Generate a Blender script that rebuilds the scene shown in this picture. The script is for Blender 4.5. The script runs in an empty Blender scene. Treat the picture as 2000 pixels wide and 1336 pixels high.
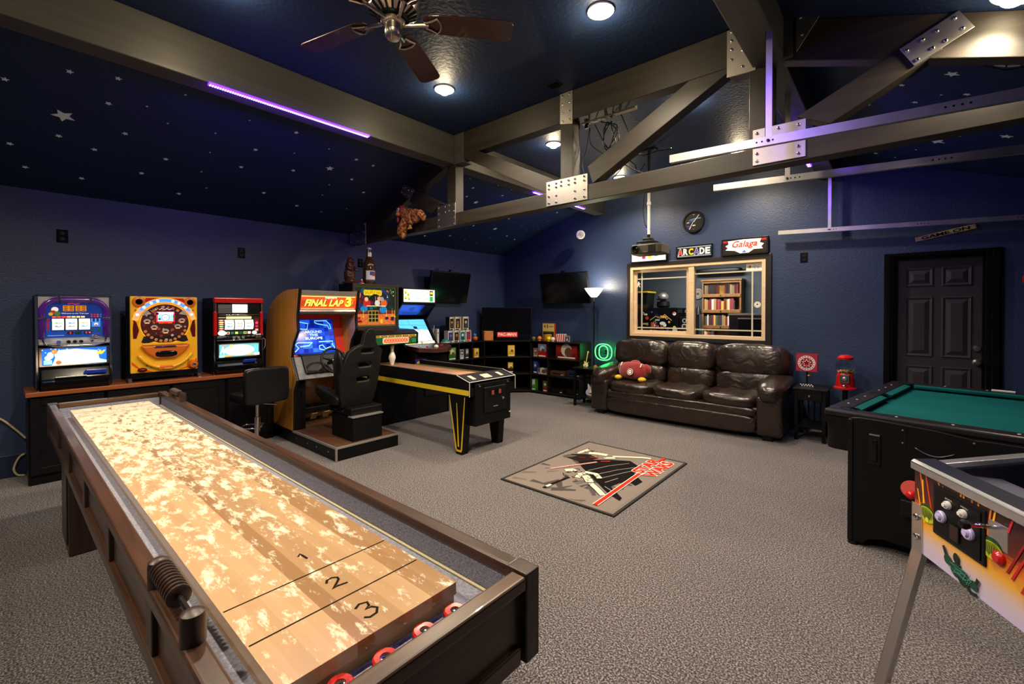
import bpy, bmesh, math, random
from mathutils import Vector, Matrix
R = math.radians
PI = math.pi
random.seed(7)
SC = bpy.context.scene
COL = SC.collection

# ------------------------------------------------------------------ camera, world, exposure
cd = bpy.data.cameras.new('camera')
cd.sensor_fit = 'HORIZONTAL'; cd.sensor_width = 36.0
cd.lens = 869.0 / 2000.0 * 36.0
cd.shift_y = -0.02545
cd.clip_start = 0.02
cam = bpy.data.objects.new('camera', cd)
COL.objects.link(cam)
cam.location = (0, 0, 1.48)
cam.rotation_euler = (R(89.4), 0, R(40.8))
SC.camera = cam

wd = bpy.data.worlds.new('world'); SC.world = wd
wd.use_nodes = True
wd.node_tree.nodes['Background'].inputs[0].default_value = (0.02, 0.025, 0.04, 1)
wd.node_tree.nodes['Background'].inputs[1].default_value = 0.3

vs = SC.view_settings
vs.view_transform = 'Standard'; vs.look = 'None'; vs.gamma = 1.0; vs.use_curve_mapping = False
vs.exposure = 0.0

CAN_W = 175.0     # warm ceiling bulbs
UV_W = 7.5       # violet LED bars
TORCH_W = 27.0    # floor lamp
OFFICE_W = 70.0   # unseen lamp added to light the room behind the window

def lamp(name, kind, loc, watts, color, parent=None, size=0.05, rot=None, size_y=None, spot=None, blend=.5):
    l = bpy.data.lights.new(name, kind); l.energy = watts; l.color = color
    if kind == 'AREA':
        l.shape = 'RECTANGLE' if size_y else 'SQUARE'; l.size = size
        if size_y: l.size_y = size_y
    else:
        l.shadow_soft_size = size
    if kind == 'SPOT':
        l.spot_size = spot; l.spot_blend = blend
    o = bpy.data.objects.new(name, l); COL.objects.link(o); o.location = loc
    if rot: o.rotation_euler = rot
    if parent: o.parent = parent
    return o

# ------------------------------------------------------------------ colours and materials
def lin(c): return c / 12.92 if c <= .04045 else ((c + .055) / 1.055) ** 2.4
def hx(s):
    return tuple(lin(int(s[i:i + 2], 16) / 255) for i in (0, 2, 4))
MATS = {}
def nodes_of(name):
    m = bpy.data.materials.new(name); m.use_nodes = True
    nt = m.node_tree; b = nt.nodes['Principled BSDF']
    return m, nt, b
def nd(nt, t, **k):
    n = nt.nodes.new(t)
    for a, v in k.items():
        if a.startswith('i_'):
            n.inputs[a[2:].replace('_', ' ')].default_value = v
        else: setattr(n, a, v)
    return n
def mat(name, col, rough=.5, metal=0., spec=.5, bump=0., bscale=60., var=0., vscale=8., stretch=None, trans=0., ior=1.45, emit=0., coat=0., sheen=0., alpha=1.):
    """plain procedural material: colour with optional noise variation and noise bump"""
    if name in MATS: return MATS[name]
    if isinstance(col, str): col = hx(col)
    m, nt, b = nodes_of(name); L = nt.links.new
    b.inputs['Base Color'].default_value = (*col, 1)
    b.inputs['Roughness'].default_value = rough
    b.inputs['Metallic'].default_value = metal
    b.inputs['Specular IOR Level'].default_value = spec
    b.inputs['Transmission Weight'].default_value = trans
    b.inputs['IOR'].default_value = ior
    b.inputs['Coat Weight'].default_value = coat
    b.inputs['Coat Roughness'].default_value = .12
    b.inputs['Sheen Weight'].default_value = sheen
    b.inputs['Alpha'].default_value = alpha
    if emit:
        b.inputs['Emission Color'].default_value = (*col, 1)
        b.inputs['Emission Strength'].default_value = emit
    if bump or var:
        tc = nd(nt, 'ShaderNodeTexCoord'); mp = nd(nt, 'ShaderNodeMapping')
        L(tc.outputs['Object'], mp.inputs[0])
        if stretch: mp.inputs['Scale'].default_value = stretch
    if var:
        nz = nd(nt, 'ShaderNodeTexNoise', i_Scale=vscale, i_Detail=6., i_Roughness=.6)
        L(mp.outputs[0], nz.inputs['Vector'])
        rp = nd(nt, 'ShaderNodeValToRGB')
        rp.color_ramp.elements[0].position = .3; rp.color_ramp.elements[1].position = .7
        rp.color_ramp.elements[0].color = (*[max(0, c * (1 - var)) for c in col], 1)
        rp.color_ramp.elements[1].color = (*[min(1, c * (1 + var)) for c in col], 1)
        L(nz.outputs[0], rp.inputs[0]); L(rp.outputs[0], b.inputs['Base Color'])
    if bump:
        nb = nd(nt, 'ShaderNodeTexNoise', i_Scale=bscale, i_Detail=4.)
        L(mp.outputs[0], nb.inputs['Vector'])
        bp = nd(nt, 'ShaderNodeBump', i_Strength=bump, i_Distance=.01)
        L(nb.outputs[0], bp.inputs['Height']); L(bp.outputs[0], b.inputs['Normal'])
    MATS[name] = m
    return m
def emis(name, col, s):
    if name in MATS: return MATS[name]
    if isinstance(col, str): col = hx(col)
    m, nt, b = nodes_of(name)
    b.inputs['Base Color'].default_value = (*[c * .3 for c in col], 1)
    b.inputs['Emission Color'].default_value = (*col, 1)
    b.inputs['Emission Strength'].default_value = s
    MATS[name] = m
    return m
def wood(name, dark, light, rough=.4, axis='X', scale=5., coat=0., bump=.05):
    """grain running along one object axis"""
    if name in MATS: return MATS[name]
    m, nt, b = nodes_of(name); L = nt.links.new
    tc = nd(nt, 'ShaderNodeTexCoord'); mp = nd(nt, 'ShaderNodeMapping')
    s = [scale * 7] * 3; s['XYZ'.index(axis)] = scale * .35
    mp.inputs['Scale'].default_value = s
    L(tc.outputs['Object'], mp.inputs[0])
    nz = nd(nt, 'ShaderNodeTexNoise', i_Scale=1.0, i_Detail=8., i_Roughness=.65, i_Distortion=.6)
    L(mp.outputs[0], nz.inputs['Vector'])
    rp = nd(nt, 'ShaderNodeValToRGB')
    rp.color_ramp.elements[0].position = .3; rp.color_ramp.elements[1].position = .72
    rp.color_ramp.elements[0].color = (*dark, 1); rp.color_ramp.elements[1].color = (*light, 1)
    L(nz.outputs[0], rp.inputs[0]); L(rp.outputs[0], b.inputs['Base Color'])
    b.inputs['Roughness'].default_value = rough
    b.inputs['Coat Weight'].default_value = coat
    if bump:
        bp = nd(nt, 'ShaderNodeBump', i_Strength=bump * 4, i_Distance=.003)
        L(nz.outputs[0], bp.inputs['Height']); L(bp.outputs[0], b.inputs['Normal'])
    MATS[name] = m
    return m
def printed(name, lit=0., rough=.35, spec=.4):
    """flat print: colour comes from the panel's own colour attribute"""
    if name in MATS: return MATS[name]
    m, nt, b = nodes_of(name)
    a = nd(nt, 'ShaderNodeAttribute'); a.attribute_name = 'ink'
    nt.links.new(a.outputs['Color'], b.inputs['Base Color'])
    b.inputs['Roughness'].default_value = rough; b.inputs['Specular IOR Level'].default_value = spec
    if lit:
        nt.links.new(a.outputs['Color'], b.inputs['Emission Color'])
        b.inputs['Emission Strength'].default_value = lit
    MATS[name] = m
    return m

# carpet: speckled short pile
def make_carpet():
    m, nt, b = nodes_of('carpet'); L = nt.links.new
    tc = nd(nt, 'ShaderNodeTexCoord')
    n1 = nd(nt, 'ShaderNodeTexNoise', i_Scale=120., i_Detail=3., i_Roughness=.75)
    n2 = nd(nt, 'ShaderNodeTexNoise', i_Scale=1.3, i_Detail=4.)
    for n in (n1, n2): L(tc.outputs['Object'], n.inputs['Vector'])
    rp = nd(nt, 'ShaderNodeValToRGB')
    e = rp.color_ramp.elements
    e[0].position = .41; e[0].color = (.028, .022, .021, 1)
    e[1].position = .60; e[1].color = (.43, .385, .39, 1)
    x = e.new(.5); x.color = (.103, .089, .091, 1)
    L(n1.outputs[0], rp.inputs[0])
    mx = nd(nt, 'ShaderNodeMix', data_type='RGBA', blend_type='MULTIPLY')
    mx.inputs[0].default_value = .35
    L(rp.outputs[0], mx.inputs[6]); L(n2.outputs[0], mx.inputs[7])
    L(mx.outputs[2], b.inputs['Base Color'])
    b.inputs['Roughness'].default_value = .95; b.inputs['Specular IOR Level'].default_value = .1
    b.inputs['Sheen Weight'].default_value = .15
    bp = nd(nt, 'ShaderNodeBump', i_Strength=.7, i_Distance=.012)
    L(n1.outputs[0], bp.inputs['Height']); L(bp.outputs[0], b.inputs['Normal'])
    return m
CARPET = make_carpet()
NAVY = mat('navy_wall_paint', (.026, .043, .100), .42, bump=.35, bscale=70, spec=.45)
NAVYC = mat('navy_ceiling_paint', (.010, .023, .068), .55, bump=.5, bscale=38, spec=.3)
NAVYB = mat('navy_trim_paint', (.010, .018, .045), .4)
BEAM = wood('grey_brown_beam_paint', (.013, .0095, .0062), (.036, .027, .017), .5, 'X', 2.2, bump=.04)
BEAMY = wood('grey_beam_paint', (.048, .046, .041), (.076, .072, .065), .45, 'Y', 2.0, bump=.02)
BEAMZ = wood('grey_brown_post_paint', (.013, .0095, .0062), (.036, .027, .017), .5, 'Z', 2.2, bump=.04)
STEEL = mat('brushed_steel_plate', (.60, .56, .50), .38, 1., var=.12, vscale=3)
GALV = mat('galvanized_steel', (.62, .61, .62), .34, 1., var=.15, vscale=4)
CHROME = mat('chrome', (.75, .75, .76), .08, 1.)
NICKEL = mat('brushed_nickel', (.55, .48, .42), .28, 1.)
BLACK = mat('black_laminate', (.0035, .0035, .004), .42, spec=.22, bump=.05, bscale=200)
BLACKG = mat('gloss_black', (.004, .004, .005), .12, spec=.4)
BLACKW = mat('black_painted_wood', (.005, .005, .006), .35, var=.2, spec=.25)
BLKPL = mat('black_plastic', (.005, .005, .006), .38, spec=.28)
DKGREY = mat('dark_grey_paint', (.030, .028, .036), .45, spec=.3)
WHITE = mat('white_plastic', (.75, .74, .72), .4)
RED = mat('red_enamel', (.50, .008, .008), .22, coat=.15)
REDM = mat('red_matte', (.42, .03, .02), .6)
YELLOW = mat('yellow_paint', (.62, .45, .02), .4)
GLASS = mat('clear_glass', (1, 1, 1), .02, trans=1., ior=1.18)
WALNUT = wood('dark_walnut', (.018, .008, .0045), (.075, .030, .014), .34, 'X', 6., coat=.08)
WALNUTY = wood('dark_walnut_cross', (.022, .010, .006), (.11, .052, .022), .34, 'Y', 6., coat=.1)
WALNUTZ = wood('dark_walnut_upright', (.013, .006, .004), (.046, .020, .010), .4, 'Z', 6., coat=.05)
CHERRY = wood('orange_cherry_worktop', (.22, .055, .012), (.33, .095, .022), .35, 'Y', 3.)
MAPLEW = wood('pale_pine', (.62, .43, .26), (.76, .57, .38), .4, 'X', 3.)
OAK = wood('oak_bookcase', (.16, .075, .022), (.30, .15, .05), .4, 'Z', 4.)
PRINT = printed('printed_panel')
PRINTM = printed('printed_matte', rough=.9, spec=.08)
LIT = printed('lit_panel', 1.0)
LITLO = printed('dim_lit_panel', .45)
LITHI = printed('bright_lit_panel', 1.5)
SCREEN = printed('screen_glow', .95, .1)

# ------------------------------------------------------------------ mesh building
class G:
    def __init__(s): s.v = []; s.f = []; s.c = []; s.ink = None
    def add(s, vs, fs):
        n = len(s.v); s.v += [tuple(p) for p in vs]
        for f in fs:
            s.f.append([i + n for i in f]); s.c.append(s.ink)
        return s
    def box(s, x0, x1, y0, y1, z0, z1):
        if x0 > x1: x0, x1 = x1, x0
        if y0 > y1: y0, y1 = y1, y0
        if z0 > z1: z0, z1 = z1, z0
        return s.add([(x0, y0, z0), (x1, y0, z0), (x1, y1, z0), (x0, y1, z0), (x0, y0, z1), (x1, y0, z1), (x1, y1, z1), (x0, y1, z1)],
                     [(0, 3, 2, 1), (4, 5, 6, 7), (0, 1, 5, 4), (1, 2, 6, 5), (2, 3, 7, 6), (3, 0, 4, 7)])
    def prism(s, poly, axis, a, b):
        """polygon extruded along an axis: x -> (y,z), y -> (x,z), z -> (x,y)"""
        def P(p, t):
            return {'x': (t, p[0], p[1]), 'y': (p[0], t, p[1]), 'z': (p[0], p[1], t)}[axis]
        n = len(poly)
        ar = sum(poly[i][0] * poly[(i + 1) % n][1] - poly[(i + 1) % n][0] * poly[i][1] for i in range(n))
        if (ar < 0) != (axis == 'y'): poly = poly[::-1]
        if a > b: a, b = b, a
        vs = [P(p, a) for p in poly] + [P(p, b) for p in poly]
        fs = [list(range(n))[::-1], list(range(n, 2 * n))] + [(i, (i + 1) % n, n + (i + 1) % n, n + i) for i in range(n)]
        return s.add(vs, fs)
    def cyl(s, p0, p1, r0, r1=None, n=16, cap=True):
        r1 = r0 if r1 is None else r1
        p0 = Vector(p0); p1 = Vector(p1); d = (p1 - p0).normalized()
        a = d.orthogonal().normalized(); b = d.cross(a)
        vs = []
        for p, r in ((p0, r0), (p1, r1)):
            for i in range(n):
                t = 2 * PI * i / n; vs.append(p + a * (r * math.cos(t)) + b * (r * math.sin(t)))
        fs = [(i, (i + 1) % n, n + (i + 1) % n, n + i) for i in range(n)]
        if cap: fs += [list(range(n))[::-1], list(range(n, 2 * n))]
        return s.add(vs, fs)
    def tube(s, pts, r, n=8, closed=False):
        pts = [Vector(p) for p in pts]; m = len(pts); vs = []; prev = None
        for i, p in enumerate(pts):
            if closed: d = pts[(i + 1) % m] - pts[i - 1]
            else: d = pts[min(i + 1, m - 1)] - pts[max(i - 1, 0)]
            d.normalize()
            a = d.orthogonal().normalized() if prev is None else (prev - d * prev.dot(d)).normalized()
            prev = a; b = d.cross(a)
            rr = r[i] if isinstance(r, (list, tuple)) else r
            for k in range(n):
                t = 2 * PI * k / n; vs.append(p + a * (rr * math.cos(t)) + b * (rr * math.sin(t)))
        fs = []
        for i in range(m if closed else m - 1):
            j = (i + 1) % m
            fs += [(i * n + k, i * n + (k + 1) % n, j * n + (k + 1) % n, j * n + k) for k in range(n)]
        if not closed: fs += [list(range(n))[::-1], list(range((m - 1) * n, m * n))]
        return s.add(vs, fs)
    def lathe(s, prof, c=(0, 0, 0), n=24, axis='z'):
        vs = []; m = len(prof)
        for r, z in prof:
            for k in range(n):
                t = 2 * PI * k / n; x, y = r * math.cos(t), r * math.sin(t)
                q = {'z': (x, y, z), 'y': (x, z, -y), 'x': (z, x, y)}[axis]
                vs.append((c[0] + q[0], c[1] + q[1], c[2] + q[2]))
        fs = []
        for i in range(m - 1):
            fs += [(i * n + k, i * n + (k + 1) % n, (i + 1) * n + (k + 1) % n, (i + 1) * n + k) for k in range(n)]
        if prof[0][0] > 1e-5: fs.append(list(range(n))[::-1])
        if prof[-1][0] > 1e-5: fs.append(list(range((m - 1) * n, m * n)))
        return s.add(vs, fs)
    def ell(s, c, r, e=1., e2=None, nu=24, nv=14, rot=None, fn=None):
        """(super)ellipsoid: e<1 gives a puffy box"""
        e2 = e if e2 is None else e2
        sp = lambda v, p: math.copysign(abs(v) ** p, v)
        vs = []
        for j in range(nv + 1):
            ph = -PI / 2 + PI * j / nv
            for i in range(nu):
                th = 2 * PI * i / nu
                p = Vector((r[0] * sp(math.cos(ph), e) * sp(math.cos(th), e2), r[1] * sp(math.cos(ph), e) * sp(math.sin(th), e2), r[2] * sp(math.sin(ph), e)))
                if fn: p = fn(p)
                if rot: p.rotate(rot)
                vs.append(p + Vector(c))
        fs = []
        for j in range(nv):
            fs += [(j * nu + i, j * nu + (i + 1) % nu, (j + 1) * nu + (i + 1) % nu, (j + 1) * nu + i) for i in range(nu)]
        return s.add(vs, fs)
    def move(s, M):
        s.v = [tuple(M @ Vector(p)) for p in s.v]; return s
    def mesh(s, name, smooth=False):
        me = bpy.data.meshes.new(name); me.from_pydata(s.v, [], s.f); me.validate()
        if any(c is not None for c in s.c) and len(me.polygons) == len(s.c):
            at = me.color_attributes.new('ink', 'FLOAT_COLOR', 'CORNER')
            for p in me.polygons:
                c = s.c[p.index] or (1, 1, 1)
                for li in p.loop_indices: at.data[li].color = (*c, 1)
        bm = bmesh.new(); bm.from_mesh(me)
        bmesh.ops.remove_doubles(bm, verts=bm.verts, dist=1e-6) if smooth else None
        if smooth: bmesh.ops.recalc_face_normals(bm, faces=bm.faces)
        bm.to_mesh(me); bm.free()
        if smooth:
            me.polygons.foreach_set('use_smooth', [True] * len(me.polygons))
        return me
    def o(s, name, m, parent=None, bevel=0., smooth=False, loc=None, rot=None, seg=2, sub=0, ang=40):
        me = s.mesh(name, smooth)
        if m: me.materials.append(m)
        ob = bpy.data.objects.new(name, me); COL.objects.link(ob)
        if loc: ob.location = loc
        if rot: ob.rotation_euler = rot
        if parent: ob.parent = parent
        if bevel:
            b = ob.modifiers.new('bevel', 'BEVEL'); b.width = bevel; b.segments = seg
            b.limit_method = 'ANGLE'; b.angle_limit = R(ang); b.harden_normals = False
        if sub:
            q = ob.modifiers.new('sub', 'SUBSURF'); q.levels = sub; q.render_levels = sub
        if smooth and smooth != 1:
            me.set_sharp_from_angle(angle=R(smooth))
        return ob

_tc = {}
def text_geo(t, bold=0., shear=0.):
    k = (t, bold, shear)
    if k in _tc: return _tc[k]
    cu = bpy.data.curves.new('lettering', 'FONT'); cu.body = t; cu.resolution_u = 3
    cu.offset = bold; cu.shear = shear; cu.space_line = .85
    cu.align_x = 'CENTER'
    ob = bpy.data.objects.new('lettering', cu); COL.objects.link(ob)
    me = bpy.data.meshes.new_from_object(ob)
    vs = [(v.co.x, v.co.y) for v in me.vertices]; fs = [list(p.vertices) for p in me.polygons]
    bpy.data.objects.remove(ob); bpy.data.curves.remove(cu); bpy.data.meshes.remove(me)
    x0 = min(v[0] for v in vs); x1 = max(v[0] for v in vs); y0 = min(v[1] for v in vs); y1 = max(v[1] for v in vs)
    vs = [((v[0] - x0) / (x1 - x0), (v[1] - y0) / (y1 - y0)) for v in vs]
    _tc[k] = (vs, fs)
    return _tc[k]

class Art(G):
    """flat printed panel; u to the right, v up, each shape a hair proud of the one below"""
    def __init__(s, o, u=(1, 0, 0), v=(0, 0, 1), step=.00012):
        super().__init__()
        s.o0 = Vector(o); s.u = Vector(u).normalized(); s.w = Vector(v).normalized(); s.n = s.u.cross(s.w); s.k = 0; s.step = step
    def shp(s, pts, fs, col):
        s.k += 1; s.ink = hx(col) if isinstance(col, str) else col
        q = s.o0 + s.n * (s.k * s.step)
        s.add([q + s.u * p[0] + s.w * p[1] for p in pts], fs)
        return s
    def poly(s, pts, col):
        n = len(pts)
        ar = sum(pts[i][0] * pts[(i + 1) % n][1] - pts[(i + 1) % n][0] * pts[i][1] for i in range(n))
        if ar < 0: pts = pts[::-1]
        return s.shp(pts, [list(range(n))], col)
    def rect(s, x0, y0, x1, y1, col): return s.poly([(x0, y0), (x1, y0), (x1, y1), (x0, y1)], col)
    def circ(s, x, y, r, col, ry=None, n=20, a0=0, a1=360):
        ry = ry or r; full = abs(a1 - a0) >= 360; k = n if full else n + 1
        pts = [(x + r * math.cos(R(a0 + (a1 - a0) * i / n)), y + ry * math.sin(R(a0 + (a1 - a0) * i / n))) for i in range(k)]
        if not full: pts = [(x, y)] + pts
        return s.poly(pts, col)
    def ring(s, x, y, r0, r1, col, n=28, a0=0, a1=360, ky=1.):
        pts = []; fs = []
        for i in range(n + 1):
            t = R(a0 + (a1 - a0) * i / n)
            pts += [(x + r0 * math.cos(t), y + ky * r0 * math.sin(t)), (x + r1 * math.cos(t), y + ky * r1 * math.sin(t))]
        for i in range(n): fs.append((2 * i, 2 * i + 1, 2 * i + 3, 2 * i + 2))
        return s.shp(pts, fs, col)
    def line(s, pts, w, col, closed=False):
        P = [Vector(p) for p in pts]; m = len(P); a = []; fs = []
        for i in range(m):
            if closed: d = P[(i + 1) % m] - P[i - 1]
            else: d = P[min(i + 1, m - 1)] - P[max(i - 1, 0)]
            if d.length < 1e-9: d = Vector((1, 0))
            d.normalize(); nrm = Vector((-d.y, d.x)) * (w / 2)
            a += [tuple(P[i] - nrm), tuple(P[i] + nrm)]
        for i in range(m if closed else m - 1):
            j = (i + 1) % m; fs.append((2 * i, 2 * j, 2 * j + 1, 2 * i + 1))
        return s.shp(a, fs, col)
    def star(s, x, y, r, col, k=.42, a=90, n=5):
        return s.poly([(x + (r if i % 2 == 0 else r * k) * math.cos(R(a + i * 180 / n)), y + (r if i % 2 == 0 else r * k) * math.sin(R(a + i * 180 / n))) for i in range(2 * n)], col)
    def text(s, t, x0, y0, x1, y1, col, bold=.015, shear=0., rot=0.):
        vs, fs = text_geo(t, bold, shear)
        cx, cy = (x0 + x1) / 2, (y0 + y1) / 2; c, sn = math.cos(R(rot)), math.sin(R(rot))
        pts = []
        for a, b in vs:
            px, py = x0 + a * (x1 - x0) - cx, y0 + b * (y1 - y0) - cy
            pts.append((cx + px * c - py * sn, cy + px * sn + py * c))
        return s.shp(pts, fs, col)

def curve_shape(outer, holes, depth, bev=0., res=1, smooth_pts=False):
    """filled 2-D outline with holes, extruded; returns G geometry in (x, y, z) with the outline in x-z and depth along y"""
    cu = bpy.data.curves.new('outline', 'CURVE'); cu.dimensions = '2D'; cu.fill_mode = 'BOTH'
    cu.extrude = depth / 2; cu.bevel_depth = bev; cu.bevel_resolution = res; cu.offset = -bev
    for pl in [outer] + list(holes):
        sp = cu.splines.new('POLY'); sp.points.add(len(pl) - 1); sp.use_cyclic_u = True
        for p, q in zip(sp.points, pl): p.co = (q[0], q[1], 0, 1)
    ob = bpy.data.objects.new('outline', cu); COL.objects.link(ob)
    me = bpy.data.meshes.new_from_object(ob)
    g = G(); g.add([(v.co.x, -v.co.z, v.co.y) for v in me.vertices], [list(p.vertices) for p in me.polygons])
    bpy.data.objects.remove(ob); bpy.data.curves.remove(cu); bpy.data.meshes.remove(me)
    return g

def tag(o, label, cat, group=None, kind=None):
    o['label'] = label
    if cat: o['category'] = cat
    if group: o['group'] = group
    if kind: o['kind'] = kind
    return o
def thing(name, label, cat, loc=(0, 0, 0), rz=0., group=None, kind=None):
    o = bpy.data.objects.new(name, None); COL.objects.link(o)
    o.location = loc; o.rotation_euler = (0, 0, rz); o.empty_display_size = .05
    return tag(o, label, cat, group, kind)
def lab(o, label): o['label'] = label; return o
def dup(root, loc, rz=None, label=None, group=None):
    r = root.copy(); COL.objects.link(r); r.location = loc
    if rz is not None: r.rotation_euler = (0, 0, rz)
    if label: r['label'] = label
    if group: r['group'] = group
    for ch in list(root.children):
        c = ch.copy(); COL.objects.link(c); c.parent = r
        for g in ch.children:
            d = g.copy(); COL.objects.link(d); d.parent = c
    return r
def share(me_ob, name, loc, parent, rot=None):
    """another piece that shares the mesh of me_ob"""
    c = me_ob.copy(); c.name = name; COL.objects.link(c); c.location = loc; c.parent = parent
    if rot is not None: c.rotation_euler = rot
    return c
def arc(cx, cy, r, a0, a1, n=8):
    return [(cx + r * math.cos(R(a0 + (a1 - a0) * i / n)), cy + r * math.sin(R(a0 + (a1 - a0) * i / n))) for i in range(n + 1)]
def rrect(x0, y0, x1, y1, r, n=4):
    return arc(x1 - r, y0 + r, r, -90, 0, n) + arc(x1 - r, y1 - r, r, 0, 90, n) + arc(x0 + r, y1 - r, r, 90, 180, n) + arc(x0 + r, y0 + r, r, 180, 270, n)
# ================================================================== the room
XL, XR, YF, YB, ZC = -5.97, 1.51, -1.7, 6.69, 3.43
def zc(x):
    return min(ZC, 2.59 + .375 * (x - XL)) if x < -2.23 else min(ZC, 2.59 + .375 * (XR - x))
def struct(g, name, m, label, cat, **k):
    return tag(g.o(name, m, **k), label, cat, kind='structure')

struct(G().box(XL - .12, XR + .12, YF - .12, YB + .12, -.1, 0), 'floor', CARPET, 'speckled grey brown carpet over the whole game room floor', 'floor')
struct(G().box(XL - .12, XL, YF, YB, 0, 2.62), 'wall_left', NAVY, 'long navy painted wall behind the slot machines', 'wall')
struct(G().box(XR, XR + .12, YF, YB, 0, 2.62), 'wall_right', NAVY, 'navy side wall at the end of the door tracks', 'wall')
struct(G().prism([(XL, 0), (XR, 0), (XR, 2.59), (-.6, ZC + .05), (-3.86, ZC + .05), (XL, 2.59)], 'y', YF - .12, YF), 'wall_front', NAVY, 'navy gable wall behind the viewpoint', 'wall')
WX0, WX1, WZ0, WZ1 = -3.25, -1.31, 1.085, 2.19
DX0, DX1, DZ1 = -.03, .705, 2.09
g = G()
y0, y1 = YB, YB + .12
g.prism([(XL - .1, 0), (WX0, 0), (WX0, ZC + .05), (-3.86, ZC + .05), (XL - .1, 2.56)], 'y', y0, y1)
g.box(WX0, WX1, y0, y1, 0, WZ0); g.box(WX0, WX1, y0, y1, WZ1, ZC + .05)
g.prism([(WX1, 0), (DX0, 0), (DX0, 3.20), (-.6, ZC + .05), (WX1, ZC + .05)], 'y', y0, y1)
g.prism([(DX0, DZ1), (DX1, DZ1), (DX1, 2.92), (DX0, 3.20)], 'y', y0, y1)
g.prism([(DX1, 0), (XR + .1, 0), (XR + .1, 2.58), (DX1, 2.92)], 'y', y0, y1)
struct(g, 'wall_back', NAVY, 'navy textured gable wall with the interior window and the grey door', 'wall')
g = G().prism([(XL - .12, 2.545), (-3.88, 3.374), (-3.88, ZC), (-.58, ZC), (-.58, 3.374), (XR + .12, 2.545), (XR + .12, 2.7), (-.5, 3.62), (-3.96, 3.62), (XL - .12, 2.7)], 'y', YF - .12, YB + .12)
struct(g, 'ceiling', NAVYC, 'dark navy ceiling, flat in the middle with a slope on each side', 'ceiling')
struct(G().box(XL, XL + .016, YF, 4.9, 0, .2), 'baseboard_left', NAVYB, 'navy baseboard along the foot of the left wall', 'baseboard', bevel=.004)
struct(G().box(-3.9, DX0 - .1, YB - .015, YB, 0, .1), 'baseboard_back', NAVYB, 'dark baseboard under the window wall', 'baseboard', bevel=.004)

# ---- glow stars on the two slopes (each one a thin sticker)
STL = [(-4.89, 0.35, 3), (-4.73, 2.41, 2), (-4.35, 0.6, 1), (-4.63, 0.58, 1), (-4.93, 0.72, 1), (-5.22, 0.56, 1), (-5.36, 0.08, 1), (-5.14, 0.34, 1), (-4.42, 0.35, 1), (-4.66, 0.05, 1), (-5.64, 0.17, 1), (-5.67, 0.52, 1), (-5.43, 0.91, 1), (-5.15, 1.04, 1), (-5.66, 1.25, 1), (-4.36, 1.89, 1), (-4.73, 1.66, 1), (-4.9, 2.09, 1), (-5.38, 1.97, 1), (-5.51, 2.39, 1), (-5.03, 1.63, 1), (-4.55, 0.8, 0), (-4.68, 0.96, 0), (-4.31, 1.0, 0), (-4.65, 1.3, 0), (-4.92, 1.33, 0), (-5.23, 1.34, 0), (-5.48, 1.45, 0), (-4.38, 1.49, 0), (-4.64, 1.99, 0), (-4.45, 2.26, 0), (-5.0, 2.54, 0), (-5.21, 2.56, 0), (-5.55, 2.71, 0), (-4.49, 2.59, 1), (-4.51, 2.81, 1), (-4.82, 2.72, 1), (-5.0, 2.98, 1), (-5.39, 2.97, 0), (-4.26, 4.09, 0), (-4.41, 4.29, 1), (-4.6, 4.35, 1), (-4.23, 4.6, 0), (-4.23, 4.89, 0), (-4.39, 4.87, 1), (-4.67, 4.6, 2), (-5.21, 5.08, 1), (-5.71, 4.48, 1), (-5.59, 4.91, 1), (-5.63, 5.28, 0), (-5.68, 5.61, 0), (-5.45, 5.72, 0), (-5.31, 6.01, 1), (-5.18, 5.56, 2), (-5.73, 6.18, 0), (-5.37, 6.29, 1), (-4.85, 5.54, 1), (-4.9, 5.72, 0), (-4.95, 5.98, 0), (-5.03, 6.22, 0), (-4.91, 6.41, 0), (-4.68, 6.38, 0), (-4.41, 6.29, 1)]
STR = [(-0.13, 3.91, 1), (0.02, 4.37, 1), (-0.08, 4.53, 0), (-0.19, 4.82, 1), (0.1, 4.71, 1), (0.24, 4.53, 0), (0.37, 4.5, 1), (0.27, 4.15, 2), (0.27, 5.69, 3), (0.41, 5.48, 0), (0.67, 5.38, 2), (0.14, 6.04, 0), (-0.18, 6.35, 1), (-0.02, 6.43, 0)]
STARM = mat('pale_glow_plastic', (.52, .56, .48), .6, emit=.07)
SZ = (.009, .022, .042, .070)
stm = []
for s in range(4):
    n = 5; k = .45
    pts = [((SZ[s] if i % 2 == 0 else SZ[s] * k) * math.cos(R(i * 36)), (SZ[s] if i % 2 == 0 else SZ[s] * k) * math.sin(R(i * 36))) for i in range(10)]
    me = G().prism(pts, 'z', -.003, .0).mesh('glow_star'); me.materials.append(STARM); stm.append(me)
SLAB = ('tiny', 'small five-pointed', 'medium five-pointed', 'large five-pointed')
for side, lst in ((-1, STL), (1, STR)):
    for x, y, s in lst:
        o = bpy.data.objects.new('glow_star', stm[s]); COL.objects.link(o)
        z = 2.59 + .375 * ((x - XL) if side < 0 else (XR - x))
        o.location = (x, y, z - .0015)
        a = math.atan(.375)
        o.rotation_euler = (Matrix.Rotation(-a if side < 0 else a, 4, 'Y') @ Matrix.Rotation(random.random() * 6, 4, 'Z')).to_euler()
        where = 'slope above the slot machines and toy shelf' if side < 0 else 'slope over the grey door and pool table'
        tag(o, '%s pale star sticker on the ceiling %s' % (SLAB[s], where), 'star', '%s stars on the %s' % (SLAB[s], where))

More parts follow.
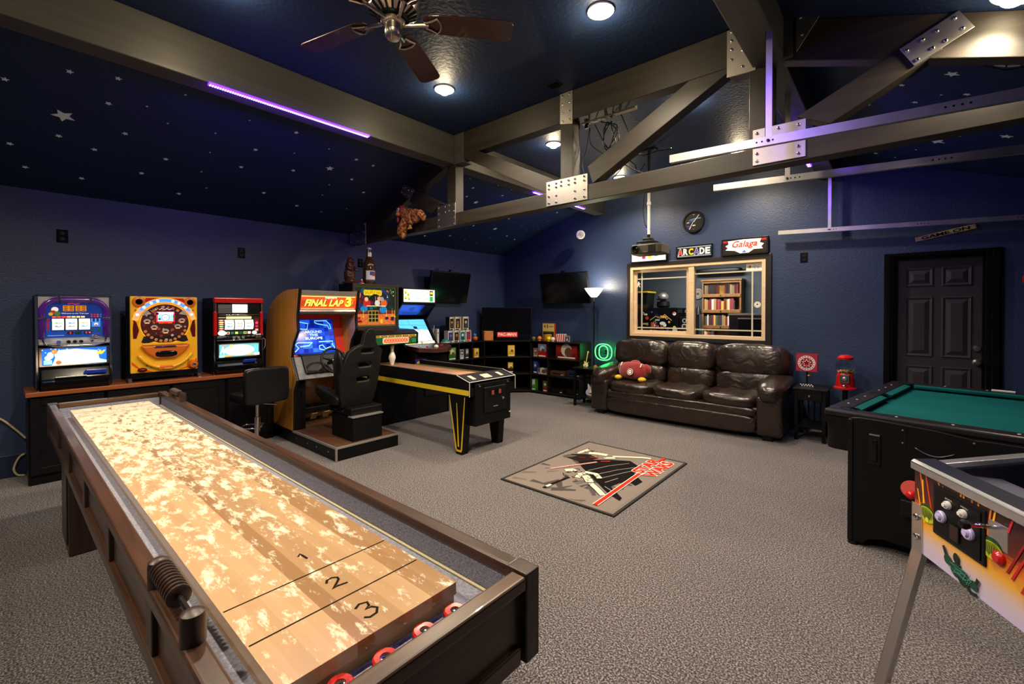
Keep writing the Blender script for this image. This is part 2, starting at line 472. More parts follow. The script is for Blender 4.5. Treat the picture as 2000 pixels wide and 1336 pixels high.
# ---- ceiling beams running along the two slope edges
def beam(x0, x1, ya, yb, label):
    tag(G().box(x0, x1, ya, yb, 3.11, ZC).o('ceiling_beam', BEAMY, bevel=.006), label, 'beam', 'ceiling beams')
beam(-3.90, -3.72, YF, 3.325, 'long pale grey beam running over the slot machines from upper left')
beam(-3.90, -3.72, 3.455, YB, 'pale grey beam from the truss to the window wall above the toy shelf')
beam(-.74, -.56, YF, 3.325, 'dark beam coming overhead from behind and ending at the right truss post')
beam(-.74, -.56, 3.455, YB, 'beam beyond the right truss post ending above the outlet')

# ---- roof truss
T = thing('roof_truss', 'bolted timber roof truss with steel plates crossing the whole room', 'truss', (-2.23, 3.39, 2.43))
def tp(g, name, m=BEAM, **k):
    return g.move(Matrix.Translation((2.23, -3.39, -2.43))).o(name, m, T, **k)
ya, yb = 3.33, 3.45
tp(G().box(XL + .005, XR - .005, ya, yb, 2.435, 2.572), 'bottom_chord', bevel=.005)
tp(G().box(-3.57, -.89, ya, yb, 3.17, ZC - .002), 'top_chord', bevel=.005)
zt = lambda x: (2.59 + .375 * (x - XL)) - .004
for s in (-1, 1):
    mx = lambda x: x if s < 0 else -4.46 - x
    def mp(P): return [(mx(a), b) for a, b in P]
    tp(G().prism(mp([(-5.90, 2.572), (-5.42, 2.572), (-3.80, 3.135), (-3.80, zt(-3.80)), (-5.90, zt(-5.90))]), 'y', ya + .01, yb - .01), 'rafter', bevel=.004)
    tp(G().box(mx(-3.84), mx(-3.70), ya, yb, 2.572, 3.105), 'post', BEAMZ, bevel=.004)
    tp(G().box(mx(-3.95), mx(-3.57), ya - .004, yb + .004, 3.105, ZC - .001), 'bearing_block', BEAMY, bevel=.004)
    # long brace from purlin to king post foot, short brace from rafter to post foot
    if s < 0:
        tp(G().prism([(-3.57, 3.285), (-2.33, 2.665), (-2.46, 2.572), (-3.57, 3.145)], 'y', ya + .005, yb - .005), 'brace', bevel=.004)
    else:
        tp(G().prism([(-.89, 3.315), (-2.02, 2.725), (-1.97, 2.572), (-.89, 3.14)], 'y', ya + .005, yb - .005), 'brace', bevel=.004)
    tp(G().prism(mp([(-3.95, 2.715), (-4.45, 2.955), (-4.55, 2.83), (-4.13, 2.625)]) if s < 0 else [(-.49, 2.717), (.12, 3.01), (.18, 2.89), (-.314, 2.626)], 'y', ya + .005, yb - .005), 'brace', bevel=.004)
tp(G().box(-2.298, -2.166, ya, yb, 2.572, 3.17), 'king_post', BEAMZ, bevel=.004)
BOLT = G().lathe([(.0095, 0), (.0095, .006), (.006, .0085), (.0, .0085)], n=8, axis='y').mesh('bolt', True)
for i, v in enumerate(BOLT.vertices): v.co.y = -v.co.y
BOLT.materials.append(CHROME)
def plate(poly, bolts, t=.008):
    yp = ya - t
    p = tp(G().prism(poly, 'y', yp, ya - .0005), 'gusset_plate', STEEL, bevel=.0015)
    for bx, bz in bolts:
        b = bpy.data.objects.new('bolt', BOLT); COL.objects.link(b); b.parent = p
        b.location = (bx + 2.23, yp - 3.39, bz - 2.43)
def gridb(x0, x1, z0, z1, nx, nz, skip=()):
    return [(x0 + (x1 - x0) * i / (nx - 1), z0 + (z1 - z0) * j / (nz - 1)) for i in range(nx) for j in range(nz) if (i, j) not in skip]
plate([(-2.45, 2.445), (-2.014, 2.442), (-2.014, 2.665), (-2.45, 2.667)],
      [(-2.42, 2.47), (-2.42, 2.53), (-2.42, 2.60), (-2.42, 2.635), (-2.34, 2.47), (-2.34, 2.53), (-2.34, 2.605), (-2.34, 2.64), (-2.285, 2.608), (-2.285, 2.645), (-2.205, 2.605), (-2.205, 2.642), (-2.14, 2.47), (-2.14, 2.535), (-2.14, 2.608), (-2.14, 2.642), (-2.045, 2.47), (-2.045, 2.535), (-2.045, 2.61), (-2.045, 2.645)])
plate([(-2.298, 3.16), (-2.166, 3.13), (-2.166, 3.426), (-2.298, 3.426)], gridb(-2.27, -2.195, 3.175, 3.40, 2, 4))
plate([(-4.004, 2.436), (-3.698, 2.436), (-3.698, 2.685), (-4.004, 2.685)], gridb(-3.98, -3.722, 2.455, 2.66, 2, 4) + [(-3.87, 2.66), (-3.80, 2.665), (-3.87, 2.60), (-3.80, 2.605)])
plate([(-4.735, 2.975), (-4.642, 3.065), (-4.435, 2.955), (-4.538, 2.834)], [(-4.66, 3.02), (-4.60, 3.01), (-4.55, 2.97), (-4.48, 2.945), (-4.68, 2.965), (-4.62, 2.93), (-4.55, 2.90), (-4.53, 2.86)])
plate([(-5.945, 2.437), (-5.526, 2.41), (-5.526, 2.70), (-5.945, 2.75)], gridb(-5.91, -5.56, 2.47, 2.68, 3, 3))
plate([(-.735, 2.455), (-.437, 2.453), (-.437, 2.69), (-.735, 2.692)], [(-.71, 2.48), (-.71, 2.53), (-.71, 2.61), (-.71, 2.665), (-.585, 2.668), (-.475, 2.48), (-.475, 2.525), (-.475, 2.60), (-.475, 2.66), (-.60, 2.595)])
plate([(-.90, 3.423), (-.72, 3.36), (-.72, 3.09), (-.90, 3.10)], [(-.87, 3.40), (-.87, 3.34), (-.87, 3.28), (-.87, 3.21), (-.80, 3.25), (-.80, 3.14)])
plate([(.005, 2.951), (.24, 3.065), (.299, 2.955), (.067, 2.835)], [(.035, 2.93), (.10, 2.965), (.155, 2.99), (.225, 3.03), (.08, 2.865), (.14, 2.905), (.19, 2.925), (.255, 2.965)])
plate([(-.49, 3.40), (-.34, 3.34), (-.49, 3.12)], [(-.47, 3.33), (-.43, 3.33), (-.46, 3.22)])

# ---- bulbs in the flat ceiling, each with its own light
BULB = emis('warm_bulb', (1., .83, .52), 26.)
def can(x, y, z, label, w=CAN_W, tilt=0.):
    t = thing('ceiling_light', label, 'light', (x, y, z), 0, 'round bulb lights in the ceiling')
    if tilt: t.rotation_euler = (0, tilt, 0)
    G().lathe([(.055, -.001), (.085, -.001), (.085, -.012), (.055, -.018), (.052, -.002)], n=24).o('trim_ring', WHITE, t, smooth=35)
    G().ell((0, 0, -.02), (.048, .048, .034)).o('bulb', BULB, t, smooth=1)
    lamp('bulb_beam', 'SPOT', (0, 0, -.06), w, (1., .85, .63), t, .05, spot=R(150), blend=.6)
    lamp('bulb_spill', 'POINT', (0, 0, -.085), w * .06, (1., .80, .50), t, .05)
can(-1.46, 2.57, ZC, 'bright bulb light right of the fan near the top edge')
can(-3.01, 2.58, ZC, 'bulb light half hidden by the tip of a fan blade')
can(-3.03, 4.25, ZC, 'bulb light on the ceiling just left of the truss king post')
can(-3.05, 5.92, ZC, 'farthest bulb light, just above the truss near the projector pole')
can(-1.46, 4.25, ZC, 'bulb light hidden above the truss brace')
can(-1.46, 5.92, ZC, 'bulb light hidden near the window wall')
can(-3.01, .90, ZC, 'bulb light over the long shuffleboard table')
can(-1.46, .90, ZC, 'bulb light overhead of the viewpoint', CAN_W * 1.1)
can(-3.01, -.77, ZC, 'bulb light behind the viewpoint above the counter side')
can(-1.46, -.77, ZC, 'bulb light behind the viewpoint')
can(.42, 3.20, zc(.42), 'warm bulb light on the right slope at the top right corner', CAN_W * .35, math.atan(.375))

# ---- violet LED bars under the beams
UVM = emis('violet_diodes', (.5, .32, 1.), 7.)
UVT = mat('violet_glowing_housing', (.07, .010, .8), .4, emit=7.)  # whole housing glows, added to throw violet onto the beam
def led(x, ya, yb, label, vis=True):
    t = thing('led_bar', label, 'light bar', (x, (ya + yb) / 2, 3.1095), 0, 'violet LED bars under the beams')
    h = (yb - ya) / 2
    G().box(-.022, .022, -h, h, -.014, 0).o('housing', UVT, t)
    g = G(); n = int((yb - ya) / .016)
    for i in range(n):
        y = -h + .01 + i * .016
        for dx in (-.008, .008): g.box(dx - .004, dx + .004, y - .004, y + .004, -.018, -.014)
    d = g.o('diode_strip', UVM, t); d['kind'] = 'stuff'
    lamp('violet_glow', 'AREA', (0, 0, -.03), UV_W, (.15, .03, 1.), t, .05, size_y=yb - ya, rot=(0, R(70) if x < -2 else R(-50), 0))
led(-3.718, 1.00, 2.27, 'long glowing violet LED bar under the beam above the slot machines')
led(-3.74, 4.78, 6.08, 'violet LED bar under the beam beyond the truss, partly hidden by the gusset plate')
led(-.742, 4.70, 5.95, 'violet LED bar under the beam on the right, only its end showing')
led(-.742, 1.00, 2.27, 'violet LED bar under the right beam overhead, out of sight')

# ---- window to the office
W = thing('window_1', 'sliding interior window with pale pine frame above the sofa', 'window', (-2.28, YB, 1.085), kind='structure')
DKW = mat('espresso_stained_trim', (.014, .010, .009), .4, var=.3)
def wp(g, name, m, **k): return g.move(Matrix.Translation((2.28, -YB, -1.085))).o(name, m, W, **k)
ox0, ox1, oz0, oz1 = -3.30, -1.243, 1.03, 2.245
for nm, bxs in (('casing', [(ox0, WX0 + .004, oz0, oz1), (WX1 - .004, ox1, oz0, oz1), (WX0, WX1, WZ1 - .006, oz1), (WX0, WX1, oz0, WZ0 + .004)]),):
    for a, b, c, d in bxs: wp(G().box(a, b, YB - .028, YB + .01, c, d), nm, DKW, bevel=.004)
fr = .05
for a, b, c, d in [(WX0, WX0 + fr, WZ0 + fr, WZ1 - fr), (WX1 - fr, WX1, WZ0 + fr, WZ1 - fr), (WX0, WX1, WZ1 - fr, WZ1), (WX0, WX1, WZ0, WZ0 + fr)]:
    wp(G().box(a, b, YB - .018, YB + .09, c, d), 'frame', MAPLEW, bevel=.003)
wp(G().box(-2.325, -2.245, YB - .010, YB + .09, WZ0 + fr, WZ1 - fr), 'mullion', MAPLEW, bevel=.003)
s = .045
for a, b, c, d in [(WX0 + fr, WX0 + fr + s, WZ0 + fr, WZ1 - fr), (-2.37, -2.325, WZ0 + fr, WZ1 - fr), (WX0 + fr + s, -2.37, WZ1 - fr - s, WZ1 - fr), (WX0 + fr + s, -2.37, WZ0 + fr, WZ0 + fr + s)]:
    wp(G().box(a, b, YB + .035, YB + .07, c, d), 'sash', MAPLEW, bevel=.003)
MUNT = mat('cream_muntin', (.50, .46, .36), .5)
wp(G().box(-3.085, -3.066, YB + .046, YB + .056, 1.17, 2.10), 'muntin', MUNT)
wp(G().box(-3.16, -2.36, YB + .045, YB + .055, 1.985, 2.003), 'muntin', MUNT)
wp(G().box(-3.16, -2.36, YB + .045, YB + .055, 1.212, 1.230), 'muntin', MUNT)
wp(G().box(-1.492, -1.472, YB + .030, YB + .040, 1.13, 2.14), 'muntin', MUNT)
wp(G().box(-2.25, -1.355, YB + .029, YB + .039, 2.02, 2.038), 'muntin', MUNT)
wp(G().box(-2.25, -1.355, YB + .029, YB + .039, 1.205, 1.223), 'muntin', MUNT)
wp(G().box(-3.16, -2.365, YB + .050, YB + .052, 1.17, 2.10), 'pane', GLASS)
wp(G().box(-2.25, -1.355, YB + .033, YB + .036, 1.13, 2.145), 'pane', GLASS)
a = Art((-1.558, YB + .0275, 2.031)); a.rect(0, 0, .196, .105, 'f4f2ee').circ(.04, .052, .026, 'e8b060').circ(.048, .055, .015, '8a5a3a').text('HENRY', .078, .022, .188, .082, '30303a', -.005)
lab(wp(a, 'sticker', PRINT), 'white HENRY sticker')
a = Art((-1.42, YB + .030, 1.57)); a.circ(0, 0, .042, 'e8e4dc', n=28).ring(0, 0, .030, .034, '404040').star(0, .004, .02, '404040')
lab(wp(a, 'sticker', PRINT), 'round white sticker')
a = Art((-3.13, YB + .048, 1.91)); a.circ(.0, .034, .012, 'e8e8e8').poly([(-.012, .02), (.012, .02), (.014, -.012), (-.014, -.012)], 'e8e8e8').line([(-.012, .016), (-.028, -.008)], .01, 'e8e8e8').line([(.012, .016), (.03, .004)], .01, 'e8e8e8').line([(-.006, -.01), (-.024, -.045)], .013, 'e8e8e8').line([(.006, -.01), (.022, -.045)], .013, 'e8e8e8')
lab(wp(a, 'sticker', PRINT), 'small white walking-figure sticker')

# ---- grey six-panel door
D = thing('door_1', 'dark grey six-panel door in a black moulded frame', 'door', (.337, YB, 0), kind='structure')
def dp(g, name, m, parent=D, **k): return g.move(Matrix.Translation((-.337, -YB, 0))).o(name, m, parent, **k)
for a, b, c, d in [(-.108, -.022, 0, 2.135), (.70, .825, 0, 2.135), (-.022, .70, 2.085, 2.135)]:
    dp(G().box(a, b, YB - .02, YB + .02, c, d), 'door_casing', BLACKG, bevel=.008)
for a, b, c, d in [(-.09, -.05, 0, 2.118), (.745, .80, 0, 2.118), (-.05, .745, 2.10, 2.118)]:
    dp(G().box(a, b, YB - .034, YB - .018, c, d), 'casing_moulding', BLACKG, bevel=.006)
for a, b, c, d in [(DX0, -.0, 0, DZ1), (.68, DX1, 0, DZ1), (0, .68, 2.065, DZ1)]:
    dp(G().box(a, b, YB + .02, YB + .1, c, d), 'door_jamb', BLACKG)
slab = dp(G().box(-.002, .682, YB + .055, YB + .095, .01, 2.066), 'door_slab', DKGREY)
for xa, xb in ((.085, .30), (.385, .60)):
    for za, zb in ((1.765, 1.955), (.985, 1.63), (.20, .865)):
        g = G(); yf = YB + .055
        o_ = [(xa, za), (xb, za), (xb, zb), (xa, zb)]
        i1 = [(xa + .022, za + .022), (xb - .022, za + .022), (xb - .022, zb - .022), (xa + .022, zb - .022)]
        i2 = [(xa + .062, za + .062), (xb - .062, za + .062), (xb - .062, zb - .062), (xa + .062, zb - .062)]
        vs = [(p[0], yf - .010, p[1]) for p in o_] + [(p[0], yf - .001, p[1]) for p in i1] + [(p[0], yf - .016, p[1]) for p in i2]
        fs = [(i, (i + 1) % 4, 4 + (i + 1) % 4, 4 + i) for i in range(4)] + [(4 + i, 4 + (i + 1) % 4, 8 + (i + 1) % 4, 8 + i) for i in range(4)] + [(8, 9, 10, 11)]
        vs += [(p[0] + dx, yf - .001, p[1] + dz) for p, dx, dz in zip(o_, (-.01, .01, .01, -.01), (-.01, -.01, .01, .01))]
        fs += [(12 + i, 12 + (i + 1) % 4, (i + 1) % 4, i) for i in range(4)]
        g.add(vs, fs); g.move(Matrix.Translation((-.337, -YB, 0))).o('door_panel', DKGREY, slab)
for nm, z, r in (('deadbolt', 1.085, .03), ('door_knob', .94, .031)):
    prof = [(.034, 0), (.034, .006), (.014, .012), (.014, .03), (r, .042), (r * 1.03, .055), (r * .7, .068), (0, .07)] if nm == 'door_knob' else [(.034, 0), (.034, .012), (.027, .022), (0, .024)]
    lab(G().lathe([(a, -b) for a, b in prof], (.647 - .337, .055, z), 24, 'y').o(nm, NICKEL, D, smooth=40), 'brushed nickel ' + nm.replace('_', ' '))

# ---- office behind the window
OM = mat('slate_office_paint', (.060, .078, .100), .6, bump=.1)
OY = 9.25
struct(G().box(-5.0, -.9, YB + .13, OY + .1, -.08, .0), 'floor_office', CARPET, 'carpet of the office behind the window', 'floor')
struct(G().box(-5.0, -.9, OY, OY + .1, 0, 2.6), 'wall_office_back', OM, 'slate blue wall seen through the window', 'wall')
struct(G().box(-5.1, -5.0, YB + .13, OY, 0, 2.6), 'wall_office_left', OM, 'office side wall, left', 'wall')
struct(G().box(-.9, -.8, YB + .13, OY, 0, 2.6), 'wall_office_right', OM, 'office side wall, right', 'wall')
struct(G().box(-5.0, -.9, YB + .13, OY, 2.6, 2.7), 'ceiling_office', WHITE, 'office ceiling', 'ceiling')
# ================================================================== office furniture
bc = thing('bookcase', 'oak barrister bookcase with glass doors seen through the window', 'bookcase', (-2.52, 9.0, 0))
hw = .35
G().box(-hw, -hw + .03, 0, .24, 0, 2.07).o('side_panel', OAK, bc); G().box(hw - .03, hw, 0, .24, 0, 2.07).o('side_panel', OAK, bc)
G().box(-hw, hw, .225, .24, 0, 2.07).o('back_panel', OAK, bc)
G().box(-hw - .015, hw + .015, -.02, .24, 2.06, 2.09).o('top_board', OAK, bc)
SH = (.60, .88, 1.18, 1.48, 1.78)
for z in SH + (2.03,): G().box(-hw + .03, hw - .03, .0, .225, z - .015, z + .015).o('shelf', OAK, bc)
for z in SH: G().box(-hw + .01, hw - .01, -.018, 0, z - .03, z + .03).o('rail', OAK, bc, bevel=.003)
for z in SH: G().lathe([(.009, 0), (.012, -.012), (0, -.018)], (0, -.018, z), 10, 'y').o('knob', BLKPL, bc, smooth=30)
dr = G().box(-hw + .03, hw - .03, -.012, -.004, 1.80, 2.03).o('glass_door', GLASS, bc)
a = Art((-hw + .03, -.0135, 1.80))
for i in range(9): a.line([(.03 + i * .072, .01), (.03 + i * .072, .22)], .005, '30363a')
for i in range(3): a.line([(.22 + i * .09, .115), (.25 + i * .09, .16), (.28 + i * .09, .115), (.25 + i * .09, .07)], .006, '20262a', True)
a.o('lead_lines', PRINT, dr)
BC = ['7a1f1f', 'b9503a', 'c9b48a', '2e3f5f', '8c2f3c', 'd8cfc0', '4a2a20', '96402c', '26303c', 'a08050', '6f2030', '345a52', 'd4a040', '503030']
BN = ['dark red', 'terracotta', 'tan', 'slate blue', 'maroon', 'cream', 'brown', 'rust', 'charcoal', 'ochre', 'wine', 'green', 'golden', 'umber']
bmats = [mat('book_cloth_%d' % i, c, .6) for i, c in enumerate(BC)]
rb = random.Random(3)
for zi, (z, nb, wh) in enumerate(((1.795, 17, 'top'), (1.495, 17, 'second'), (1.195, 17, 'third'), (.895, 6, 'fourth'))):
    x = -2.52 - hw + .04
    for i in range(nb):
        w = rb.uniform(.022, .044); h = rb.uniform(.17, .235 if zi else .205)
        ci = rb.randrange(len(bmats))
        b = thing('book', '%s upright book in the %s row of the oak bookcase' % (BN[ci], wh), 'book', (x + w / 2, 9.02, z + .001), 0, 'books on the %s shelf' % wh)
        G().box(-w / 2, w / 2, 0, .15, 0, h).o('cover', bmats[ci], b, bevel=.002)
        G().box(-w / 2 + .003, w / 2 - .003, .004, .148, h, h + .001).o('pages', WHITE, b)
        x += w + .001
        if x > -2.52 + hw - .08: break
ch = thing('tool_chest', 'black tool chest covered in stickers behind the left pane', 'chest', (-3.55, 8.6, 0))
G().box(-.40, .36, 0, .45, 0, 1.55).o('body', BLACKG, ch, bevel=.008)
for z in (.2, .5, .8): G().box(-.38, .34, -.012, 0, z, z + .27).o('drawer', BLACKG, ch, bevel=.004)
for z in (.44, .74, 1.04): G().box(-.3, .26, -.026, -.012, z, z + .015).o('drawer_handle', CHROME, ch)
a = Art((-.38, -.001, 1.0))
rs = random.Random(11)
for i in range(30):
    x, z = rs.uniform(.03, .70), rs.uniform(.06, .5); c = rs.choice(['d8d4cc', 'c8402c', 'e0a040', '30508c', 'e8e8e4', '90302c', 'd0c050', 'b0b0a8'])
    k = rs.random()
    if k < .4: a.circ(x, z, rs.uniform(.015, .035), c)
    elif k < .75: w, h = rs.uniform(.02, .05), rs.uniform(.012, .026); a.rect(x - w, z - h, x + w, z + h, c)
    else: a.ring(x, z, .018, .026, c)
a.line([(.18, .30), (.30, .38), (.40, .34), (.48, .42), (.62, .30)], .012, 'd8a850'); a.circ(.44, .24, .06, 'dcdcd8', .035); a.rect(.2, .16, .27, .26, 'c84a20')
a.o('stickers', PRINT, ch)
bi = thing('storage_bin', 'dark storage tote with a yellow lid behind the left pane', 'bin', (-4.0, 8.6, 1.5505))
G().prism([(-.16, 0), (.16, 0), (.19, .30), (-.19, .30)], 'y', 0, .36).o('tub', BLKPL, bi, bevel=.01)
G().box(-.21, .21, -.02, .38, .30, .335).o('lid', YELLOW, bi, bevel=.01)
bi.location = (-4.0, 8.62, 1.552); 
# shelf that carries the tote
tag(G().box(-4.35, -3.96, 8.55, 9.0, 0, 1.551).o('utility_cabinet', BLACKW, bevel=.006), 'dark cabinet under the yellow-lidded tote in the office', 'cabinet')
hb = thing('helmet', 'shiny silver patterned helmet on a dark stand above the sticker chest', 'helmet', (-3.56, 8.8, 1.551))
G().lathe([(.10, 0), (.13, .04), (.12, .12), (.05, .14)], n=20).o('stand', BLKPL, hb, smooth=40)
G().ell((0, 0, .22), (.10, .12, .09)).o('shell', mat('foil', (.5, .5, .48), .3, .8, bump=1., bscale=25), hb, smooth=1)
G().box(-.09, .09, -.125, -.10, .15, .18).o('visor', BLKPL, hb, bevel=.006)
sp = thing('speaker_cabinet', 'black cabinet with round white stickers between the chest and the mullion', 'speaker', (-3.065, 8.6, 0))
G().box(-.10, .10, 0, .3, 0, 1.37).o('body', BLACK, sp, bevel=.006)
a = Art((-.09, -.001, 1.0)); a.circ(.09, .30, .04, 'b8b8b0').circ(.09, .30, .03, '202020').circ(.09, .19, .05, 'c0bcb4').circ(.09, .19, .035, '30302c').circ(.09, .06, .045, 'a8a8a0').circ(.09, .06, .03, '101010')
a.o('badge', PRINT, sp)
ra = thing('amplifier', 'small black amplifier with two round dials beside the sticker chest', 'amplifier', (-3.30, 8.75, 1.551 - .0))
ra.location = (-3.165, 8.905, 0)
G().box(-.02, .16, 0, .25, 0, 1.54).o('body', BLACK, ra, bevel=.006)
a = Art((-.01, -.001, 1.2)); a.ring(.04, .28, .018, .032, '707070').ring(.115, .28, .018, .032, '707070').ring(.05, .16, .012, .02, '606060').rect(.02, .02, .05, .06, '404858')
a.o('dials', PRINT, ra)
rd = thing('wall_disc', 'round grey carved disc on the office wall beside the bookcase', 'disc', (-3.02, 9.249, 1.83))
G().lathe([(0, -.03), (.10, -.03), (.11, -.015), (.11, 0)], n=32, axis='y').o('disc', mat('grey_stone', (.35, .32, .30), .7), rd, smooth=40)
a = Art((0, -.0305, 0)); a.ring(0, 0, .075, .082, '40403e').ring(0, 0, .055, .06, '40403e').circ(0, 0, .03, '50504c'); a.o('relief', PRINT, rd)
mo = thing('computer_case', 'dark desktop case with a pale top edge in the right pane', 'computer', (-1.75, 7.6, 0))
G().box(-.26, .5, 0, .4, 0, 1.42).o('body', DKGREY, mo, bevel=.006); G().box(-.27, .5, -.01, .4, 1.42, 1.445).o('top_edge', GALV, mo)
G().box(-.10, .5, -.10, -.012, .9, 1.36).o('monitor', BLACK, mo, bevel=.006); G().box(-.105, .5, -.105, -.02, 1.36, 1.375).o('monitor_edge', GALV, mo)
dl = thing('desk_lamp', 'small black shaded lamp left of the bookcase', 'lamp', (-2.888, 8.85, 0))
G().lathe([(.07, 1.42), (.06, 1.45), (.025, 1.56), (.012, 1.58), (0, 1.58)], n=20).o('shade', BLKPL, dl, smooth=40)
G().cyl((0, 0, 0), (0, 0, 1.45), .012).o('stand', BLKPL, dl); G().lathe([(.045, 1.415), (.066, 1.42), (0, 1.43)], n=16).o('bulb', WHITE, dl)
cb = thing('wall_bar', 'long black rounded bar high on the office wall', 'wall bar', (-2.6, 9.10, 2.26))
G().ell((0, 0, 0), (.42, .07, .05), .35).o('shell', BLKPL, cb, smooth=1)
G().box(-.1, .1, .05, .149, -.02, .02).o('bracket', BLKPL, cb)
ol = thing('added_office_light', 'flat white ceiling light of the office', 'light', (-2.6, 8.1, 2.6))
G().box(-.5, .5, -.15, .15, -.05, 0).o('diffuser', emis('added_office_diffuser', (1, .95, .86), 3.), ol, bevel=.01)
G().box(-.53, .53, -.18, .18, -.02, -.0005).o('frame', WHITE, ol)
lamp('added_office_glow', 'AREA', (0, 0, -.07), OFFICE_W, (1, .93, .82), ol, .9, size_y=.3)  # added fixture, out of view, brightens the office

# ================================================================== ceiling fan
F = thing('ceiling_fan', 'five-blade ceiling fan with mahogany blades and brushed nickel motor', 'fan', (-2.21, 1.51, 3.05))
MAHOG = wood('mahogany_blade', (.035, .006, .004), (.085, .018, .010), .3, 'X', 5., coat=.4, bump=.01)
G().lathe([(0, 0), (.035, .004), (.048, .02), (.05, .045), (.046, .05), (.046, .085), (.062, .09), (.07, .10), (.07, .112)], n=28).o('switch_housing', NICKEL, F, smooth=35)
G().lathe([(.075, .112), (.085, .125), (.135, .155), (.15, .19), (.15, .26), (.12, .30), (.06, .315), (.06, .33)], n=36).o('motor_housing', NICKEL, F, smooth=35)
G().lathe([(.055, .33), (.055, .34), (.075, .35), (.08, .3795), (0, .3795)], n=28).o('ceiling_canopy', NICKEL, F, smooth=35)
G().lathe([(.06, .108), (.09, .108), (.09, .122), (.06, .122)], n=28).o('flywheel', BLKPL, F, smooth=35)
vt = G().box(.088, .138, -.004, .004, .128, .148)
vme = None
for i in range(20):
    a_ = 2 * PI * i / 20
    if vme is None: vme = G().prism([(.088, .120), (.136, .149), (.136, .158), (.088, .130)], 'y', -.006, .006).o('vent_slot', BLKPL, F); vme.rotation_euler = (0, 0, a_)
    else: share(vme, 'vent_slot', (0, 0, 0), F, (0, 0, a_))
G().tube([(.03, -.03, .03), (.034, -.034, .02), (.036, -.036, -.03)], .0018, 6).o('pull_chain', NICKEL, F)
blade_o = iron_o = None
def blade_outline():
    p = [(.17, -.045), (.20, -.062), (.26, -.07), (.62, -.078)]
    p += arc(.655, -.033, .045, -90, 0, 5)[1:] + arc(.655, .033, .045, 0, 90, 5) + [(.62, .078), (.26, .07), (.20, .062), (.17, .045)]
    return p
for i in range(5):
    a_ = R(49 + 72 * i)
    bl = bpy.data.objects.new('blade', None)
    g = G().prism(blade_outline(), 'z', .1195, .1265)
    if blade_o is None: blade_o = g.o('blade', MAHOG, F, bevel=.002); b = blade_o
    else: b = share(blade_o, 'blade', (0, 0, 0), F)
    b.rotation_euler = (Matrix.Rotation(a_, 4, 'Z') @ Matrix.Translation((0, 0, 0)) @ Matrix.Rotation(R(-11), 4, 'X')).to_euler()
    if iron_o is None:
        g = G().tube([(.06, 0, .100), (.11, 0, .104), (.16, 0, .112), (.20, 0, .114)], [.012, .011, .010, .011], 8)
        lp = [(.185, -.018), (.215, -.030), (.250, -.052), (.268, -.03), (.272, 0), (.268, .03), (.250, .052), (.215, .030), (.185, .018)]
        g.tube([(x, y, .113) for x, y in lp], .0065, 6, True)
        iron_o = g.o('blade_iron', NICKEL, b, smooth=40)
    else: share(iron_o, 'blade_iron', (0, 0, 0), b)
    bpy.data.objects.remove(bl)

# ================================================================== projector on its pole
P = thing('projector', 'black ceiling projector hanging on a white pole in front of the window wall', 'projector', (-2.275, 5.17, ZC))
zr = lambda z: z - ZC
G().box(-.09, .09, -.06, .06, -.025, -.0005).o('ceiling_plate', BLKPL, P, bevel=.005)
G().cyl((0, 0, -.02), (0, 0, zr(2.93)), .018).o('upper_pole', BLKPL, P, smooth=40)
G().cyl((0, 0, zr(2.94)), (0, 0, zr(2.40)), .0165).o('pole', WHITE, P, smooth=40)
G().cyl((0, 0, zr(2.80)), (0, 0, zr(2.765)), .0235).o('collar', WHITE, P, smooth=40)
G().box(-.03, .03, -.006, .006, zr(2.485), zr(2.475)).o('pole_pin', CHROME, P)
G().cyl((0, 0, zr(2.41)), (0, 0, zr(2.355)), .018).o('swivel', BLKPL, P, smooth=40)
G().box(-.055, .05, -.05, .05, zr(2.365), zr(2.325)).o('mount_block', BLKPL, P, bevel=.006)
G().box(-.10, .095, -.09, .09, zr(2.325), zr(2.305)).o('mount_plate', BLKPL, P, bevel=.004)
for sx, sy in ((-1, -1), (1, -1), (-1, 1), (1, 1)): G().cyl((sx * .11, sy * .08, zr(2.315)), (sx * .11, sy * .08, zr(2.27)), .008, n=10).o('mount_foot', BLKPL, P)
OLIVE = mat('olive_black_plastic', (.045, .040, .026), .35)
body = G()
body.prism([(-.19, .10), (-.16, .0), (.16, .0), (.20, .04), (.20, .30), (-.19, .30)], 'z', 0, .115)
body.move(Matrix.Translation((0, -.15, zr(2.165))))
bo = body.o('body', OLIVE, P, bevel=.016, seg=3)
G().lathe([(.038, 0), (.045, -.012), (.045, -.03), (.036, -.034), (.034, -.012), (0, -.008)], (-.09, -.150, zr(2.225)), 24, 'y').o('lens_ring', BLKPL, bo, smooth=35)
G().ell((-.09, -.153, zr(2.225)), (.034, .012, .034)).o('lens', BLACKG, bo, smooth=1)
G().box(.06, .15, -.152, -.149, zr(2.18), zr(2.265)).o('vent', BLKPL, bo)
a = Art((0, -.1515, zr(2.18))); a.text('AEGIS 20', 0, 0, .055, .012, 'a09a70') if False else a.rect(0, .004, .05, .007, 'a09a70')
a.o('trim_line', PRINT, bo)
G().tube([(.016, .01, zr(3.0)), (-.05, .0, zr(2.95)), (-.075, 0, zr(2.72)), (-.05, 0, zr(2.55)), (-.012, .01, zr(2.46))], .005, 8).o('cable', BLKPL, P, smooth=1)
G().tube([(-.05, 0, zr(3.28)), (-.15, .02, zr(3.16)), (-.20, .05, zr(3.30)), (-.30, .08, zr(3.40))], .006, 8).o('cable', BLKPL, P, smooth=1)

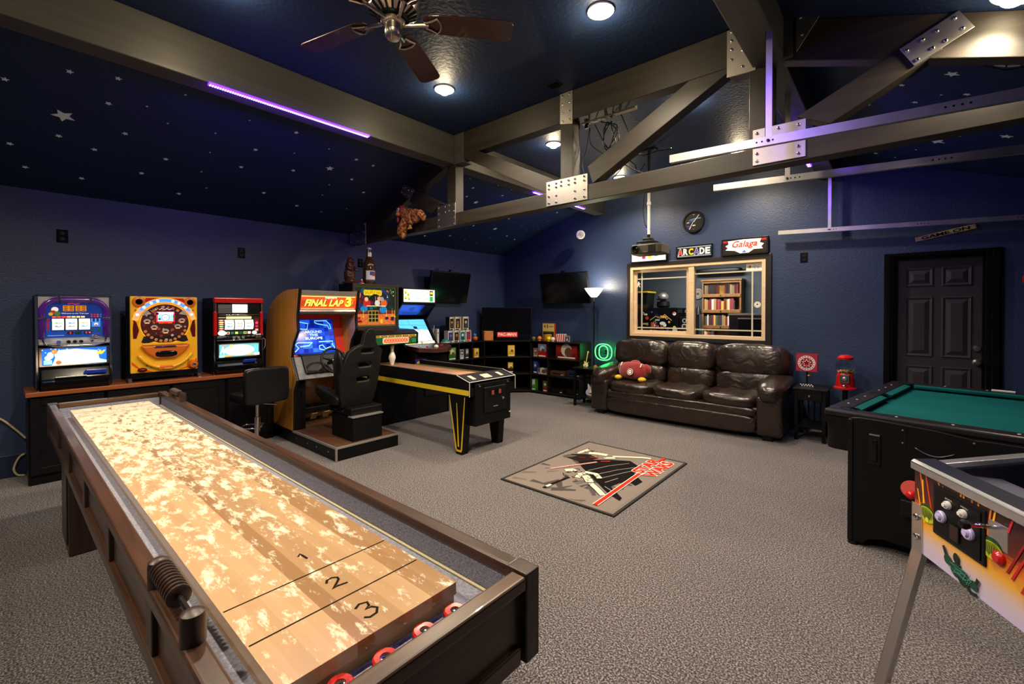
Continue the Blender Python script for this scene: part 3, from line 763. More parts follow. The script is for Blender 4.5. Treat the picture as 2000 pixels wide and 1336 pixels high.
# ---- power strip and cable tangle behind the truss
ps = thing('power_strip', 'cream power strip fixed under the truss top chord', 'power strip', (-1.95, 3.50, 3.20))
G().box(-.22, .30, -.03, .02, -.03, .0).o('body', mat('cream_plastic', (.55, .50, .38), .5), ps, bevel=.004)
for x in (-.16, -.08, .0, .08): G().box(x - .02, x + .02, -.02, .012, -.034, -.029).o('socket', BLKPL, ps)
G().box(-.19, -.16, -.015, .01, -.07, -.034).o('plug', BLKPL, ps)
tag(ps, ps['label'], 'power strip')
G().box(.28, .30, -.028, .018, .0, .2).o('bracket', STEEL, ps)
def cable(pts, r, label, m=BLKPL, name='cable'):
    o = G().tube(pts, r, 7).o(name, m, smooth=1)
    return tag(o, label, 'cable')
def spline(P, n=6):
    P = [Vector(p) for p in P]; out = []
    for i in range(len(P) - 1):
        p0, p1, p2, p3 = P[max(i - 1, 0)], P[i], P[i + 1], P[min(i + 2, len(P) - 1)]
        for k in range(n):
            t = k / n
            out.append(.5 * ((2 * p1) + (p2 - p0) * t + (2 * p0 - 5 * p1 + 4 * p2 - p3) * t * t + (3 * p1 - p0 - 3 * p2 + p3) * t ** 3))
    return out + [P[-1]]
lp = []
for i in range(28):
    t = i / 27 * 2 * PI * 3.5
    lp.append((-1.93 + .06 * math.sin(t) + .02 * math.sin(t * 2.3), 3.56 + .03 * math.cos(t * 1.3), 3.03 + .12 * math.cos(t)))
cable(spline([(-2.0, 3.52, 3.165)] + lp + [(-1.86, 3.55, 2.95)], 3), .005, 'looped bundle of black cable hanging under the power strip')
cable(spline([(-2.10, 3.51, 3.13), (-2.09, 3.52, 2.98), (-1.95, 3.6, 2.86), (-1.78, 3.8, 2.75), (-1.72, 3.85, 2.72)]), .004, 'thin black cable running down from the power strip beside the king post')
cable(spline([(-2.05, 3.51, 3.15), (-1.95, 3.55, 2.94), (-1.82, 3.62, 2.80), (-1.90, 3.52, 2.62)]), .004, 'black cable dropping behind the truss brace')
cable(spline([(-1.80, 3.52, 3.17), (-1.72, 3.60, 2.93), (-1.68, 3.65, 2.83), (-1.55, 3.70, 2.85), (-1.45, 3.75, 2.86)]), .005, 'black cable with a plug hanging right of the looped bundle')
cable(spline([(-2.11, 3.52, 3.14), (-2.13, 3.50, 2.95), (-2.15, 3.46, 2.80), (-2.11, 3.47, 2.64)]), .0035, 'thin black wire hanging close to the king post')

# ---- ceiling vent and caged lamp
v = thing('ceiling_vent', 'small dark square vent in the flat ceiling near the truss', 'vent', (-2.24, 3.15, ZC))
G().box(-.06, .06, -.045, .045, -.008, -.0005).o('frame', BLKPL, v, bevel=.002)
for i in range(5): G().box(-.05, .05, -.036 + i * .017, -.030 + i * .017, -.012, -.008).o('slat', BLACKG, v)
cg = thing('caged_light', 'oval bulkhead lamp with a black wire cage on the right slope', 'lamp', (.50, 3.83, zc(.50)))
cg.rotation_euler = (0, math.atan(.375), 0)
G().ell((0, 0, -.028), (.11, .07, .045)).o('lens', mat('frosted_glass', (.55, .56, .58), .4), cg, smooth=1)
G().box(-.13, .13, -.085, .085, -.018, -.0005).o('base', BLKPL, cg, bevel=.02)
for y in (-.035, .035): G().tube([(-.125, y, -.02), (-.10, y, -.06), (0, y, -.082), (.10, y, -.06), (.125, y, -.02)], .004, 6).o('cage_wire', BLKPL, cg)
for x in (-.06, 0, .06): G().tube([(x, -.085, -.02), (x, -.06, -.062), (x, 0, -.085), (x, .06, -.062), (x, .085, -.02)], .004, 6).o('cage_wire', BLKPL, cg)

# ================================================================== garage-door tracks
def track(y, zl, zr_, hangers, label):
    t = thing('door_track', label, 'track', (-1.15, y, zl), 0, 'overhead garage door tracks')
    L_ = XR - .01 + 1.15; dz = zr_ - zl
    # C-shaped rail: web plus two lips
    def seg(ya, yb, za, zb, nm='rail'):
        g = G(); g.box(0, L_, ya, yb, za, zb)
        g.v = [(p[0], p[1], p[2] + dz * p[0] / 1.57) for p in g.v]; return g.o(nm, GALV, t)
    seg(-.001, .001, -.025, .025, 'web'); seg(.001, .03, .022, .025, 'lip'); seg(.001, .03, -.025, -.022, 'lip')
    hole = None
    for hx0 in (.52, 1.32, 2.05):
        for k in range(4):
            x = hx0 + k * .028; 
            if hole is None: hole = G().lathe([(.005, -.0022), (0, -.0022)], n=8, axis='y').o('hole', BLACKG, t); hole.location = (x, 0, dz * x / 1.57)
            else: share(hole, 'hole', (x, 0, dz * x / 1.57), t)
    for x, ztop, yo in hangers:
        z0 = dz * x / 1.57
        hgr = G().box(x - .018, x + .018, yo, yo + .003, -.02 + z0, ztop - zl).o('hanger', GALV, t)
        G().box(x - .018, x - .015, yo, yo + .03, -.02 + z0, ztop - zl).o('hanger_flange', GALV, hgr)
        G().lathe([(.009, 0), (.009, -.006), (0, -.008)], (x, -.001, z0), 8, 'y').o('bolt', CHROME, hgr)
    return t
track(2.94, 2.495, 2.435, [(.58, ZC - .32, .004)], 'galvanized track passing in front of the truss plate, nearest of the three')
track(3.88, 2.500, 2.425, [(.525, 3.109, .004)], 'galvanized track beyond the truss, middle of the three')
track(6.55, 2.485, 2.42, [(.535, 3.109, .004)], 'galvanized track along the window wall above the outlet')

# ================================================================== things on the window wall
def outlet(loc, rz, label, kind=0):
    t = thing('outlet', label, 'outlet', loc, rz, 'black wall outlets')
    G().box(-.04, .04, -.006, -.0005, -.062, .062).o('plate', BLACKG, t, bevel=.002)
    for z in (-.026, .026): G().lathe([(0, -.010), (.017, -.010), (.018, -.006)], (0, 0, z), 14, 'y').o('socket', BLKPL, t, smooth=30)
outlet((XL, .412, 2.19), PI / 2, 'black outlet plate high on the wall above the purple slot machine')
outlet((XL, 1.931, 2.182), PI / 2, 'black outlet plate high on the wall left of the orange racing cabinet')
outlet((XL, 3.50, 2.187), PI / 2, 'black outlet plate partly hidden behind the brown bear figure')
outlet((-.888, YB, 2.16), 0, 'black outlet plate on the window wall left of the door')

c = thing('wall_clock', 'round black wall clock with a blue picture above the window', 'clock', (-2.247, YB, 2.785))
G().lathe([(.152, -.0005), (.160, -.03), (.152, -.045), (.135, -.045), (.128, -.03), (0, -.03)], n=40, axis='y').o('case', BLKPL, c, smooth=30)
a = Art((0, -.0305, 0)); a.circ(0, 0, .127, '0c0a10', n=36)
a.poly([(-.13 * .9, -.05), (-.02, -.05), (-.03, -.10), (-.09, -.085)], '241048').line([(-.105, -.058), (-.03, -.066)], .005, '6a30c0')
a.poly([(-.075, .02), (-.01, .035), (.10, .042), (.105, .052), (.02, .052), (-.05, .036)], '6f8fc0').poly([(-.06, .0), (.01, .012), (.02, .03), (-.03, .03)], '34548c').poly([(-.10, -.004), (-.065, .004), (-.06, -.008), (-.095, -.014)], 'c8ccd4')
a.poly([(-.02, -.045), (.02, -.042), (.03, -.055), (-.01, -.06)], 'd8dcc8').rect(-.012, .10, .014, .106, 'c0c0c0').rect(-.01, -.108, .01, -.104, '808080')
a.o('dial', PRINT, c)
lab(G().prism([(.0, .0), (.006, -.004), (.085, .098), (.078, .103)], 'y', -.036, -.034).o('hand', WHITE, c), 'white minute hand')
lab(G().prism([(.0, .005), (-.008, .0), (-.062, -.105), (-.052, -.107)], 'y', -.038, -.036).o('hand', WHITE, c), 'white hour hand')

def sign(x0, x1, z0, z1, dep, label, fm, bw=.018, name='marquee_sign'):
    t = thing(name, label, 'sign', ((x0 + x1) / 2, YB - .0, z0))
    w, h = (x1 - x0), z1 - z0
    G().box(-w / 2, w / 2, -dep, -.001, 0, h).o('case', fm, t, bevel=.004)
    return t, Art((-w / 2 + bw, -dep - .0008, bw)), w - 2 * bw, h - 2 * bw
t, a, w, h = sign(-3.215, -2.63, 2.2465, 2.47, .06, 'small white lit sign half hidden behind the projector', BLKPL)
a.rect(0, 0, w, h, 'f2eef0').poly([(.0, h), (.06, h), (.05, h * .55), (.02, h * .5)], 'f0c010').line([(.02, .04), (.2, .06), (w, .05)], .006, 'e090b0').line([(.02, .03), (.2, .045), (w, .035)], .004, '90b0e0')
a.circ(.20, .055, .032, 'c02060', .022).circ(.30, .055, .032, 'e0c020', .022).circ(.40, .10, .05, '30a060', .04).circ(.13, .11, .06, '203820', .03)
a.o('face', LITLO, t)
t, a, w, h = sign(-2.505, -1.982, 2.2655, 2.448, .022, 'black sign reading ARCADE in coloured letters above the window', BLACKG, .012)
a.rect(0, 0, w, h, '08101c').rect(.012, h - .018, w - .012, h - .010, 'b8c4d0').rect(.012, .010, w - .012, .018, 'b8c4d0').rect(.012, h - .026, w - .012, h - .023, '5c6c80').rect(.012, .023, w - .012, .026, '5c6c80')
lw = (w - .03) / 6
for i, (ch_, c_) in enumerate(zip('ARCADE', ['d82018', 'f2f2f0', 'f4c408', '5a3ca8', 'f2f2f0', 'f2f2f0'])):
    x = .015 + i * lw
    if i in (0, 3): a.text(ch_, x - .002, .026, x + lw - .002, h - .028, 'f2f2f0', .06)
    a.text(ch_, x + .003, .031, x + lw - .007, h - .033, c_, .045)
a.o('face', PRINT, t)
t, a, w, h = sign(-1.855, -1.277, 2.2465, 2.478, .055, 'framed white marquee with red script reading Galaga at the right of the window top', BLKPL, .022)
a.rect(0, 0, w, h, '1c1210').poly([(.03, h * .3), (.06, h * .45), (.03, h * .6), (.07, h * .72), (.06, h * .95), (w * .5, h * 1.0), (w - .06, h * .97), (w - .08, h * .7), (w - .03, h * .6), (w - .06, h * .4), (w - .04, h * .25), (w * .72, h * .25), (w * .6, h * .02), (w * .4, h * .02), (w * .28, h * .22)], 'f4efe4')
a.circ(.10, h * .6, .03, 'b8d8c0').circ(w - .1, h * .62, .03, 'b8d8c0').rect(.0, h * .85, .05, h * .97, 'b01828').rect(w - .06, h * .85, w, h * .97, 'b01828')
a.text('Galaga', .115, h * .30, w - .105, h * .90, '2c7a78', .015, .3).text('Galaga', .12, h * .33, w - .11, h * .93, 'd83a20', .012, .3)
a.poly([(w * .44, .01), (w * .5, h * .25), (w * .56, .01)], '5a68b0')
a.o('face', LITLO, t)

t = thing('wooden_sign', 'narrow weathered board sign reading GAME ON above the door', 'sign', (.393, YB - .001, 2.322))
t.rotation_euler = (0, -R(11.6), 0)
G().box(-.24, .24, -.016, 0, -.026, .026).o('board', mat('weathered_tan_board', (.40, .32, .19), .7, var=.4, vscale=20), t, bevel=.006)
a = Art((-.19, -.0168, -.02)); a.text('GAME ON', 0, .003, .38, .037, '14100c', .03); a.o('lettering', PRINTM, t)

t = thing('hanging_ball', 'white slatted ball ornament hanging near the window wall', 'ornament', (-4.02, 6.42, 2.765))
for i in range(8):
    a_ = PI * i / 8
    G().tube([(.068 * math.cos(u) * math.cos(a_), .068 * math.cos(u) * math.sin(a_), .068 * math.sin(u)) for u in [2 * PI * k / 24 for k in range(24)]], .006, 6, True).o('hoop', WHITE, t, smooth=1)
G().cyl((0, 0, .07), (0, 0, zc(-4.02) - 2.765), .0012, n=6).o('string', BLKPL, t)

t = thing('round_sign', 'red round sign at the right edge beside the door', 'sign', (1.03, YB - .001, 1.80))
G().lathe([(0, -.02), (.075, -.02), (.08, -.012), (.08, 0)], n=28, axis='y').o('disc', RED, t, smooth=30)
a = Art((0, -.0206, 0)); a.ring(0, 0, .05, .06, 'f0e0e0').ring(0, 0, .02, .03, 'f0e0e0'); a.o('rings', PRINT, t)

# ---- televisions
def tv(loc, rz, w, h, tilt, label, mount=True, stand=False):
    t = thing('television', label, 'television', loc, rz)
    M_ = Matrix.Rotation(tilt, 4, 'X')
    G().box(-w / 2, w / 2, -.02, .025, -h / 2, h / 2).move(M_).o('case', BLKPL, t, bevel=.006)
    G().box(-w / 2 + .012, w / 2 - .012, -.022, -.0205, -h / 2 + .02, h / 2 - .012).move(M_).o('screen', BLACKG, t)
    if mount:
        G().box(-.10, .10, .02, mount, -.10, .10).o('wall_mount', BLKPL, t, bevel=.004)
        G().box(-.03, .03, .0, .05, h / 2 - .02, h / 2 + .035).move(M_).o('sensor_bar', BLKPL, t, bevel=.004)
    if stand:
        G().box(-.04, .04, .0, .03, -h / 2 - .06, -h / 2 + .05).o('neck', BLKPL, t)
        G().box(-.22, .22, -.10, .12, -h / 2 - .072, -h / 2 - .06).o('stand_foot', BLKPL, t, bevel=.004)
    return t
tv((-5.80, 5.08, 1.89), PI / 2, .88, .53, R(13), 'tilted black television on the left wall above the toy shelf', .165)
tv((-4.42, 6.53, 1.885), 0, .99, .55, R(13), 'tilted black television on the window wall left of the floor lamp', .155)
tv((-5.50, 6.22, 1.2885), R(40.8), .93, .53, 0, 'black television standing across the corner on the toy shelf', False, True)

# ---- torchiere floor lamp
t = thing('floor_lamp', 'glowing torchiere floor lamp with a white bowl beside the sofa', 'floor lamp', (-3.755, 6.41, 0))
G().lathe([(0, 0), (.13, 0), (.13, .012), (.03, .03), (.014, .05), (.014, .06)], n=28).o('base', BLKPL, t, smooth=35)
G().cyl((0, 0, .05), (0, 0, 1.70), .0115).o('pole', BLKPL, t, smooth=40)
G().lathe([(.012, 1.64), (.02, 1.66), (.028, 1.69), (.045, 1.71)], n=20).o('socket_cup', NICKEL, t, smooth=40)
G().lathe([(.04, 1.705), (.07, 1.735), (.12, 1.80), (.155, 1.858), (.150, 1.858), (.115, 1.803), (.065, 1.742), (.0, 1.725)], n=32).o('bowl_shade', emis('lit_bowl_glass', (1., .86, .62), 2.4), t, smooth=1)
lamp('torch_glow', 'POINT', (0, 0, 1.90), TORCH_W, (1., .86, .62), t, .06)

# ---- green neon O
t = thing('neon_sign', 'glowing green neon letter O with an inner ring behind the sofa arm', 'neon sign', (-3.685, 6.60, .80))
NEON = emis('green_neon', (.10, 1., .20), 3.2)
def orr(rx, rz, n=40): return [(rx * abs(math.cos(u)) ** .8 * math.copysign(1, math.cos(u)), 0, rz * abs(math.sin(u)) ** .8 * math.copysign(1, math.sin(u))) for u in [2 * PI * k / n for k in range(n)]]
G().tube(orr(.155, .135), .0075, 8, True).o('outer_tube', NEON, t, smooth=1)
G().tube(orr(.082, .105), .0075, 8, True).o('inner_tube', NEON, t, smooth=1)
lamp('neon_glow', 'POINT', (0, -.02, .02), 3., (.03, 1., .14), t, .1)
G().box(-.02, .02, .01, .088, -.03, .03).o('bracket', BLKPL, t); G().box(-.15, .15, .008, .014, -.004, .004).o('cross_bar', BLKPL, t)
# ================================================================== long shuffleboard table
def make_maple():
    m, nt, b = nodes_of('powdered_maple'); L = nt.links.new
    ge = nd(nt, 'ShaderNodeNewGeometry'); oi = nd(nt, 'ShaderNodeObjectInfo')
    mp = nd(nt, 'ShaderNodeMapping'); mp.inputs['Scale'].default_value = (1.6, 30, 30)
    L(ge.outputs['Position'], mp.inputs[0])
    gr = nd(nt, 'ShaderNodeTexNoise', i_Scale=1., i_Detail=5.); L(mp.outputs[0], gr.inputs['Vector'])
    tone = nd(nt, 'ShaderNodeValToRGB'); e = tone.color_ramp.elements
    e[0].color = (.32, .18, .085, 1); e[1].color = (.58, .38, .21, 1)
    x = e.new(.5); x.color = (.46, .29, .15, 1)
    L(oi.outputs['Random'], tone.inputs[0])
    m1 = nd(nt, 'ShaderNodeMix', data_type='RGBA', blend_type='MULTIPLY'); m1.inputs[0].default_value = .25
    L(tone.outputs[0], m1.inputs[6]); L(gr.outputs[0], m1.inputs[7])
    # wax powder: streaky patches that thin out toward the near end
    mq = nd(nt, 'ShaderNodeMapping'); mq.inputs['Scale'].default_value = (7., 20, 1); mq.inputs['Rotation'].default_value = (0, 0, R(55))
    L(ge.outputs['Position'], mq.inputs[0])
    pn = nd(nt, 'ShaderNodeTexNoise', i_Scale=1.3, i_Detail=11., i_Roughness=.74, i_Distortion=.2); L(mq.outputs[0], pn.inputs['Vector'])
    sx = nd(nt, 'ShaderNodeSeparateXYZ'); L(ge.outputs['Position'], sx.inputs[0])
    th = nd(nt, 'ShaderNodeMapRange'); th.inputs['From Min'].default_value = -4.3; th.inputs['From Max'].default_value = -.8
    th.inputs['To Min'].default_value = .125; th.inputs['To Max'].default_value = -.065
    L(sx.outputs[0], th.inputs[0])
    ad = nd(nt, 'ShaderNodeMath', operation='ADD'); L(pn.outputs[0], ad.inputs[0]); L(th.outputs[0], ad.inputs[1])
    pr_ = nd(nt, 'ShaderNodeValToRGB'); pr_.color_ramp.elements[0].position = .49; pr_.color_ramp.elements[1].position = .60
    L(ad.outputs[0], pr_.inputs[0])
    pf = nd(nt, 'ShaderNodeMath', operation='MULTIPLY'); pf.inputs[1].default_value = .88; L(pr_.outputs[0], pf.inputs[0])
    m2 = nd(nt, 'ShaderNodeMix', data_type='RGBA'); m2.inputs[7].default_value = (.78, .70, .53, 1)
    # only upward faces hold powder
    sn = nd(nt, 'ShaderNodeSeparateXYZ'); L(ge.outputs['Normal'], sn.inputs[0])
    gt = nd(nt, 'ShaderNodeMath', operation='GREATER_THAN'); gt.inputs[1].default_value = .8; L(sn.outputs[2], gt.inputs[0])
    mm = nd(nt, 'ShaderNodeMath', operation='MULTIPLY'); L(pf.outputs[0], mm.inputs[0]); L(gt.outputs[0], mm.inputs[1])
    L(mm.outputs[0], m2.inputs[0]); L(m1.outputs[2], m2.inputs[6]); L(m2.outputs[2], b.inputs['Base Color'])
    rr = nd(nt, 'ShaderNodeMapRange'); rr.inputs['To Min'].default_value = .16; rr.inputs['To Max'].default_value = .75
    L(mm.outputs[0], rr.inputs[0]); L(rr.outputs[0], b.inputs['Roughness'])
    bp = nd(nt, 'ShaderNodeBump', i_Strength=.25, i_Distance=.002); L(mm.outputs[0], bp.inputs['Height']); L(bp.outputs[0], b.inputs['Normal'])
    return m
POWD = make_maple()
FELT = mat('grey_blue_felt', (.27, .27, .34), .95, bump=.6, bscale=220, var=.3, vscale=120, spec=.1)
S = thing('shuffleboard_table', 'long dark walnut shuffleboard table with a powdered maple board', 'table', (-2.51, .543, 0))
hx_, hy = 1.85, .325
zt_, zb_ = .85, .642
# corner posts
for sx in (-1, 1):
    for sy in (-1, 1):
        x0 = sx * hx_; x1 = sx * (hx_ - .062); y0 = sy * hy; y1 = sy * (hy - .050)
        G().box(x0, x1, y0, y1, zb_ - .004, zt_ + .004).o('corner_post', WALNUTZ, S, bevel=.004)
for sy in (-1, 1):
    G().box(-hx_ + .062, hx_ - .062, sy * hy, sy * (hy - .042), zt_ - .035, zt_).o('top_rail', WALNUT, S, bevel=.007, seg=3)
    G().box(-hx_ + .062, hx_ - .062, sy * (hy - .006), sy * (hy - .035), zb_, zb_ + .042).o('bottom_rail', WALNUT, S, bevel=.004)
    G().box(-hx_ + .05, hx_ - .05, sy * (hy - .020), sy * (hy - .030), zb_ + .02, zt_ - .01).o('side_panel', WALNUT, S)
    st = None
    for i in range(1, 6):
        x = -hx_ + .062 + (2 * hx_ - .124) * i / 6
        if st is None: st = G().box(-.03, .03, sy * (hy - .008), sy * (hy - .022), zb_ + .042, zt_ - .035).o('stile', WALNUTZ, S, bevel=.003, loc=(x, 0, 0))
        else: share(st, 'stile', (x, 0, 0), S)
for sx in (-1, 1):
    G().box(sx * hx_, sx * (hx_ - .045), -hy + .050, hy - .050, zt_ - .035, zt_ - .001).o('end_rail', WALNUTY, S, bevel=.007, seg=3)
    G().box(sx * (hx_ - .006), sx * (hx_ - .035), -hy + .062, hy - .062, zb_, zb_ + .042).o('bottom_rail', WALNUTY, S, bevel=.004)
    G().box(sx * (hx_ - .020), sx * (hx_ - .030), -hy + .05, hy - .05, zb_ + .02, zt_ - .01).o('end_panel', WALNUTY, S)
gut = .752
G().box(-hx_ + .03, hx_ - .03, -hy + .03, hy - .03, gut - .02, gut).o('gutter', FELT, S)
for sy in (-1, 1): G().box(-hx_ + .055, hx_ - .055, sy * (hy - .030), sy * (hy - .0405), gut, zt_ - .0345).o('felt_lining', FELT, S)
for sx in (-1, 1): G().box(sx * (hx_ - .030), sx * (hx_ - .0435), -hy + .042, hy - .05, gut, zt_ - .034).o('felt_lining', FELT, S)
CREAMC = mat('cream_piping', (.50, .44, .28), .7)
for sy in (-1, 1): G().tube([(-hx_ + .06, sy * (hy - .046), gut + .004), (hx_ - .06, sy * (hy - .046), gut + .004)], .004, 6).o('piping', CREAMC, S)
bx0, bx1, by0, by1, bz = -1.735, 1.685, -.221, .200, .806
pf = G().box(bx0 + .004, bx1 - .004, by0 + .004, by1 - .004, gut + .0005, bz - .03).o('playfield', POWD, S)
NPL = 11; pw = (by1 - by0) / NPL
pl = None
for i in range(NPL):
    y = by0 + pw * (i + .5)
    if pl is None: pl = G().box(bx0, bx1, -pw / 2, pw / 2, bz - .030, bz).o('plank', POWD, pf, loc=(0, y, 0))
    else: share(pl, 'plank', (0, y, 0), pf)
INK = '1c150e'
def marks(): return Art((0, 0, bz + .0003), (1, 0, 0), (0, 1, 0))
for x in (1.685 - .155, 1.685 - .31, -1.735 + .155, -1.735 + .31): marks().rect(x - .0022, by0 + .004, x + .0022, by1 - .004, INK).o('score_line', PRINTM, pf)
def mark(n, pts, cx, cy, s): lab(marks().line([(cx - v * s, cy + u * s) for u, v in pts], .0065, INK).o('score_number', PRINTM, pf), 'hand-painted black number ' + n)
two = [(-.5, .35), (-.3, .7), (.1, .75), (.4, .5), (.35, .2), (-.1, -.25), (-.5, -.6), (-.1, -.5), (.6, -.65)]
three = [(-.5, .6), (-.1, .85), (.35, .65), (.25, .25), (-.1, .1), (.3, .05), (.5, -.3), (.2, -.7), (-.3, -.75), (-.55, -.5)]
mark('1', [(-.35, .3), (.0, .7), (.05, .2), (.1, -.7)], 1.281, .002, .028)
mark('2', two, 1.46, .002, .034)
mark('3', three, 1.61, .0, .036)
# legs: two boxed pedestals
for x in (-1.40, 1.30):
    lg = G().prism([(-.20, 0), (.165, 0), (.165, zb_), (-.20, zb_)], 'y', -.27, .27).o('leg', WALNUTZ, S, bevel=.006, loc=(x, 0, 0))
    G().box(-.15, .12, -.278, -.27, .06, zb_ - .06).o('leg_panel', WALNUTZ, lg, bevel=.004)
# abacus scorers
def abacus(x, y, name):
    q = G().cyl((x - .135, y, zt_ + .045), (x + .135, y, zt_ + .045), .0055, n=10).o('scorer', BLKPL, S)
    for e_ in (-.135, .135):
        G().lathe([(.022, zt_), (.022, zt_ + .045), (.020, zt_ + .056), (.010, zt_ + .062), (0, zt_ + .062)], (x + e_, y, 0), 20).o('scorer_post', WALNUTZ, q, smooth=35)
    bd = None
    for i in range(10):
        px = x - .105 + i * .0155
        if bd is None: bd = G().lathe([(.006, -.0072), (.017, -.0065), (.0225, -.003), (.0225, .003), (.017, .0065), (.006, .0072)], n=18, axis='x').o('scorer_bead', WALNUTZ, q, smooth=50, loc=(px, y, zt_ + .045))
        else: share(bd, 'scorer_bead', (px, y, zt_ + .045), q)
abacus(1.363, -.303, 'near'); abacus(-1.40, .303, 'far')
# pucks in the end gutter
PKR = mat('red_marbled_plastic', (.42, .015, .012), .25, var=.6, vscale=60, coat=.1)
LB = ['red capped weight nearest the shuffleboard corner post', 'second red capped weight from the corner post', 'third red capped weight from the corner post', 'red capped weight cut off by the bottom edge']
for i, (px, py) in enumerate(((-.782, .70), (-.783, .612), (-.782, .512), (-.79, .418))):
    k = thing('shuffleboard_puck', LB[i], 'puck', (px, py, gut + .0005), 0, 'red shuffleboard pucks')
    G().lathe([(.0, 0), (.026, 0), (.0275, .003), (.0275, .016), (.025, .018)], n=28).o('steel_base', CHROME, k, smooth=40)
    G().lathe([(.026, .0165), (.0265, .022), (.023, .026), (.011, .0255), (.010, .022)], n=28).o('red_cap', PKR, k, smooth=40)
    G().lathe([(.010, .020), (.010, .0245), (.006, .0255), (0, .025)], n=16).o('centre_screw', CHROME, k, smooth=40)

# ================================================================== counter along the left wall
tag(G().box(XL + .001, -5.47, .15, 2.12, .757, .795).o('worktop', CHERRY, bevel=.004), 'orange cherry wood counter top under the three gambling machines', 'counter top')
CB = ['black cabinet at the open left end of the counter', 'black cabinet under the purple slot machine and pachinko gap', 'black cabinet under the yellow pachinko machine', 'black cabinet under the red slot machine beside the stool']
for i in range(4):
    ya_, yb__ = .165 + i * .487, .165 + (i + 1) * .487 - .003
    k = thing('base_cabinet', CB[i], 'cabinet', (-5.53, (ya_ + yb__) / 2, 0), PI / 2)
    w = (yb__ - ya_) / 2
    G().box(-w, w, 0, .418, .0, .7565).o('body', BLACKW, k, bevel=.003)
    d = G().box(-w + .012, w - .012, -.018, -.0, .085, .735).o('door', BLACKW, k, bevel=.003)
    for a0, a1, c0, c1 in ((-w + .012, -w + .072, .085, .735), (w - .072, w - .012, .085, .735), (-w + .072, w - .072, .085, .145), (-w + .072, w - .072, .675, .735)):
        G().box(a0, a1, -.026, -.018, c0, c1).o('door_frame', BLACKW, d, bevel=.003)
    G().box(-w, w, -.004, .0, .0, .07).o('toe_kick', BLACK, k)

tag(G().tube(spline([(-5.945, -.10, .60), (-5.945, .012, .536), (-5.93, .10, .43), (-5.92, .163, .337)]), .0085, 8).o('extension_cord', CREAMC, smooth=1), 'cream cord drooping along the wall and behind the counter end', 'cord')
tag(G().tube(spline([(-5.92, .155, .20), (-5.93, .12, .17), (-5.935, .09, .08), (-5.93, .11, .02), (-5.90, .155, .012)]), .0085, 8).o('extension_cord', CREAMC, smooth=1), 'cream cord loop near the floor at the counter end', 'cord')

# ================================================================== bar stool
k = thing('bar_stool', 'black padded swivel bar stool with a chrome column beside the racing cabinet', 'stool', (-5.13, 1.80, 0), PI / 2 + R(7))
LEATH = mat('black_vinyl', (.007, .007, .008), .3, bump=.05, bscale=40)
G().lathe([(0, 0), (.19, 0), (.19, .008), (.06, .03), (.035, .05)], n=32).o('base', CHROME, k, smooth=35)
G().cyl((0, 0, .03), (0, 0, .36), .032).o('column', CHROME, k, smooth=40); G().cyl((0, 0, .36), (0, 0, .54), .018).o('piston', CHROME, k, smooth=40)
G().tube([(0, 0, .50), (.10, -.06, .485), (.17, -.08, .47)], .005, 6).o('height_lever', CHROME, k)
G().tube([(-.03, .0, .24), (-.15, .14, .24), (0, .24, .24), (.15, .14, .24), (.03, 0, .24)], .009, 8).o('foot_rest', CHROME, k, smooth=1)
G().ell((0, .04, .575), (.20, .20, .05), .35).o('seat', LEATH, k, smooth=1)
G().ell((0, -.20, .715), (.225, .040, .185), .25, .3).o('backrest', LEATH, k, smooth=1)
G().ell((0, -.155, .58), (.20, .06, .055), .4).o('seat_roll', LEATH, k, smooth=1)
# ================================================================== three gambling machines on the counter
SILV = mat('silver_plastic', (.42, .42, .42), .3, .6)
PURP = mat('purple_translucent', (.055, .008, .14), .2, emit=.25, coat=.5)
GOLDY = mat('golden_yellow_plastic', (.78, .40, .015), .3, coat=.3, emit=.10)
ORNG = mat('orange_plastic', (.62, .14, .01), .3, coat=.3)
DKRED = mat('dark_red_plastic', (.10, .004, .006), .25)
def reel_drum(parent, x, w, z0, z1, y, rng):
    """white lit reel, front third of a drum, with fruit-like blobs"""
    g = G(); h = z1 - z0; n = 8; rad = h * .75
    g.ink = (1, 1, 1)
    pts = []
    for i in range(n + 1):
        t = (i / n - .5) * 1.45
        pts.append((y - .020 + rad * (1 - math.cos(t)) * .9, z0 + h / 2 + rad * math.sin(t) * .98))
    vs = []; fs = []
    for (yy, zz) in pts: vs += [(x, yy, zz), (x + w, yy, zz)]
    for i in range(n): fs.append((2 * i, 2 * i + 1, 2 * i + 3, 2 * i + 2))
    g.add(vs, fs)
    d = g.o('reel', LIT, parent)
    a = Art((x, y - .0215, z0))
    for zz in (.34, .62):
        c = rng.choice(['4a90d0', '50a8e0', '70a040', 'd0a020', '3878c0'])
        a.circ(w / 2, h * zz, w * .30, c, h * .06).circ(w / 2 + w * .05, h * zz + h * .02, w * .13, 'e8f4ff', h * .025)
        a.circ(w / 2 - w * .16, h * zz - h * .09, w * .10, '90b0a0', h * .02)
    a.o('symbols', LIT, d)
    return d
rg = random.Random(5)
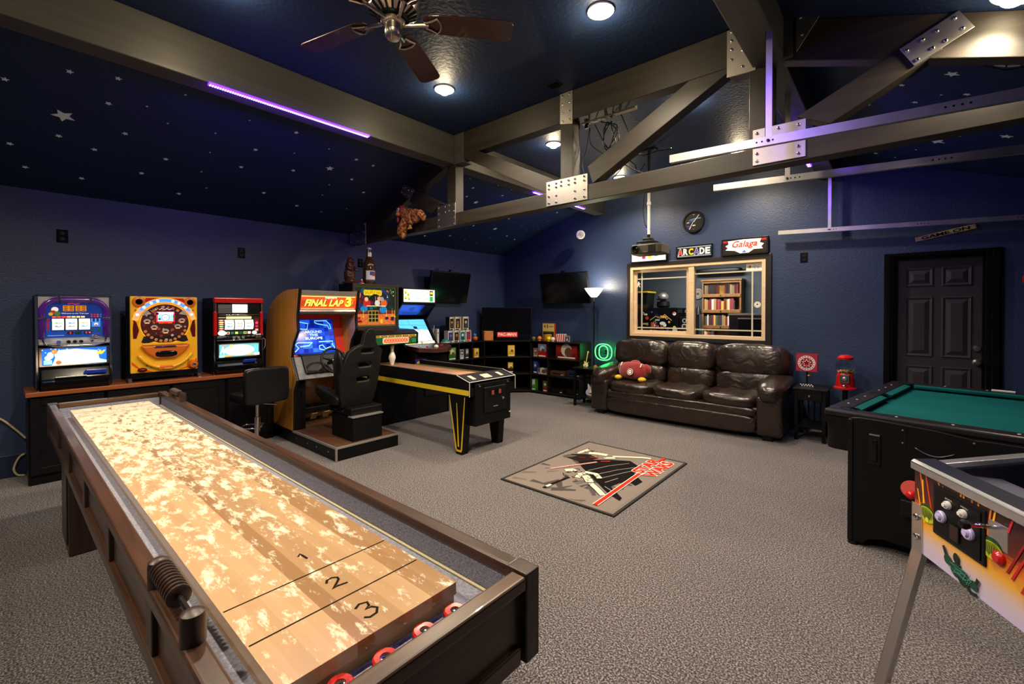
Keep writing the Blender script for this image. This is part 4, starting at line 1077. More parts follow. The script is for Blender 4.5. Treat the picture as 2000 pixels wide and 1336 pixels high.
# ---- 1: purple arch slot machine
k = thing('slot_machine', 'silver slot machine with a purple arch and blue display at the counter end', 'slot machine', (-5.52, .455, .7955), PI / 2, 'gambling machines on the counter')
W2, H = .243, .825
G().box(-W2, W2, .02, .40, 0, H).o('cabinet', BLACK, k, bevel=.006)
for x in (-W2, W2 - .018): G().box(x, x + .018, -.012, .03, 0, H).o('edge_trim', CHROME, k, bevel=.003)
G().box(-W2, W2, -.012, .03, H - .012, H + .004).o('top_trim', CHROME, k, bevel=.003)
face = G().box(-W2 + .018, W2 - .018, 0, .02, .40, H - .012).o('door', SILV, k)
outer = arc(-.12, .67, .105, 180, 90, 8) + arc(.12, .67, .105, 90, 0, 8)
inn = arc(-.11, .655, .075, 180, 90, 8) + arc(.11, .655, .075, 90, 0, 8)
pth = [(-.205, .455)] + [(x, z) for x, z in arc(-.10, .68, .105, 180, 90, 8)] + [(x, z) for x, z in arc(.10, .68, .105, 90, 0, 8)] + [(.205, .455)]
G().tube([(x, -.012, z) for x, z in pth], .0225, 12).o('light_arch', PURP, k, smooth=1)
for x, z, r_ in ((-.205, .62, 0), (.205, .62, 0), (-.10, .785, 90), (.10, .785, 90)):
    G().box(-.026, .026, -.04, .0, -.009, .009).o('arch_clip', CHROME, k, bevel=.003, loc=(x, 0, z), rot=(0, R(r_), 0))
for sx in (-1, 1):
    gr = G().prism([(sx * .224, .81), (sx * .224, .715), (sx * .195, .77), (sx * .14, .81)], 'y', -.004, 0).o('speaker_grille', GALV, k)
a = Art((0, -.003, 0))
a.poly([(-.185, .455)] + arc(-.105, .675, .082, 180, 90, 8) + arc(.105, .675, .082, 90, 0, 8) + [(.185, .455)], '0a2a78')
a.poly([(-.18, .455), (-.18, .60), (.18, .60), (.18, .455)], '0c3c98')
a.rect(-.075, .685, -.006, .735, 'c88a14').rect(.004, .685, .073, .735, 'c88a14')
for i in range(3):
    for x in (-.068, -.034, .012, .045): a.rect(x, .691 + i * .015, x + .022, .699 + i * .015, '8c1c10')
a.text('Rodeo', -.045, .742, .03, .756, 'e03030', .01, .3) if False else a.line([(-.045, .748), (-.02, .756), (0, .746), (.03, .754)], .006, 'e03030')
a.circ(-.125, .70, .022, 'e8e0d8').circ(-.135, .675, .018, 'a02818').circ(-.11, .665, .02, '38702c').circ(-.15, .66, .014, 'b8a030')
a.text('Welcome to the Trial tour', -.085, .660, .09, .673, 'd8e8ff', 0, .2)
for i in range(7): a.rect(-.142 + i * .030, .628, -.117 + i * .030, .642, ['ff6040', 'ff5030', 'ff5030', 'ffc0a0', 'fff0a0', 'fff0a0', 'fff0a0'][i])
a.rect(-.148, .515, .098, .625, '06101c')
for i in range(5): a.circ(-.168, .525 + i * .022, .009, '901818')
a.rect(.108, .545, .165, .59, '3c8ce8').circ(.137, .568, .014, 'e8f0ff').circ(.137, .56, .008, 'd05030')
for i in range(8): a.circ(.108 + (i % 4) * .02, .655 - (i // 4) * .018, .007, ['c02020', 'c02020', 'c04040', '3060a0'][i % 4])
for i in range(6): a.circ(.108 + (i % 3) * .026, .612 - (i // 3) * .015, .006, '78a8e0')
a.rect(-.05, .482, -.012, .506, '300808').text('0', -.035, .485, -.025, .503, 'ff5040').rect(-.003, .482, .04, .506, '0a2c20').rect(.056, .482, .108, .506, '300808').text('0', .066, .485, .077, .503, 'ff5040').circ(.094, .494, .007, 'ff6080')
a.rect(-.17, .470, -.07, .477, '6890d8').rect(.108, .50, .125, .535, '204838').rect(.15, .50, .167, .535, '204838')
a.o('display_panel', LITLO, k)
for i in range(3): reel_drum(k, -.143 + i * .083, .072, .52, .62, -.0055, rg)
# button shelf
G().prism([(-.045, .395), (-.045, .415), (0, .455), (.02, .455), (.02, .395)], 'x', -W2 + .018, W2 - .018).o('button_shelf', SILV, k, bevel=.004)
G().tube([(-.20, -.03, .44), (-.19, -.05, .40), (-.12, -.058, .385), (.12, -.058, .385), (.19, -.05, .40), (.20, -.03, .44)], .008, 8).o('shelf_rim', CHROME, k, smooth=1)
for x, c_ in ((-.105, mat('blue_button', (.03, .12, .45), .2)), (-.045, BLKPL), (-.005, BLKPL), (.035, BLKPL)):
    G().lathe([(.0, -.012), (.012, -.010), (.014, 0), (.014, .02)], (x, -.046, .418), 16, 'y').o('button', c_, k, smooth=40)
G().lathe([(.009, -.004), (.012, 0), (.012, .01)], (.105, -.046, .42), 16, 'y').o('lock', CHROME, k, smooth=40)
G().ell((.13, -.035, .462), (.03, .02, .016)).o('coin_cup', CHROME, k, smooth=1)
# belly glass
G().box(-W2 + .018, W2 - .018, -.004, .02, .205, .37).o('belly_frame', CHROME, k, bevel=.004)
a = Art((-.205, -.0052, .217)); w, h = .41, .142
a.rect(0, 0, w, h, '1a60c0')
a.poly([(.06, 0), (.10, h * .9), (w * .5, h * .95), (w * .85, h * .8), (w * .9, 0)], 'f4f8ff').circ(w * .5, h * .45, .11, 'ffffff', .06).poly([(w * .3, 0), (w * .55, h * .6), (w, .02), (w, 0)], 'b8f0f8')
a.circ(.035, h * .45, .02, 'e8d8c0').circ(.05, h * .6, .02, 'f0e0c8', .03).circ(.105, h * .62, .03, 'f8f0e0', .035).circ(.075, h * .82, .02, 'c08030').circ(.10, h * .15, .018, 'd06020').circ(.14, h * .2, .02, 'f0e8d0')
a.poly([(w * .82, h * .55), (w * .9, h * .85), (w * .93, h * .55)], 'e8c030').poly([(w * .88, h * .7), (w * .99, h * .8), (w * .93, h * .55)], 'e0b020').rect(.01, .008, .06, .045, '8cc8d0')
for i in range(14): a.star(rg.uniform(0, w), rg.uniform(h * .75, h), .006, 'e8f4ff', .3, 90, 4)
a.o('belly_glass', LITHI, k)
# coin tray
G().prism([(-.06, .05), (-.07, .075), (-.03, .10), (0, .185), (.02, .185), (.02, .0), (-.02, .0)], 'x', -W2 + .03, W2 - .02).o('coin_tray', BLACKG, k, bevel=.006)
G().box(-.13, .07, -.055, -.03, .108, .118).o('tray_lip', SILV, k, bevel=.003)
lab(G().prism([(.045, .125), (.065, .160), (.20, .160), (.20, .125)], 'y', -.05, -.01).o('ashtray', mat('cobalt_plastic', (.01, .03, .35), .2), k, bevel=.004), 'cobalt blue ashtray')

# ---- 2: yellow pachinko machine
k = thing('pachinko_machine', 'yellow and orange pachinko machine with a round lit playfield', 'pachinko machine', (-5.55, 1.105, .7955), PI / 2, 'gambling machines on the counter')
W2, z0, H = .270, .085, .83
G().box(-W2 - .006, W2 + .006, .03, .20, .03, H).o('case', BLACK, k, bevel=.004)
G().box(-W2, W2, -.004, .03, z0, H).o('front_panel', GOLDY, k, bevel=.006)
G().box(-W2, W2, .0, .03, .03, z0).o('lower_skirt', BLACKG, k)
for sx in (-1, 1):
    G().prism([(-.05, 0), (.12, 0), (.10, .03), (.02, .04), (-.02, .04)], 'x', sx * .262, sx * .295).o('wooden_foot', WALNUTZ, k, bevel=.004)
cx_, cz_, rr_ = -.0, .560, .195
a = Art((0, -.0055, 0))
a.poly([(-.262, .26), (.262, .26), (.262, .31), (-.262, .31)], 'f0a818')
a.poly([(-.19, .735), (-.15, .815), (-.05, .815), (-.1, .79)], 'c02018').poly([(.19, .735), (.15, .815), (.05, .815), (.1, .79)], 'c02018')
for sx in (-1, 1): a.poly([(sx * .235, .705), (sx * .205, .69), (sx * .21, .67), (sx * .24, .685)], 'd04010').poly([(sx * .255, .65), (sx * .235, .62), (sx * .25, .58)], 'e06018').poly([(sx * .262, .20), (sx * .20, .13), (sx * .10, .09), (sx * .13, .09), (sx * .21, .12), (sx * .262, .17)], 'e05010')
a.o('trim_print', PRINT, k)
a = Art((0, -.0065, 0)); a.circ(cx_, cz_, .203, 'f8b020', n=40)
a.circ(cx_, cz_, rr_, '3c1010', n=40)
a.poly([(-.17, .44), (-.19, .38), (-.15, .365), (-.10, .385), (.10, .385), (.15, .37), (.19, .385), (.17, .44)], '140c10')
for i in range(60):
    t_ = rg.uniform(0, 2 * PI); q = rg.uniform(.05, .18); a.circ(cx_ + q * math.cos(t_), cz_ + q * math.sin(t_) * .95, rg.uniform(.006, .014), rg.choice(['6c2418', '8a3a20', '9a948c', '7c1c1c', '585450', 'a05028', '401414']), n=10)
for x, z in ((-.145, .575), (.135, .58), (-.09, .515), (.10, .52), (.0, .475)):
    a.circ(x, z + .012, .028, '8c8880', .022).circ(x, z + .004, .014, '181014').poly([(x - .02, z - .012), (x + .02, z - .012), (x + .012, z + .002), (x - .012, z + .002)], 'f0a060')
for i in range(11):
    t_ = R(205 + i * 13); a.circ(cx_ + .175 * math.cos(t_), cz_ + .172 * math.sin(t_), .014, 'a86830', n=10)
for sx in (-1, 1):
    for j in range(4): a.line([(sx * .115, .66), (sx * (.16 + .01 * j), .70 - j * .018)], .008, '8c8a88')
for i, ch_ in enumerate('HANABI'):
    t_ = 128 - i * 15; px, pz = cx_ + .165 * math.cos(R(t_)), cz_ + .165 * math.sin(R(t_))
    a.text(ch_, px - .012, pz - .012, px + .012, pz + .012, 'b86c38', .03, 0, t_ - 90)
a.line([(-.05, .70), (-.03, .712), (-.01, .70), (.01, .712), (.03, .70), (.05, .71)], .006, 'e8e0ff')
a.o('playfield', LITLO, k)
a = Art((0, -.0125, 0)); a.rect(-.075, .575, .075, .680, 'd02838').rect(-.068, .655, .068, .678, 'd8c8ff').rect(-.062, .585, .062, .655, '9ce8f4').circ(0, .622, .03, 'f8f8ff').ring(0, .622, .028, .032, '203038').circ(-.011, .622, .004, '203038').circ(.012, .622, .004, '203038').rect(-.055, .563, .055, .575, 'e05018').rect(-.02, .565, .02, .573, 'c01810')
a.o('screen', LIT, k)
# lit arch
a = Art((0, -.009, 0)); a.ring(cx_, .555, .215, .262, 'f0a040', 40, 10, 170)
for i in range(33):
    t_ = R(18 + i * 4.5); top = math.sin(t_)
    c_ = (.06 + .10 * (1 - top), .28, .75) if top > .55 else (.85, .25, .2)
    a.circ(cx_ + .238 * math.cos(t_), .555 + .238 * math.sin(t_), .017, c_, n=12)
for d_ in (24, 45, 62, 75, 105, 118, 135, 156): a.circ(cx_ + .238 * math.cos(R(d_)), .555 + .238 * math.sin(R(d_)), .013, 'ffffff', n=12)
a.o('light_arch', LIT, k)
for sx in (-1, 1):
    sr = G().lathe([(.0, -.012), (.026, -.012), (.030, -.022), (.048, -.018), (.052, 0)], (sx * .205, -.004, .775), 24, 'y').o('speaker_ring', ORNG, k, smooth=35)
    G().lathe([(0, -.014), (.026, -.014)], (sx * .205, -.004, .775), 20, 'y').o('speaker_cone', mat('mauve_mesh', (.12, .10, .20), .5), sr)
    G().prism([(sx * .245, .60), (sx * .225, .58), (sx * .205, .50), (sx * .225, .42), (sx * .25, .42), (sx * .252, .52)], 'y', -.010, -.003).o('side_window', DKRED, k, bevel=.003)
G().prism([(-.003, .365), (-.025, .355), (-.025, .36), (-.003, .375)], 'x', -.18, .18).o('ledge', GOLDY, k)
tr = G().prism([(-.205, .348), (.205, .348), (.15, .27), (.085, .215), (-.085, .215), (-.15, .27)], 'y', -.045, -.004).o('upper_tray', ORNG, k, bevel=.018, seg=3)
G().ell((0, -.042, .262), (.09, .012, .032), .7).o('tray_opening', BLACKG, tr, smooth=1)
G().box(-.10, .085, -.055, -.02, .326, .345).o('control_strip', SILV, k, bevel=.008)
a = Art((-.09, -.0558, .329)); a.rect(0, 0, .165, .014, '3a2c60').circ(.06, .007, .006, '8060d0').rect(.10, .002, .14, .012, '181420'); a.o('control_print', PRINT, k)
G().tube([(x, -.03, z) for x, z in arc(0, .36, .235, 205, 335, 14)], .016, 8).o('tray_rim', GOLDY, k, smooth=1)
G().prism([(-.065, .105), (-.05, .145), (.05, .145), (.065, .105)], 'y', -.055, -.004).o('ball_release', ORNG, k, bevel=.008)
G().box(-.02, .04, -.065, -.055, .112, .122).o('release_slider', YELLOW, k, bevel=.003)
lab(G().ell((-.185, -.02, .115), (.038, .03, .022)).o('ashtray_cup', DKRED, k, smooth=1), 'dark red cup')
hd = G().lathe([(.048, 0), (.048, -.02), (.036, -.05), (.03, -.06), (0, -.062)], (.225, -.004, .135), 24, 'y').o('firing_knob', ORNG, k, smooth=35)
G().lathe([(.018, -.062), (.016, -.068), (0, -.07)], (.225, -.004, .135), 16, 'y').o('knob_cap', CHROME, hd, smooth=35)
for x, z in ((-.14, .155), (-.11, .14), (.12, .145), (.15, .165), (.18, .185)): G().ell((x, -.008, z), (.015, .008, .010)).o('red_stud', DKRED, k, smooth=1)

# ---- 3: red slot machine
k = thing('slot_machine', 'red topped slot machine with a white lit belly panel beside the stool', 'slot machine', (-5.52, 1.757, .7955), PI / 2, 'gambling machines on the counter')
W2, H = .243, .83
G().box(-W2 + .0, W2, .02, .40, 0, H).o('cabinet', BLACK, k, bevel=.006)
G().box(-W2, W2, -.03, .06, H - .055, H + .004).o('top_cap', RED, k, bevel=.012, seg=3)
for sx in (-1, 1):
    G().box(sx * W2, sx * (W2 - .03), -.02, .03, .42, .68).o('red_pillar', RED, k, bevel=.008)
    G().box(sx * (W2 - .004), sx * (W2 - .024), -.014, .03, .68, H - .055).o('chrome_pillar', CHROME, k, bevel=.005)
    G().box(sx * (W2 - .002), sx * (W2 - .012), -.01, .03, .0, .42).o('edge_trim', CHROME, k, bevel=.002)
G().box(-W2 + .03, W2 - .03, -.002, .02, .64, H - .056).o('speaker_panel', BLKPL, k)
for i in range(8): G().box(-.20, -.075, -.008, -.002, .665 + i * .012, .671 + i * .012).o('grille_bar', GALV, k)
G().box(.095, .20, -.006, -.002, .665, .765).o('speaker_mesh', BLACK, k, bevel=.003)
a = Art((-.065, -.004, .67)); a.rect(0, 0, .15, .09, 'fff4d8').rect(.008, .008, .142, .082, 'ffffff'); a.o('lamp_panel', LITHI, k)
G().box(-.068, .088, -.003, -.001, .666, .764).o('lamp_frame', CHROME, k)
G().tube([(-.20, -.012, .645), (.20, -.012, .645)], .008, 8).o('chrome_bar', CHROME, k, smooth=1)
a = Art((-.205, -.003, .425)); w, h = .41, .205
a.rect(0, 0, w, h, '181410').rect(.08, h - .03, .33, h - .004, 'ffe8a0').rect(.06, .05, .355, .172, '0c1014')
for i, c_ in enumerate(['e05030', 'e8b060', 'e07030', '309040', 'c06020', 'd04030']): a.circ(.033, .16 - i * .022, .026, c_, .009).circ(.033, .16 - i * .022, .018, 'f0e0c0', .004)
a.circ(.04, .022, .04, 'f8f4ec', .026)
for i in range(6): a.rect(.08 + i * .042, .008, .112 + i * .042, .035, ['d0c8b0', '204830', '80b040', '204830', 'a0c060', 'e8d0b0'][i]).rect(.086 + i * .042, .013, .106 + i * .042, .030, ['802020', '307050', 'e0f0a0', '205038', '607030', 'f0f0e0'][i])
a.rect(.362, .03, .405, .175, '5a0c18').circ(.384, .13, .014, 'ff4060').circ(.384, .09, .012, 'e02050').rect(.37, .04, .398, .06, 'ffb080').circ(.36, .02, .026, 'f0e4d4', .02)
for i in range(8): a.star(.012 + i * .008, h - .015, .006, 'c8c0a0')
a.o('display_panel', LIT, k)
for i in range(3): reel_drum(k, -.142 + i * .097, .088, .482, .592, -.0055, rg)
G().prism([(-.05, .375), (-.05, .40), (0, .425), (.02, .425), (.02, .37)], 'x', -W2 + .012, W2 - .012).o('button_shelf', BLACKG, k, bevel=.006)
G().tube([(-.225, -.045, .372), (.225, -.045, .372)], .008, 8).o('shelf_rim', CHROME, k, smooth=1)
for x in (-.065, -.02, .025): G().lathe([(0, -.012), (.014, -.010), (.016, 0), (.016, .02)], (x, -.048, .395), 16, 'y').o('button', SILV, k, smooth=40)
G().lathe([(0, -.03), (.012, -.028), (.014, -.018), (.005, -.01), (.005, .0)], (-.15, -.048, .395), 14, 'y').o('lever_knob', BLKPL, k, smooth=40)
G().box(.15, .205, -.07, -.02, .385, .43).o('coin_head', NICKEL, k, bevel=.006)
G().tube([(.215, -.03, .40), (.26, -.03, .36), (.262, -.02, .28), (.245, .0, .24)], .0025, 6).o('wire', CREAMC, k, smooth=1)
G().box(-.22, .22, -.012, .02, .165, .345).o('belly_frame', BLACKG, k, bevel=.006)
a = Art((-.205, -.0135, .18)); w, h = .41, .152
a.rect(0, 0, w, h, '20201c'); a.rect(.01, .01, w - .01, h - .01, '58a8b0').circ(w / 2, h / 2, .15, 'ffffff', .06).rect(.05, .014, .13, .028, 'e8a050').rect(w - .13, .018, w - .06, .032, 'e8a050').rect(.03, h - .03, .08, h - .018, 'e88070').rect(.11, h - .04, .14, h - .015, 'e8e060')  # white ellipse paints the overexposed middle of the backlit glass
a.text('A', .015, .04, .06, h - .03, 'ffffff', .03, .2).text('N', w - .06, .045, w - .015, h - .03, '60c8c8', .03, .2)
for i in range(26): a.rect(.03 + i * .0135, h - .008, .037 + i * .0135, h - .003, '907c50').rect(.03 + i * .0135, .003, .037 + i * .0135, .008, '907c50')
a.rect(.006, .004, .055, .03, '8cc0d8').rect(w - .055, .012, w - .006, .04, 'f4f4f4')
a.o('belly_glass', LITHI, k)
G().prism([(-.07, .06), (-.075, .09), (-.03, .12), (0, .15), (.02, .15), (.02, 0), (-.015, 0)], 'x', -W2 + .014, W2 - .014).o('coin_tray', BLACKG, k, bevel=.008)
lab(G().prism([(.02, .118), (.04, .150), (.16, .150), (.15, .118)], 'y', -.052, -.01).o('ashtray', MATS['cobalt_plastic'], k, bevel=.004), 'cobalt blue ashtray')
# ================================================================== racing cabinet
AMBER = wood('amber_wood_side', (.44, .17, .02), (.68, .31, .045), .26, 'Z', 2.2, coat=.5, bump=.01)
GRAN = mat('grey_speckle_laminate', (.16, .16, .17), .5, var=.8, vscale=160)
BRTOP = wood('brown_step_laminate', (.07, .028, .014), (.11, .05, .025), .45, 'Y', 3.)
TRIM = mat('worn_aluminium_trim', (.42, .40, .38), .4, .7)
k = thing('racing_arcade_cabinet', 'wood sided sit-down racing arcade cabinet reading FINAL LAP 3 with bucket seat', 'arcade machine', (-5.0, 2.53, 0), PI / 2)
prof = [(-.05, 1.727), (-.035, 1.66), (-.01, 1.53), (.012, 1.44), (.012, 1.36), (.0, 1.27), (.05, 1.20), (.11, 1.135), (.145, 1.05), (.16, .955), (.02, .709), (.09, .60), (.10, .53), (.12, .139), (.88, .139), (.87, .83), (.86, 1.19), (.835, 1.38), (.77, 1.51), (.66, 1.60), (.52, 1.665), (.38, 1.705), (.22, 1.727)]
for sx in (-1, 1):
    sd = G().prism(prof, 'x', sx * .335, sx * .368).o('side_panel', AMBER, k, bevel=.003)
    ed = [(sx * .3515, y - .002, z) for y, z in prof[:14]]
    G().tube(ed, .017, 6).o('edge_moulding', BLKPL, sd)
G().box(-.335, .335, .02, .36, 1.700, 1.715).o('roof', BLACK, k); G().box(-.335, .335, .80, .82, .14, 1.38).o('rear_panel', BLACK, k)
G().prism([(.36, 1.70), (.52, 1.655), (.66, 1.59), (.765, 1.50), (.83, 1.375), (.815, 1.37), (.75, 1.49), (.65, 1.575), (.51, 1.64), (.36, 1.685)], 'x', -.335, .335).o('curved_roof', BLACK, k)
# marquee
G().prism([(-.045, 1.715), (-.03, 1.665), (.0, 1.665), (.0, 1.715)], 'x', -.335, .335).o('marquee_cap', TRIM, k, bevel=.003)
G().prism([(.0, 1.50), (-.01, 1.475), (.02, 1.445), (.06, 1.445), (.06, 1.50)], 'x', -.335, .335).o('marquee_sill', TRIM, k, bevel=.003)
ty = math.atan2(.035, .165)
a = Art((-.333, .005, 1.503), (1, 0, 0), (0, -.03, .165)); w, h = .666, .165
a.rect(0, 0, w, h, 'e84a20').rect(0, h - .012, w, h, '7c7a28').rect(.012, .006, w - .012, .010, 'fff0b0').rect(.012, h - .02, w - .012, h - .014, 'fff0b0')
for i in range(4):
    for j in range(6):
        if (i + j) % 2 == 0: a.rect(.01 + i * .011, .035 + j * .0115, .021 + i * .011, .0465 + j * .0115, '283018').rect(w - .054 + i * .011, .035 + j * .0115, w - .043 + i * .011, .0465 + j * .0115, '283018')
a.text('namco', .28, .125, .42, .143, 'fff4e0', .02)
a.text('FINAL LAP', .052, .030, .512, .108, '6a3408', .05, .32).text('FINAL LAP', .045, .036, .505, .114, 'fff060', .035, .32)
a.circ(.572, .085, .060, 'f07810', n=24).text('3', .538, .024, .618, .140, '7a2c04', .09).text('3', .532, .030, .608, .146, 'ffe850', .05)
a.o('marquee', LIT, k)
# monitor bezel and screen (leans back)
b0, b1 = (.24, .90), (.40, 1.46)   # (y,z) bottom / top
ub = Vector((0, b1[0] - b0[0], b1[1] - b0[1])); ln = ub.length; ub.normalize()
g = G().add([(-.335, b0[0], b0[1]), (.335, b0[0], b0[1]), (.335, b1[0], b1[1]), (-.335, b1[0], b1[1]), (-.335, b0[0] + .02, b0[1]), (.335, b0[0] + .02, b0[1]), (.335, b1[0] + .02, b1[1]), (-.335, b1[0] + .02, b1[1])], [(0, 1, 2, 3), (7, 6, 5, 4), (0, 4, 5, 1), (3, 2, 6, 7), (0, 3, 7, 4), (1, 5, 6, 2)])
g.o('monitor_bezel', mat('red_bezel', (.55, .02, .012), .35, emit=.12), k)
G().box(-.335, .335, .02, .40, 1.44, 1.455).o('monitor_hood', BLACK, k)
a = Art((-.29, b0[0] - .001, b0[1]), (1, 0, 0), ub); sw, sh, sx0, sz0 = .515, .415, .0, .085
a.poly([(x + sx0, y + sz0) for x, y in rrect(-.008, -.008, sw + .008, sh + .008, .03)], '04102c')
a.poly([(x + sx0, y + sz0) for x, y in rrect(0, 0, sw, sh, .025)], '1436b0')
rq = random.Random(4)
for i in range(9):
    for j in range(8):
        if rq.random() < .65: a.rect(sx0 + .008 + i * .0555, sz0 + .008 + j * .05, sx0 + .0625 + i * .0555, sz0 + .057 + j * .05, rq.choice(['0c24a0', '1a44d0', '2858e8', '3068f0', '0a1c88']))
def S2(P): return [(sx0 + p[0] * sw, sz0 + p[1] * sh) for p in P]
CY = '90f4ff'
a.line(S2([(.02, .92), (.12, .95), (.40, .87), (.36, .70), (.20, .72), (.02, .68)]), .012, CY)
a.line(S2([(.56, .95), (.84, .95), (.92, .84), (.94, .70), (.89, .70), (.87, .80), (.62, .86), (.56, .90)]), .011, CY, True)
a.line(S2([(.03, .06), (.12, .16), (.05, .27), (.12, .32), (.45, .30), (.36, .22), (.16, .20)]), .012, CY)
a.line(S2([(.60, .32), (.94, .32), (.92, .22), (.97, .12), (.88, .08), (.86, .15), (.74, .10), (.68, .22), (.60, .20), (.60, .10), (.72, .06)]), .011, CY)
for t_, y0 in (('AROUND', .585), ('THE', .49), ('EUROPE', .395)):
    hw_ = .035 * len(t_) / 1.05; a.text(t_, sx0 + (.5 - hw_) * sw, sz0 + y0 * sh, sx0 + (.5 + hw_) * sw, sz0 + (y0 + .075) * sh, 'd8fff8', .02)
a.o('screen', SCREEN, k)
# dash
G().prism([(.16, .955), (.30, .955), (.30, .70), (.06, .70), (.022, .715)], 'x', -.334, .334).o('dash', GRAN, k, bevel=.004)
G().prism([(.14, .975), (.25, .985), (.25, .80), (.02, .775), (.035, .80)], 'x', -.255, .27).o('steering_column', BLKPL, k, bevel=.012)
M_ = Matrix.Translation((.0, -.10, .915)) @ Matrix.Rotation(R(-20), 4, 'X')
g = G().tube([(.14 * math.cos(u), 0, .14 * math.sin(u)) for u in [2 * PI * i / 36 for i in range(36)]], .013, 10, True).move(M_)
wh = g.o('steering_wheel', BLKPL, k, smooth=1)
for d_ in (90, 200, 340):
    d_ = d_ + 180
    G().tube([(0, .012, 0), (.07 * math.cos(R(d_)), .008, .07 * math.sin(R(d_))), (.135 * math.cos(R(d_)), 0, .135 * math.sin(R(d_)))], [.018, .013, .011], 8).move(M_).o('wheel_spoke', BLKPL, wh, smooth=1)
G().lathe([(0, -.012), (.022, -.010), (.028, .0), (.028, .03), (.02, .12)], n=20, axis='y').move(M_).o('wheel_hub', BLKPL, wh, smooth=40)
G().ell((0, -.012, 0), (.012, .003, .012)).move(M_).o('hub_badge', CHROME, wh, smooth=1)
# leg well with pedals
G().box(-.335, -.23, .10, .55, .15, .70).o('coin_box', BLACK, k, bevel=.004); G().box(-.29, -.275, .092, .10, .52, .58).o('key', CHROME, k)
G().box(-.33, .33, .55, .57, .15, .70).o('well_back', AMBER, k)
G().box(-.20, .20, .30, .54, .26, .33).o('pedal_housing', BLACK, k, bevel=.006)
for x in (-.06, .09):
    G().box(-.035, .035, -.005, .005, -.045, .045).move(Matrix.Translation((x, .26, .23)) @ Matrix.Rotation(R(35), 4, 'X')).o('pedal', mat('brass_pedal', (.35, .30, .15), .45, .5), k, bevel=.003)
# plinth
G().box(-.365, .365, -.85, .90, 0, .125).o('plinth', BLACK, k, bevel=.003)
G().box(-.36, .36, -.845, .88, .1252, .138).o('step_top', BRTOP, k)
for x0, x1, y0, y1 in ((-.368, .368, -.856, -.838), (-.368, -.350, -.838, .13), (.350, .368, -.838, .13)): G().box(x0, x1, y0, y1, .118, .1405).o('step_trim', TRIM, k, bevel=.003)
for sx in (-1, 1): G().box(sx * .352, sx * .370, -.857, -.840, .002, .1405).o('corner_trim', TRIM, k, bevel=.002)
for y in (.02, -.25, -.45, -.70): G().lathe([(.009, 0), (.008, -.004), (0, -.005)], (-.366, y, .07), 10, 'x').o('bolt_head', CHROME, k)
# seat pedestal
G().box(-.155, .185, -.80, -.36, .1385, .385).o('seat_pedestal', BLACK, k, bevel=.004)
G().box(-.165, .195, -.81, -.72, .383, .395).o('pedestal_trim', TRIM, k)
G().box(-.155, .215, -.76, -.30, .395, .47).o('seat_slider', BLACK, k, bevel=.01)
for y in (-.60, -.45): G().lathe([(.009, 0), (.008, -.004), (0, -.006)], (-.156, y, .43), 10, 'x').o('bolt_head', CHROME, k)
# bucket seat: moulded shell with three slots
SEAT = mat('seat_moulded_black', (.006, .006, .006), .42, spec=.3, bump=.12, bscale=300)
out = [(-.135, .47), (.21, .47), (.235, .60), (.26, .75), (.285, .90), (.305, 1.06), (.25, 1.115), (.225, 1.15), (.215, 1.24), (.195, 1.29), (.155, 1.305), (.11, 1.295), (.08, 1.24), (.06, 1.13), (-.02, 1.105), (-.10, 1.05), (-.15, .92), (-.19, .78), (-.17, .60)]
out = [(x - .045, z) for x, z in out]
def slot(cx, cz, w_=.155, h_=.048): return rrect(cx - w_ / 2, cz - h_ / 2, cx + w_ / 2, cz + h_ / 2, .022)[::-1]
sh_ = curve_shape(out, [slot(.075, 1.06), slot(.055, .91), slot(.04, .755)], .035, .012, 2)
lean = Matrix.Translation((0.005, -.60, .47)) @ Matrix.Rotation(R(6), 4, 'X') @ Matrix.Translation((0, 0, -.47))
# lean the top toward the viewer side
st_ = sh_.move(lean).o('seat_back', SEAT, k, smooth=40)
for x, z in ((.075, 1.06), (.055, .91), (.04, .755)):
    G().tube([(p[0], 0, p[1]) for p in slot(x, z, .160, .053)], .006, 6, True).move(Matrix.Translation((0, -.018, 0))).move(lean).o('slot_rim', BLKPL, st_, smooth=1)
for sx in (-1, 1):
    bo_ = G().ell((0, 0, 0), (.035, .09, .30), .8)
    bo_.move(lean @ Matrix.Translation((.015 + sx * .20, .06, .77)) @ Matrix.Rotation(sx * R(7), 4, 'Y')).o('seat_bolster', SEAT, k, smooth=1)
G().ell((.0, -.36, .53), (.215, .26, .065), .5).o('seat_cushion', SEAT, k, smooth=1)
for sx in (-1, 1): G().ell((sx * .20, -.36, .575), (.045, .25, .07), .7, rot=Matrix.Rotation(R(10), 3, 'X')).o('thigh_bolster', SEAT, k, smooth=1)

# ================================================================== shuffle bowling machine
k = thing('shuffle_bowler', 'black shuffle bowling arcade machine with yellow stripes and a lit SHUFFLE INN backglass', 'arcade machine', (-3.25, 3.465, 0), PI / 2)
LANE = wood('pink_maple_lane', (.40, .20, .11), (.62, .38, .24), .3, 'Y', 4., coat=.4, bump=.0)
hw = .355
for sx in (-1, 1):
    ye = 2.35 if sx < 0 else 1.70
    sp_ = [(0, .61), (0, .76), (.19, .815), (ye, .815), (ye, .61)]
    sd = G().prism(sp_, 'x', sx * hw, sx * (hw - .03)).o('side_board', BLACK, k, bevel=.002)
    G().box(sx * (hw + .0015), sx * (hw - .001), .01, ye - .05, .622, .675).o('yellow_stripe', YELLOW, sd)
    G().tube([(sx * hw, 0, .612), (sx * hw, 0, .76), (sx * hw, .19, .815)], .0035, 6).o('white_edging', WHITE, sd)
    G().tube([(sx * (hw - .015), .19, .8165), (sx * (hw - .015), ye - .05, .8165)], .004, 6).o('top_edging', TRIM, sd)
G().box(-hw + .03, hw - .03, .0, .02, .61, .76).o('front_board', BLACK, k)
